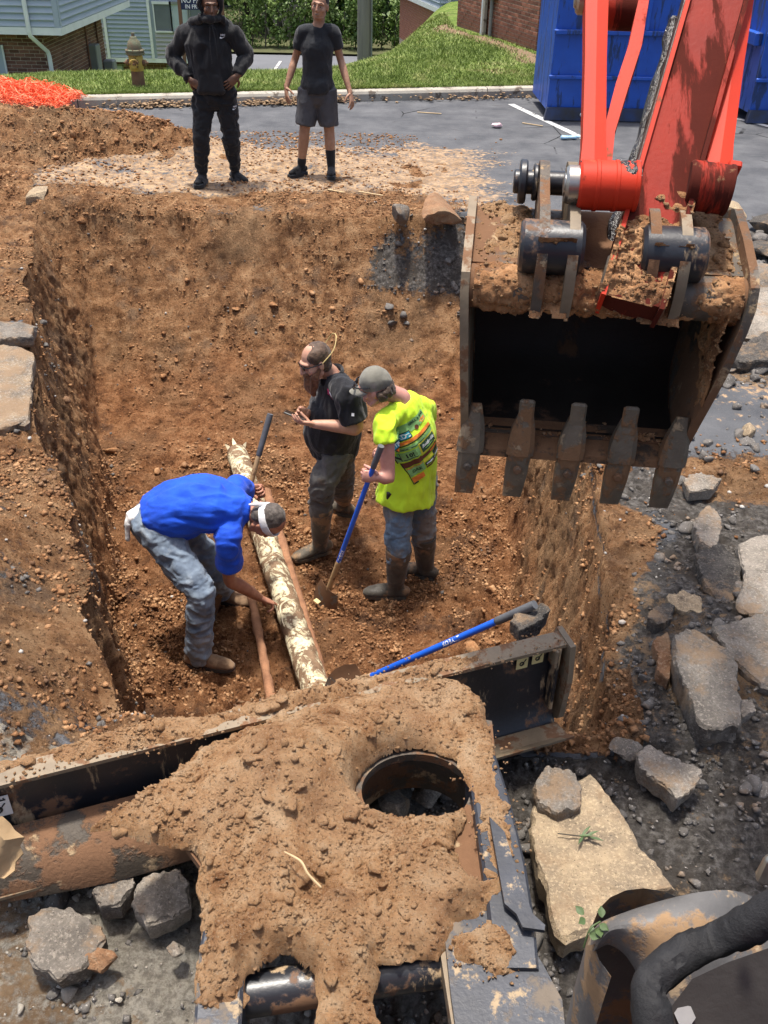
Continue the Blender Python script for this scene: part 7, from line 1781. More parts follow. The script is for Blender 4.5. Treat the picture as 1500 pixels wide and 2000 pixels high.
def build_lawn():
    nx, ny = 220, 160
    xs = np.linspace(-18, 14, nx); t = np.linspace(0, 1, ny) ** 1.8
    X = np.repeat(xs[None], ny, 0); ky = KA.y + (X - KA.x) * kd.y / kd.x
    Y = ky + 0.155 + t[:, None] * 62
    Z = lawn_z(X, Y)
    v = np.stack([X.ravel(), Y.ravel(), Z.ravel()], 1)
    n = NT('turf'); n.coord()
    c = n.ramp(n.noise(3.5, 6, 0.7), [(0.36, (0.075, 0.115, 0.022)), (0.5, (0.115, 0.175, 0.034)), (0.66, (0.20, 0.235, 0.065))])
    c = n.mix(n.val(n.noise(0.55, 4, 0.6), 0.60, 0.70), c, (0.17, 0.145, 0.07))
    c = n.mix(n.val(n.attr('m_bare'), 0.4, 0.6), c, n.mix(n.noise(20, 4), (0.14, 0.085, 0.05), (0.30, 0.22, 0.14)))
    mt = n.done(c, 0.95, n.bump(n.noise(50, 4, 0.7), 0.8, 0.04), 0, 0.15)
    me = mesh_np('lawn', v, grid_faces(ny, nx))
    x, y = v[:, 0], v[:, 1]
    g_ = fbm(v, 1.2, 3, 95)
    line = np.interp(y, [17.0, 18.3, 22.0, 24], [2.7, 2.45, 1.25, 1.2])
    bare = np.exp(-((x - line + 0.25) / 0.28) ** 2) * (y > 17.2) * (y < 23) + (np.exp(-((x - 1.9) / 0.9) ** 2 - ((y - 16.7) / 0.25) ** 2) * 0.8) + sstep(2.7, 3.4, x) * (y < 19) * 0.7
    bare = np.clip(bare + 0.35 * g_ * (bare > 0.15), 0, 1)
    a_ = me.attributes.new('m_bare', 'FLOAT', 'POINT'); a_.data.foreach_set('value', bare.astype(np.float32))
    o = put('lawn', me, mt); tag(o, 'green lawn behind the kerb rising to a mound at the brick building', 'lawn', kind='structure')
    # blades
    g = np.random.default_rng(44); N = 230000
    x = g.uniform(-8.5, 3.6, N); d = g.random(N) ** 1.9 * 10.5 + 0.17; y = KA.y + (x - KA.x) * kd.y / kd.x + d
    cl = fbm(np.stack([x, y, 0 * x], 1), 1.3, 3, 96)
    line = np.interp(y, [17.0, 18.3, 22.0, 24], [2.7, 2.45, 1.25, 1.2])
    br = np.exp(-((x - line + 0.2) / 0.3) ** 2) * (y > 17.2) * (y < 23)
    ok = (g.random(N) < 0.85 + 0.4 * cl) & (x < line + 0.05 + (y < 17.4) * 1.5) & (g.random(N) > br * 0.95) & ~((x > 2.6) & (y < 19))
    x, y, cl = x[ok], y[ok], cl[ok]; N = len(x); z = lawn_z(x, y)
    h = (0.028 + 0.038 * g.random(N) + 0.012 * cl) * (1 + 0.5 * (g.random(N) < 0.03)); w = 0.0045 + 0.004 * g.random(N) + 0.0005 * (y - 14)
    an_ = g.uniform(0, 6.28, N); ln = g.normal(0, 0.035, (N, 2))
    p0 = np.stack([x - w * np.cos(an_), y - w * np.sin(an_), z], 1); p1 = np.stack([x + w * np.cos(an_), y + w * np.sin(an_), z], 1); p2 = np.stack([x + ln[:, 0], y + ln[:, 1], z + h], 1)
    v = np.stack([p0, p1, p2], 1).reshape(-1, 3); f = np.arange(3 * N).reshape(-1, 3)
    n = NT('grass_blade'); n.coord()
    c = n.ramp(n.noise(1.6, 5, 0.65), [(0.36, (0.115, 0.165, 0.030)), (0.52, (0.185, 0.25, 0.052)), (0.66, (0.32, 0.33, 0.12))])
    c = n.mix(n.val(n.noise(40, 3), 0.6, 0.7), c, (0.33, 0.34, 0.12))
    mt = n.done(c, 0.6, None, 0, 0.3)
    tag(put('grass', mesh_np('grass', v, f), mt, smooth=False), 'short green grass growing on the lawn', 'grass', kind='stuff')
build_lawn()
# fallen leaves against the kerb
g = np.random.default_rng(8); pts = []
for cx, wd_, cnt in ((-3.4, 0.7, 260), (-2.0, 0.25, 60), (-1.35, 0.75, 520), (1.2, 1.2, 120), (-2.75, 0.2, 60)):
    x = g.normal(cx, wd_ * 0.5, cnt); y = np.array([kerb_y(q) for q in x]) - np.abs(g.normal(0, 0.10, cnt)) - 0.01; pts.append(np.stack([x, y, 0.01 + np.abs(g.normal(0, 0.035, cnt))], 1))
pts = np.concatenate(pts); sz = g.uniform(0.012, 0.035, len(pts))
tag(put('dead_leaves', lumps_mesh('dead_leaves', pts, sz, None, 0.35, 0.4, 31), pmat('dry_leaves', (0.38, 0.26, 0.15), (0.20, 0.125, 0.07), 14, 0.9), smooth=False), 'dry brown leaves and chips drifted against the kerb', 'leaves', kind='stuff')
x = g.uniform(3.0, 8, 700); y = g.uniform(15.9, 18.2, 700)
tag(put('bark_mulch', lumps_mesh('bark_mulch', np.stack([x, y, 0.22 + 0 * x], 1), g.uniform(0.02, 0.06, 700), None, 0.4, 0.4, 32), bpy.data.materials['dry_leaves'], smooth=False), 'dry leaf mulch behind the dumpsters', 'mulch', kind='stuff')

# painted bay lines
M_LINE = pmat('worn_white_paint', (0.62, 0.62, 0.60), (0.42, 0.42, 0.41), 6, 0.8, 0, 0.2, spl=((0.08, 0.083, 0.09), 0.58, 9))
for lab, a, b in (('white bay line in front of the near dumpster', (998, 204), (1150, 276)), ('white bay line beside the right dumpster', (1400, 222), (1560, 262))):
    a_, b_ = at(*a, 0), at(*b, 0); d = (b_ - a_).normalized(); x = V(d.y, -d.x, 0) * 0.05
    m = MB(); m.prism([a_ - x + V(0, 0, .004), b_ - x + V(0, 0, .004), b_ + x + V(0, 0, .004), a_ + x + V(0, 0, .004)], (0, 0, 0.002)); o = m.build('bay_line', M_LINE, smooth=False); tag(o, lab, 'road marking', kind='structure')

# ================================================================== BUILDINGS
M_BRICK = pmat('red_brick', (0.30, 0.125, 0.075), (0.21, 0.080, 0.050), 14, 0.9, 0, 0.5, 90, 0.005, var=0.38)
M_BRICKD = pmat('brown_and_shade_brick', (0.205, 0.100, 0.070), (0.14, 0.065, 0.047), 14, 0.9, 0, 0.5, 90, 0.005, var=0.35)  # own brown of the left houses; painted shade on the right houses' fronts
M_MORTAR = pmat('mortar', (0.42, 0.34, 0.26), (0.33, 0.26, 0.20), 20, 0.95, 0, 0.3)
M_SIDING = pmat('blue_grey_vinyl', (0.35, 0.405, 0.475), (0.31, 0.36, 0.43), 2, 0.5, 0, 0.05)
M_SIDINGG = pmat('lilac_grey_vinyl', (0.40, 0.39, 0.41), (0.35, 0.34, 0.36), 2, 0.5, 0, 0.05)
M_TRIM = pmat('white_trim', (0.74, 0.76, 0.76), (0.62, 0.64, 0.64), 3, 0.5, 0, 0.05)
M_GLASS = pmat('window_glass', (0.055, 0.065, 0.075), (0.045, 0.05, 0.06), 2, 0.08, 0, 0.02, spec=0.6)
M_BLIND = pmat('pale_blinds', (0.42, 0.48, 0.52), (0.36, 0.42, 0.46), 3, 0.6)
BW, BH, GAP = 0.193, 0.057, 0.0105
_brickmesh = {}
def brick_mesh(L, mat):
    k = (round(L, 3), mat.name)
    if k not in _brickmesh:
        m = MB(); m.box((0, 0, 0), (L, 0.05, BH), None, 0.005)
        me = bpy.data.meshes.new('brick'); me.from_pydata(m.v, [], m.f); me.update(); me.materials.append(mat); _brickmesh[k] = me
    return _brickmesh[k]
def brick_face(wall, root, p0, ud, length, z0, z1, nrm, mat, limit=300, skip=None, keep=None):
    """courses of single bricks 6 mm proud of the mortar on a wall face that starts at p0 and runs along ud"""
    p0, ud, nrm = V(p0), V(ud).normalized(), V(nrm).normalized()
    rest = MB(); cnt = 0; loc = root.location
    rows = int((z1 - z0) / (BH + GAP))
    ang = math.atan2(ud.y, ud.x)
    for r_ in range(rows - 1, -1, -1):
        z = z0 + (r_ + 0.5) * (BH + GAP); s = 0.0
        half = r_ % 2
        while s < length - 0.03:
            L = BW * 0.46 if (half and s == 0.0) else BW
            L = min(L, length - s)
            if L < 0.04: break
            c = p0 + ud * (s + L / 2) + nrm * (0.006 - 0.025 + 0.001 * ((r_ * 7 + int(s * 10)) % 3)); c.z = z
            if not (skip and skip(s + L / 2, z)):
                if cnt < limit and (keep is None or keep(s + L / 2, z)):
                    o = bpy.data.objects.new('brick', brick_mesh(L, mat)); COL.objects.link(o); o.parent = wall
                    o.location = c - loc; o.rotation_euler = (0, 0, ang); cnt += 1
                else: rest.box(c, (L, 0.05, BH), (ud, nrm, V(0, 0, 1)))
            s += L + GAP
    if rest.v:
        o = rest.build('brickwork', mat, wall, smooth=False); o['kind'] = 'stuff'
    return cnt
def siding(wall, p0, ud, length, z0, rows, expo, nrm, mat, skip=None):
    """lapped boards: each a thin wedge of its own"""
    p0, ud, nrm = V(p0), V(ud).normalized(), V(nrm).normalized()
    for r_ in range(rows):
        z = z0 + r_ * expo
        for (a, b) in (skip(z) if skip else [(0, length)]):
            m = MB(); q = V(p0.x, p0.y, z) + ud * a
            pr = [(0.0, 0.0), (0.030, 0.0), (0.034, 0.016), (0.012, expo * 0.62), (0.004, expo), (0.0, expo)]
            m.prism([q + nrm * n_ + V(0, 0, z_) for n_, z_ in pr], ud * (b - a)); m.build('siding_board', mat, wall, angle=0.4)

# ---- left building: brick ground floor under an overhanging blue-grey storey
b1 = empty('brick_building', (-9, 23, -2.6), 'brick building with blue grey vinyl upper storey and white downspout at the upper left', 'building')
cx_, cy_ = W(97, 150, 20.4).x, 20.4
sd_ = (W(215, 100, 24.6) - W(100, 100, 20.4)); sd_.z = 0; sideL = sd_.length; sd_.normalize(); sn_ = V(sd_.y, -sd_.x, 0)
eave = 0.20
m = MB(); fwall = 5.0
m.prism([V(cx_, cy_, -2.6), V(cx_, cy_, -2.6) + sd_ * sideL, V(cx_ - fwall, cy_ + sideL, -2.6), V(cx_ - fwall, cy_, -2.6)], (0, 0, 3.2))
wall1 = m.build('wall', M_MORTAR, b1, smooth=False)
winx0, winx1 = fwall - 1.40, fwall - 0.86
def win_skip(s, z): return winx0 - 0.1 < s < winx1 + 0.02 and z < -0.02
brick_face(wall1, b1, (cx_ - fwall, cy_, 0), (1, 0, 0), fwall, -1.0, eave + 0.02, (0, -1, 0), M_BRICKD, 110, win_skip, lambda s, z: s > fwall - 1.35 and z > -0.75)
brick_face(wall1, b1, (cx_, cy_, 0), sd_, sideL, -1.35, eave + 0.02, sn_, M_BRICKD, 290, None, lambda s, z: z > -1.2 + 0.0 * s)
wq = V(cx_ - fwall + (winx0 + winx1) / 2, cy_ - 0.012, -0.55)
m = MB(); m.box(wq, (0.60, 0.03, 1.0), None); wn_ = m.build('window', M_BLIND, b1, smooth=False)
m = MB(); m.box(wq + V(0.29, -0.02, 0), (0.035, 0.03, 1.02)); m.box(wq + V(0, -0.02, -0.48), (0.62, 0.05, 0.04)); m.box(wq + V(-0.29, -0.02, 0), (0.035, 0.03, 1.02)); m.build('frame', M_TRIM, wn_, smooth=False)
# overhang
ov = 0.42
e0 = V(cx_ + 0.50, cy_ - ov, 0)
fa_l = 6.0
m = MB()
oc = [e0, e0 + sd_ * (sideL + 1.2), e0 + sd_ * (sideL + 1.2) - V(fa_l, 0, 0), e0 - V(fa_l, 0, 0)]
m.prism([p + V(0, 0, eave) for p in oc], (0, 0, 2.2)); up1 = m.build('upper_wall', M_SIDING, b1, smooth=False)
m = MB(); q = [e0 + V(-fa_l, -0.03, eave), e0 + V(0.03, -0.03, eave), e0 + V(0.03, -0.03, eave + 0.13), e0 + V(-fa_l, -0.03, eave + 0.13)]; m.prism(q, (0, 0.028, 0)); m.build('fascia', M_TRIM, b1, smooth=False)
sn2 = sn_
m = MB(); q = [e0 + sn2 * 0.005 + V(0, 0, eave), e0 + sd_ * (sideL + 1.2) + sn2 * 0.005 + V(0, 0, eave), e0 + sd_ * (sideL + 1.2) + sn2 * 0.005 + V(0, 0, eave + 0.13), e0 + sn2 * 0.005 + V(0, 0, eave + 0.13)]; m.prism(q, sn2 * 0.028); m.build('fascia', M_TRIM, b1, smooth=False)
siding(up1, e0 - V(fa_l, 0.0, 0), (1, 0, 0), fa_l - 0.08, eave + 0.135, 9, 0.118, (0, -1, 0), M_SIDING)
siding(up1, e0 + sd_ * 0.08, sd_, sideL + 1.1, eave + 0.135, 9, 0.118, sn2, M_SIDING)
m = MB(); m.box(e0 + V(-0.035, -0.012, eave + 0.13 + 0.7), (0.10, 0.03, 1.4)); m.box(e0 + sd_ * 0.04 + sn2 * 0.012 + V(0, 0, eave + 0.13 + 0.7), (0.03, 0.09, 1.4)); m.build('corner_post', M_SIDING, b1, smooth=False)
dsx = W(48, 0, cy_ - ov).x
m = MB()
pts_ = [V(dsx, cy_ - ov - 0.06, 2.0), V(dsx, cy_ - ov - 0.06, eave + 0.06), V(dsx + 0.01, cy_ - ov - 0.055, eave - 0.02), V(dsx + 0.16, cy_ - 0.08, eave - 0.34), V(dsx + 0.17, cy_ - 0.06, eave - 0.42), V(dsx + 0.17, cy_ - 0.06, -1.6)]
m.tube(pts_, [(0.045, 0.032)] * 6, 8, 1, hint=(0, 1, 0.01), round_cap=False); m.build('downspout', M_TRIM, b1, angle=0.7)
M_GREYBOX = pmat('grey_meter_box', (0.23, 0.245, 0.23), (0.18, 0.19, 0.18), 4, 0.5)
m = MB(); q = V(cx_, cy_, 0) + sd_ * (sideL * 0.70) + sn_ * 0.10; m.box(V(q.x, q.y, -0.72), (0.22, 0.34, 0.68), (sn_, sd_, V(0, 0, 1)), 0.02); m.build('meter_box', M_GREYBOX, b1, angle=0.5)
m = MB(); q = V(cx_, cy_, 0) + sd_ * (sideL * 0.95) + sn_ * 0.13; m.box(V(q.x, q.y, -1.15), (0.26, 0.30, 0.62), (sn_, sd_, V(0, 0, 1)), 0.03); m.build('meter_box', M_GREYBOX, b1, angle=0.5)
for t in (0.66, 0.86):
    m = MB(); q = V(cx_, cy_, 0) + sd_ * (sideL * t) + sn_ * 0.03; m.tube([V(q.x, q.y, eave + 0.02), V(q.x, q.y, -0.9)], 0.018, 8, 2); m.build('conduit', M_BRICKD, b1)

# ---- blue-sided building behind the hydrant
b2 = empty('apartment_building', (-7, 32, -3.2), 'blue vinyl sided apartment house with white window frames behind the hydrant', 'building')
yb = 30.0
x0, x1 = W(150, 60, yb).x, W(418, 60, yb).x
zb = W(300, 112, yb).z
m = MB(); m.box(((x0 + x1) / 2, yb + 0.75, -1.0), (x1 - x0, 1.5, 6.2)); w2 = m.build('wall', M_MORTAR, b2, smooth=False)
brick_face(w2, b2, (x0, yb, 0), (1, 0, 0), x1 - x0, -2.7, zb - 0.1, (0, -1, 0), M_BRICKD, 0, lambda s, z: any(a - 0.02 < x0 + s < b + 0.02 and z < W(300, 128, yb).z + .05 for a, b in ((W(312, 0, yb).x, W(372, 0, yb).x), (W(200, 0, yb).x, W(226, 0, yb).x))))
m = MB(); m.box(((x0 + x1) / 2, yb - 0.16, zb - 0.04), (x1 - x0, 0.36, 0.11)); m.build('fascia', M_TRIM, b2, smooth=False)
xs1, xs2, xs3 = W(213, 60, yb).x, W(298, 60, yb).x, W(304, 60, yb).x
siding(w2, (x0, yb - 0.30, 0), (1, 0, 0), xs1 - x0, zb + 0.02, 8, 0.11, (0, -1, 0), M_SIDINGG)
siding(w2, (xs1 + 0.05, yb - 0.30, 0), (1, 0, 0), xs2 - xs1 - 0.05, zb + 0.02, 22, 0.11, (0, -1, 0), M_SIDING)
wz0, wz1 = W(350, 58, yb).z, W(350, 6, yb).z
siding(w2, (xs3 + 0.05, yb - 0.30, 0), (1, 0, 0), x1 - xs3 - 0.05, zb + 0.02, int((wz0 - zb) / 0.11), 0.11, (0, -1, 0), M_SIDINGG)
m = MB(); m.box(((x0 + x1) / 2, yb - 0.15, zb + 1.6), (x1 - x0, 0.29, 3.2)); m.build('upper_wall', M_SIDING, b2, smooth=False)
for xx in (xs1, xs2 + 0.02):
    m = MB(); m.box((xx, yb - 0.33, zb + 1.5), (0.075, 0.05, 3.0)); m.build('corner_board', M_TRIM, b2, smooth=False)
wx0, wx1 = W(306, 30, yb).x, W(372, 30, yb).x
M_PANE = pmat('grey_reflecting_pane', (0.17, 0.19, 0.21), (0.13, 0.145, 0.16), 1.5, 0.15)
for k, (a, b) in enumerate(((wx0, (wx0 + wx1) / 2), ((wx0 + wx1) / 2, wx1), (wx1 + 0.05, x1 - 0.1))):
    m = MB(); m.box(((a + b) / 2, yb - 0.315, (wz0 + wz1) / 2), (b - a - 0.03, 0.03, wz1 - wz0)); wn_ = m.build('window', M_PANE if k != 1 else M_BLIND, b2, smooth=False)
    m = MB()
    for xx in (a, b): m.box((xx, yb - 0.34, (wz0 + wz1) / 2), (0.03, 0.03, wz1 - wz0 + 0.04))
    m.box(((a + b) / 2, yb - 0.34, wz0 - 0.02), (b - a, 0.05, 0.04)); m.box(((a + b) / 2, yb - 0.34, wz1 + 0.03), (b - a + 0.06, 0.05, 0.07)); m.build('frame', M_TRIM if k == 0 else M_GREYBOX, wn_, smooth=False)
for a, b in ((W(314, 0, yb).x, W(372, 0, yb).x), (W(202, 0, yb).x, W(224, 0, yb).x)):
    zz = W(340, 129, yb).z
    m = MB(); m.box(((a + b) / 2, yb - 0.008, zz - 0.4), (b - a, 0.03, 0.8)); wn_ = m.build('basement_window', M_BLIND, b2, smooth=False)
    m = MB(); m.box(((a + b) / 2, yb - 0.03, zz), (b - a + 0.06, 0.04, 0.05)); m.box((a, yb - 0.03, zz - .4), (0.04, 0.04, 0.8)); m.box((b, yb - 0.03, zz - .4), (0.04, 0.04, 0.8)); m.build('frame', M_GREYBOX, wn_, smooth=False)

# ---- right brick building
b3 = empty('brick_building', (3.4, 19.5, -0.2), 'red brick building with white downspout above the grass mound', 'building')
c3 = W(1050, 60, 18.3); c3.z = 0; f3_ = W(893, 40, 22.4); f3_.z = 0
wd3 = (f3_ - c3); l3 = wd3.length; wd3.normalize(); n3 = V(-wd3.y, wd3.x, 0); n3 = n3 if n3.x < 0 else -n3
rd = V(-n3.x, -n3.y, 0)                     # along the shaded front, to the right
m = MB(); m.prism([c3 + V(0, 0, -0.6), f3_ + V(0, 0, -0.6), f3_ + rd * 7 + V(0, 0, -0.6), c3 + rd * 7 + V(0, 0, -0.6)], (0, 0, 3.6)); w3 = m.build('wall', M_MORTAR, b3, smooth=False)
brick_face(w3, b3, c3, wd3, l3, 0.0, 1.9, n3, M_BRICK, 300, None, lambda s, z: z < 1.5)
fr3 = V(-wd3.x, -wd3.y, 0)
brick_face(w3, b3, c3 + V(0, 0, 0), rd, 7, 0.0, 2.0, fr3, M_BRICKD, 150, None, lambda s, z: s > 2.3 and s < 4.5)  # darker brick puts this front's shade into its colour
q = c3 + wd3 * (l3 * 0.60) + n3 * 0.06
m = MB(); m.tube([V(q.x, q.y, 2.4), V(q.x, q.y, 0.10)], 0.05, 12, 3, round_cap=False); m.build('downspout', M_TRIM, b3, angle=0.7)
q2 = q - wd3 * 0.10 + n3 * 0.01; m = MB(); m.box(V(q2.x, q2.y, 1.2), (0.10, 0.07, 2.3), (wd3, n3, V(0, 0, 1)), 0.01); m.build('pipe_cover', M_KERB, b3, angle=0.5)
q2 = q - wd3 * 0.42; m = MB(); m.tube([V(q2.x, q2.y, 0.95), V(q2.x, q2.y, 0.08)], 0.035, 10, 3, round_cap=False); m.box(V(q2.x, q2.y, 1.12), (0.34, 0.12, 0.36), (wd3, n3, V(0, 0, 1)), 0.01); m.build('meter_riser', M_GREYBOX, b3, angle=0.5)
wq = W(1478, 8, 18.0); sw = (wq - c3).dot(rd)
m = MB(); q = c3 + rd * sw + fr3 * 0.01; m.box(V(q.x, q.y, 1.62), (1.5, 0.05, 0.9), (rd, fr3, V(0, 0, 1))); wn_ = m.build('window', M_GLASS, b3, smooth=False)
m = MB(); q = q + fr3 * 0.03; m.box(V(q.x, q.y, 1.15), (1.6, 0.06, 0.05), (rd, fr3, V(0, 0, 1))); m.box(V(q.x, q.y, 1.62), (0.05, 0.06, 0.9), (rd, fr3, V(0, 0, 1))); m.build('frame', M_GREYBOX, wn_, smooth=False)

# ---- far building between hedge and mound
b4 = empty('brick_building', (2.2, 36, -1.5), 'distant brick building with blue siding and white gutter beyond the mound', 'building')
y4 = 30.0; a4, b4x = W(783, 40, y4).x, W(858, 40, y4).x; ez = W(850, 24, y4).z
m = MB(); m.prism([V(b4x, y4, -2.2), V(b4x + 6, y4, -2.2), V(b4x + 6, y4 + 8, -2.2), V(a4, y4 + 6, -2.2)], (0, 0, 4.5)); w4 = m.build('wall', M_MORTAR, b4, smooth=False)
s4 = (V(a4, y4 + 6, 0) - V(b4x, y4, 0)); l4 = s4.length; s4.normalize(); n4 = V(-s4.y, s4.x, 0); n4 = n4 if n4.y < 0 else -n4
brick_face(w4, b4, V(b4x, y4, 0), s4, l4, -1.6, ez, n4, M_BRICK, 0); brick_face(w4, b4, V(b4x, y4, 0), (1, 0, 0), 2.2, -1.6, ez, (0, -1, 0), M_BRICKD, 0)  # front in the darker brick, its shade painted in
m = MB(); m.prism([V(b4x + 0.0, y4 - 0.35, ez), V(b4x + 6, y4 - 0.35, ez), V(b4x + 6, y4 + 8, ez), V(a4 - 0.35, y4 + 6.2, ez)], (0, 0, 2.5)); up4 = m.build('upper_wall', M_SIDING, b4, smooth=False)
siding(up4, V(b4x, y4 - 0.35, 0), (1, 0, 0), 2.4, ez + 0.13, 6, 0.12, (0, -1, 0), M_SIDING)
s5 = (V(a4 - .35, y4 + 6.2, 0) - V(b4x, y4 - .35, 0)); l5 = s5.length; s5.normalize(); n5 = V(-s5.y, s5.x, 0); n5 = n5 if n5.y < 0 else -n5
siding(up4, V(b4x, y4 - 0.35, 0), s5, l5, ez + 0.13, 6, 0.12, n5, M_SIDING)
m = MB(); m.prism([V(b4x, y4 - .37, ez), V(b4x + 2.4, y4 - .37, ez), V(b4x + 2.4, y4 - .37, ez + 0.13), V(b4x, y4 - .37, ez + .13)], (0, -0.02, 0)); m.build('fascia', M_TRIM, b4, smooth=False)
m = MB(); q = V(b4x, y4 - .35, 0) + n5 * 0.02; m.prism([q + V(0, 0, ez), q + s5 * l5 + V(0, 0, ez), q + s5 * l5 + V(0, 0, ez + .13), q + V(0, 0, ez + .13)], n5 * 0.02); m.build('fascia', M_TRIM, b4, smooth=False)
dx = W(876, 10, y4).x
m = MB(); m.tube([V(dx, y4 - .42, 1.5), V(dx, y4 - .42, ez - .02), V(dx - 0.13, y4 - 0.08, ez - .3), V(dx - 0.13, y4 - 0.08, -1.6)], 0.05, 8, 1, round_cap=False); m.build('downspout', M_TRIM, b4, angle=0.7)

# ================================================================== DUMPSTERS, HYDRANT, SIGN, NETTING
M_DUMP = pmat('blue_dumpster_paint', (0.012, 0.095, 0.48), (0.010, 0.068, 0.36), 3, 0.42, 0, 0.15, 20, 0.006, 0.5, spl=((0.030, 0.060, 0.17), 0.56, 4, (2, 2, 0.35)), spl2=((0.16, 0.11, 0.085), 0.70, 7))
M_DUMPD = pmat('dumpster_dark_base', (0.022, 0.045, 0.13), (0.03, 0.03, 0.035), 5, 0.6, 0, 0.2)
M_LID = pmat('black_plastic_lid', (0.03, 0.03, 0.032), None, 5, 0.5)
def dumpster(label, loc, rz, group, white_dot=True):
    d = empty('dumpster', loc, label, 'dumpster', group); Rm = Matrix.Rotation(rz, 3, 'Z')
    X, Yv, Z = Rm @ V(1, 0, 0), Rm @ V(0, 1, 0), V(0, 0, 1); o_ = V(loc)
    def q(x, y, z): return o_ + X * x + Yv * y + Z * z
    wd_, dp, h = 1.85, 1.45, 1.95
    m = MB(); m.prism([q(0.03, 0.06, 0.13), q(0.03, dp, 0.13), q(0.03, dp, h * 0.86), q(0.03, -0.06, h)], X * (wd_ - 0.06)); m.build('bin', M_DUMP, d, smooth=False)
    m = MB(); m.prism([q(0.0, -0.02, 0.01), q(wd_, -0.02, 0.01), q(wd_, -0.0, 0.17), q(0.03, 0.0, 0.17)], Yv * 0.10); m.build('skid', M_DUMPD, d, smooth=False)
    for z, hh, pr in ((0.56, 0.05, 0.03), (1.12, 0.06, 0.05)):
        m = MB(); m.box(q(wd_ / 2, 0.055 - z * 0.064 - pr / 2 + 0.01, z), (wd_ - 0.02, pr + 0.03, hh), (X, Yv, Z), 0.01); m.build('rib', M_DUMP, d, angle=0.5)
    for x in (0.62, 1.24):
        m = MB(); m.box(q(x, -0.035, 1.5), (0.05, 0.05, 0.70), (X, (Yv - Z * -0.06).normalized(), Z), 0.008); m.build('stiffener', M_DUMP, d, angle=0.5)
    for s_ in ((0, 1) if not white_dot else (1,)):
        x = 0.03 if s_ == 0 else wd_ - 0.03; sg = -1 if s_ == 0 else 1
        m = MB(); m.box(q(x + sg * 0.06, 0.55, 1.05), (0.10, 0.85, 0.16), (X, Yv, Z), 0.01); m.build('fork_pocket', M_DUMP, d, angle=0.5)
    m = MB(); m.prism([q(0.0, -0.10, h), q(wd_, -0.10, h), q(wd_, dp + 0.02, h * 0.87), q(0, dp + 0.02, h * 0.87)], Z * 0.05); m.build('lid', M_LID, d, smooth=False)
    if white_dot:
        m = MB(); m.ell(q(0.52, -0.03, 0.09), (0.03, 0.015, 0.03), (X, Yv, Z), 12, 8); m.build('drain_plug', M_TRIM, d)
    return d
dl = at(1062, 236, 0)
dumpster('blue metal dumpster with white drain plug behind the excavator links', (dl.x, dl.y, 0.004), R(1), 'blue dumpsters on the car park')
dr_ = at(1457, 242, 0)
dumpster('blue metal dumpster at the right edge of the car park', (dr_.x, dr_.y, 0.004), R(3), 'blue dumpsters on the car park', False)

hy = at(272, 172, 0.13); hz_ = float(lawn_z(np.array([hy.x]), np.array([hy.y]))[0])
hyd = empty('fire_hydrant', (hy.x, hy.y, hz_), 'weathered yellow fire hydrant with green bonnet on the lawn', 'hydrant')
M_HYD = pmat('worn_yellow_paint', (0.50, 0.36, 0.075), (0.33, 0.22, 0.05), 7, 0.65, 0, 0.4, 60, 0.006, spl=((0.13, 0.065, 0.03), 0.58, 6))
M_HYDB = pmat('rusty_barrel', (0.19, 0.105, 0.055), (0.115, 0.06, 0.035), 7, 0.75, 0, 0.4, 60, 0.006, spl=((0.33, 0.23, 0.07), 0.60, 5))
M_HYDG = pmat('worn_green_paint', (0.115, 0.145, 0.085), (0.15, 0.10, 0.06), 8, 0.65, 0, 0.4, 60, 0.006, spl=((0.28, 0.24, 0.13), 0.62, 7))
def lathe(pr, c, mat, name, parent, seg=28):
    m = MB(); vs = []; fs = []
    for r_, z in pr: vs += [V(c) + V(r_ * math.cos(2 * math.pi * k / seg), r_ * math.sin(2 * math.pi * k / seg), z) for k in range(seg)]
    for i in range(len(pr) - 1):
        for k in range(seg): fs.append((i * seg + k, i * seg + (k + 1) % seg, (i + 1) * seg + (k + 1) % seg, (i + 1) * seg + k))
    fs.append(tuple((len(pr) - 1) * seg + k for k in range(seg))); m.add(vs, fs); return m.build(name, mat, parent, angle=0.6)
HC = V(hy.x, hy.y, hz_ - 0.02)
lathe([(0.15, 0), (0.15, 0.04), (0.115, 0.05), (0.112, 0.30)], HC, M_HYDB, 'barrel', hyd)
lathe([(0.118, 0.29), (0.125, 0.32), (0.128, 0.52), (0.118, 0.55)], HC, M_HYD, 'nozzle_section', hyd)
lathe([(0.115, 0.545), (0.165, 0.555), (0.168, 0.585), (0.155, 0.59), (0.155, 0.60), (0.168, 0.605), (0.168, 0.63), (0.128, 0.64), (0.125, 0.70), (0.10, 0.77), (0.06, 0.81), (0.055, 0.835), (0.03, 0.845), (0.028, 0.90), (0.0, 0.902)], HC, M_HYDG, 'bonnet', hyd)
for d, r_, l_ in ((V(0, -1, 0), 0.085, 0.075), (V(-1, 0, 0), 0.055, 0.075), (V(1, 0, 0), 0.055, 0.075)):
    m = MB(); q = HC + V(0, 0, 0.42) + d * 0.11; m.cyl(q, q + d * l_, r_, 20, 0.012); cpt = m.build('nozzle_cap', M_HYD if d.y else M_HYDB, hyd)
    m = MB(); m.tube([q + d * l_, q + d * (l_ + 0.035)], [0.02, 0.018], 5, 1, round_cap=False); m.build('cap_nut', M_HYDB, cpt)
m = MB()
for k in range(8): a = 2 * math.pi * k / 8; m.cyl(HC + V(0.15 * math.cos(a), 0.15 * math.sin(a), 0.54), HC + V(0.15 * math.cos(a), 0.15 * math.sin(a), 0.645), 0.011, 6)
m.build('flange_bolt', M_HYDB, hyd)

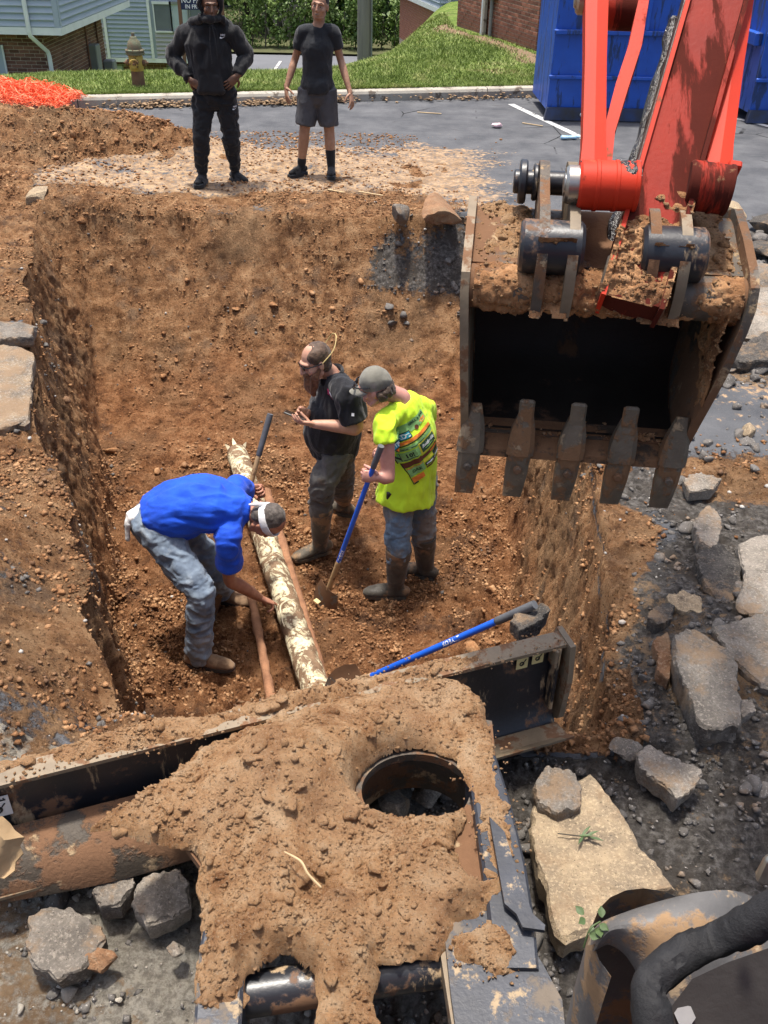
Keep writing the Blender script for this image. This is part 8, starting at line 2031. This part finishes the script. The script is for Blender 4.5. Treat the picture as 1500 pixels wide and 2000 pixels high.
hyd.scale = (0.82, 0.82, 0.82)
sg = W(384, 8, 17.6); sgz = float(lawn_z(np.array([sg.x]), np.array([17.6]))[0])
sgn_ = empty('parking_sign', (sg.x, 17.6, sgz), 'dark blue parking sign on a brown post behind the standing man', 'sign')
M_SIGN = pmat('navy_sign', (0.016, 0.030, 0.085), (0.013, 0.024, 0.07), 4, 0.4); M_POST = pmat('brown_post', (0.20, 0.105, 0.06), None, 6, 0.8)
sx0, sx1 = W(353, 5, 17.6).x, W(353, 5, 17.6).x + 0.66; sz0 = W(370, 19, 17.6).z
m = MB(); m.box(((sx0 + sx1) / 2, 17.6, sz0 + 0.24), (sx1 - sx0, 0.02, 0.48), None, 0.004); pn = m.build('panel', M_SIGN, sgn_, angle=0.4)
for xx in (sx0 - 0.03, sx1 + 0.03):
    m = MB(); m.box((xx, 17.62, (sgz + sz0 + 0.55) / 2), (0.055, 0.055, sz0 + 0.55 - sgz), None, 0.006); m.build('post', M_POST, sgn_, angle=0.4)
for t, z, s_ in (('NO PARKING', sz0 + 0.135, 0.105), ('IN FRONT OF', sz0 + 0.045, 0.085)):
    fn = lambda u, v, l=0, z=z: V((sx0 + sx1) / 2 + u, 17.588, z + v)
    text_decal('lettering', fn, t, 0.0, 0, s_, M_WHITELOGO, pn, 0, 0, 0.0015)

# crumpled orange netting on the kerb
def netting():
    M_NET = pmat('orange_plastic_net', (0.95, 0.26, 0.12), (0.90, 0.15, 0.055), 9, 0.45, 0, 0.02)
    M_NET.node_tree.nodes['Principled BSDF'].inputs['Subsurface Weight'].default_value = 0.0
    g = np.random.default_rng(12)
    c = at(-5, 198, 0.12); vs, fs = [], []
    for layer in range(6):
        nu, nv = 46, 24
        U, Vv = np.meshgrid(np.linspace(-1, 1, nu), np.linspace(-1, 1, nv))
        p = np.stack([U.ravel() * 3, Vv.ravel() * 3, np.full(U.size, layer * 3.3)], 1)
        x = c.x + U.ravel() * (1.12 + 0.03 * layer) + 0.20 * fbm(p, 1.6, 3, 10 + layer) - 0.15
        y = c.y + Vv.ravel() * (0.55 - 0.03 * layer) + 0.22 * fbm(p, 1.4, 3, 20 + layer)
        dome = np.clip(1 - (U.ravel() * 0.92) ** 2, 0, 1) ** 0.7 * np.clip(1 - (Vv.ravel() * 0.9) ** 2, 0, 1) ** 0.5
        z = 0.10 + dome * (0.08 + 0.035 * layer) + 0.19 * np.abs(fbm(p, 3.0, 3, 30 + layer, 0.6)) * (0.4 + dome) + 0.03 * fbm(p, 9, 2, 40 + layer)
        P = np.stack([x, y, z], 1)
        def strip(ia, ib, w):
            a, b = P[ia], P[ib]; d = b - a; s = np.cross(d, g.normal(size=d.shape)); s /= (np.linalg.norm(s, axis=1)[:, None] + 1e-9); s *= w
            k = sum(len(q) for q in vs); n_ = len(a)
            vs.append(np.stack([a - s, a + s, b + s, b - s], 1).reshape(-1, 3)); fs.append(k + np.arange(4 * n_).reshape(-1, 4))
        ids = np.arange(nu * nv).reshape(nv, nu)
        ok = g.random((nv, nu)) > 0.04
        strip(ids[:, :-1][ok[:, 1:]].ravel(), ids[:, 1:][ok[:, 1:]].ravel(), 0.0042); strip(ids[:-1][ok[1:]].ravel(), ids[1:][ok[1:]].ravel(), 0.0030)
    o = put('safety_netting', mesh_np('net', np.concatenate(vs), np.concatenate(fs)), M_NET, None, (c.x, c.y, 0.1), smooth=False)
    tag(o, 'crumpled heap of orange safety netting behind the spoil', 'netting')
netting()

# ================================================================== ROAD, HEDGE, TREES
mb = MB()
rz_ = -2.62
mb.add([(-30, 32.5, rz_), (30, 32.5, rz_ + .1), (30, 38.5, rz_ + .1), (-30, 38.5, rz_)], [(0, 1, 2, 3)])
rd_ = mb.build('road', pmat('far_asphalt', (0.135, 0.14, 0.155), (0.10, 0.105, 0.115), 0.6, 0.95, 0, 0.1), smooth=False); tag(rd_, 'grey access road beyond the lawn', 'road', kind='structure')
m = MB(); a_ = at(541, 129, rz_ + 0.07); m.box((a_.x, a_.y, rz_ + 0.06), (0.10, 2.4, 0.004)); o = m.build('bay_line', M_LINE, smooth=False); tag(o, 'short white bay line on the far road', 'road marking', kind='structure')
mb = MB(); mb.add([(-90, 38.5, -2.55), (90, 38.5, -2.45), (160, 160, -1), (-160, 160, -1)], [(0, 1, 2, 3)]); mb.add([(-90, -8, -3.4), (90, -8, -3.4), (90, 38.5, -3.4), (-90, 38.5, -3.4)], [(0, 1, 2, 3)])
tr = mb.build('terrain', pmat('woodland_floor', (0.085, 0.10, 0.035), (0.06, 0.055, 0.025), 0.8, 0.95), smooth=False); tag(tr, 'ground under the trees beyond the road', 'ground', kind='structure')
def foliage_mat(name, c, c2, c3):
    n = NT(name); n.coord()
    col = n.ramp(n.noise(1.6, 4, 0.6), [(0.36, c2), (0.52, c), (0.66, c3)])
    col = n.mix(n.math('MULTIPLY', n.noise(22, 2), 0.7), col, c2)
    n.done(col, 0.55, None, 0, 0.35); n.b.inputs['Transmission Weight'].default_value = 0.0
    return n.m
def leaves(centers, radii, count, size, seed, shell=0.55, flat=0.25):
    g = np.random.default_rng(seed); centers = np.asarray(centers, float); radii = np.asarray(radii, float)
    w = radii.prod(1) ** (2 / 3); k = g.choice(len(centers), count, p=w / w.sum())
    d = g.normal(size=(count, 3)); d /= np.linalg.norm(d, axis=1)[:, None]; r_ = (shell + (1 - shell) * g.random(count)) * (1 + 0.18 * g.normal(size=count))
    p = centers[k] + d * radii[k] * r_[:, None]
    nrm = d * 0.6 + g.normal(size=(count, 3)) * 0.6 + [0, -0.15, 0.45]; nrm /= np.linalg.norm(nrm, axis=1)[:, None]
    t = np.cross(nrm, g.normal(size=(count, 3))); t /= np.linalg.norm(t, axis=1)[:, None]; b = np.cross(nrm, t)
    s = size * g.uniform(0.6, 1.3, count)[:, None]
    v = np.stack([p - t * s, p + b * s * 0.55 + nrm * s * 0.1, p + t * s, p - b * s * 0.55 + nrm * s * 0.1], 1).reshape(-1, 3)
    return v, np.arange(4 * count).reshape(-1, 4)
F1 = foliage_mat('mid_green_leaves', (0.075, 0.135, 0.030), (0.030, 0.062, 0.014), (0.150, 0.215, 0.050))
F2 = foliage_mat('bright_green_leaves', (0.130, 0.205, 0.038), (0.055, 0.105, 0.020), (0.23, 0.30, 0.075))
F3 = foliage_mat('dark_green_leaves', (0.035, 0.070, 0.020), (0.014, 0.032, 0.010), (0.075, 0.120, 0.034))
M_BARK = pmat('grey_bark', (0.155, 0.13, 0.11), (0.085, 0.07, 0.058), 4, 0.95, 0, 0.8, 14, 0.03, stretch=(1, 1, 0.25))
def tree(label, x, y, z0, h, rx, crown_z, mat, n_leaf, size, seed, trunk_r=0.14, name='tree', lean=0.0):
    t = empty(name, (x, y, z0), label, 'tree', 'trees of the wood behind the road'); g = np.random.default_rng(seed)
    m = MB(); top = V(x + lean * h, y, z0 + h * 0.85)
    m.tube([V(x, y, z0 - 0.2), V(x + lean * h * 0.4 + 0.1, y, z0 + h * 0.4), top], [trunk_r * 1.2, trunk_r * 0.8, trunk_r * 0.25], 10, 5)
    cs, rs = [], []
    for k in range(13):
        a = g.uniform(0, 6.28); hh = z0 + crown_z + (h - crown_z) * (k + 0.5) / 13; wdt = rx * (1 - 0.55 * abs((k + 0.5) / 13 - 0.35))
        c = V(x + lean * (hh - z0) + math.cos(a) * wdt * 0.6, y + math.sin(a) * wdt * 0.6, hh + g.normal(0, 0.2))
        b0 = V(x + lean * (hh - z0), y, max(hh - 0.7, z0 + 0.5)); m.tube([b0, b0.lerp(c, 0.6) + V(0, 0, 0.1), c], [trunk_r * 0.35, trunk_r * 0.2, 0.01], 6, 3)
        cs.append(c); rs.append((g.uniform(0.35, 0.65) * rx, g.uniform(0.35, 0.65) * rx, g.uniform(0.3, 0.5) * rx))
    m.build('trunk', M_BARK, t)
    v, f = leaves(cs, rs, n_leaf, size, seed + 1, 0.45); put('crown', mesh_np('crown', v, f), mat, t, smooth=False)
    return t
zg = -2.5
TREES = [(-9.5, 44, 9, 2.6, 1.0, F3, 'dark tree behind the blue apartment house'), (-6.6, 46, 9, 2.4, 0.6, F1, 'leafy tree behind the hood of the standing man'), (-4.9, 43.5, 6, 1.7, 0.3, F2, 'bright green young tree right of the standing man'),
         (-3.2, 47, 10, 2.8, 0.8, F3, 'dark tall tree between the two standing people'), (-1.7, 44.5, 7, 1.8, 0.2, F1, "tree with drooping leaves behind the woman's shoulder"), (0.2, 46, 9, 2.4, 0.3, F1, 'leafy tree left of the grey pole'), (1.6, 43.0, 6.5, 1.7, 0.1, F2, 'bright leafy tree right of the grey pole'),
         (3.0, 46, 10, 2.6, 0.4, F3, 'dark tree beside the distant brick building'), (-12.5, 47, 10, 3, 1, F1, 'big tree far left behind the blue house'), (6.0, 48, 10, 3.2, 0.5, F3, 'dark tree behind the distant brick building')]
for k, (x, y, h, rx, cz, mt, lab) in enumerate(TREES): tree(lab, x, y, zg, h, rx, cz, mt, 4200 if mt is not F2 else 3000, 0.17 if mt is not F2 else 0.14, 300 + 11 * k)
# dark depth of the wood
v, f = leaves([(x, 53 + (x % 3), zg + 2.5 + (x % 2)) for x in range(-24, 22, 3)], [(3, 1.5, 4.0)] * 16, 16000, 0.30, 990, 0.3)
tag(put('wood', mesh_np('wood', v, f), F3, smooth=False), 'dark mass of woodland far behind the road', 'wood', kind='stuff')
# ivy-grown hedge along the road
def hedge(label, x0, x1, y, z0, h, seed, mat):
    t = empty('hedge', ((x0 + x1) / 2, y, z0), label, 'hedge'); g = np.random.default_rng(seed); cs, rs = [], []
    xx = x0
    while xx < x1:
        for zz in (0.25, 0.6, 0.9):
            cs.append((xx + g.normal(0, .15), y + g.normal(0, 0.12), z0 + h * zz + g.normal(0, .1))); rs.append((0.42 * g.uniform(0.5, 1.2), 0.45 * g.uniform(0.5, 1.3), 0.30 * h * g.uniform(0.5, 1.05)))
        xx += 0.45
    v, f = leaves(cs, rs, int(1150 * (x1 - x0)), 0.075, seed, 0.6); put('foliage', mesh_np('f', v, f), mat, t, smooth=False)
    m = MB()
    xx = x0
    while xx < x1: m.tube([V(xx, y, z0 - 0.1), V(xx + 0.1, y, z0 + h * 0.7)], [0.03, 0.015], 6, 2); xx += 0.5
    m.build('stems', M_BARK, t)
hedge('long clipped ivy hedge along the far road', -9.0, 1.6, 39.8, zg - 0.05, 1.9, 55, F2)
hedge('dark cone shaped evergreen bush beside the distant brick building', 1.0, 1.9, 36.5, -1.9, 2.6, 58, F3)
# dead bare bush
bt = empty('bare_bush', (-4.2, 42, zg), 'leafless grey bush tangled among the trees', 'bush'); m = MB(); g = np.random.default_rng(3)
for k in range(26):
    a = g.uniform(-1.2, 1.2); p0 = V(-4.2 + g.normal(0, .3), 42, zg); p1 = p0 + V(math.sin(a) * 1.2, g.normal(0, .3), 1.6 + g.random()); p2 = p1 + V(math.sin(a + g.normal(0, .6)) * 0.9, g.normal(0, .3), 0.9 * g.random())
    m.tube([p0, p1, p2], [0.03, 0.018, 0.006], 5, 3); m.tube([p1, p1 + V(g.normal(0, .5), 0, 0.5 * g.random())], [0.012, 0.004], 5, 2)
m.build('branches', pmat('dead_grey_wood', (0.30, 0.27, 0.24), None, 5, 0.9), bt)
# big grey trunk on the edge of the lawn
px_ = W(712, 60, 24.0); pz = float(lawn_z(np.array([px_.x]), np.array([24.0]))[0])
tk = empty('utility_pole', (px_.x, 24, pz), 'weathered grey wooden pole at the edge of the lawn', 'pole'); m = MB()
m.tube([V(px_.x, 24, pz - 0.3), V(px_.x, 24, pz + 1.5), V(px_.x + 0.02, 24, 6.0)], [0.175, 0.165, 0.14], 20, 6); m.build('shaft', pmat('weathered_pole_wood', (0.25, 0.235, 0.215), (0.15, 0.14, 0.128), 9, 0.9, 0, 0.8, 22, 0.02, stretch=(1, 1, 0.08)), tk)
m = MB(); m.cyl(V(px_.x + 0.17, 23.9, pz + 0.2), V(px_.x + 0.16, 23.9, 5.5), 0.02, 8); m.build('cable_guard', M_GREYBOX, tk)
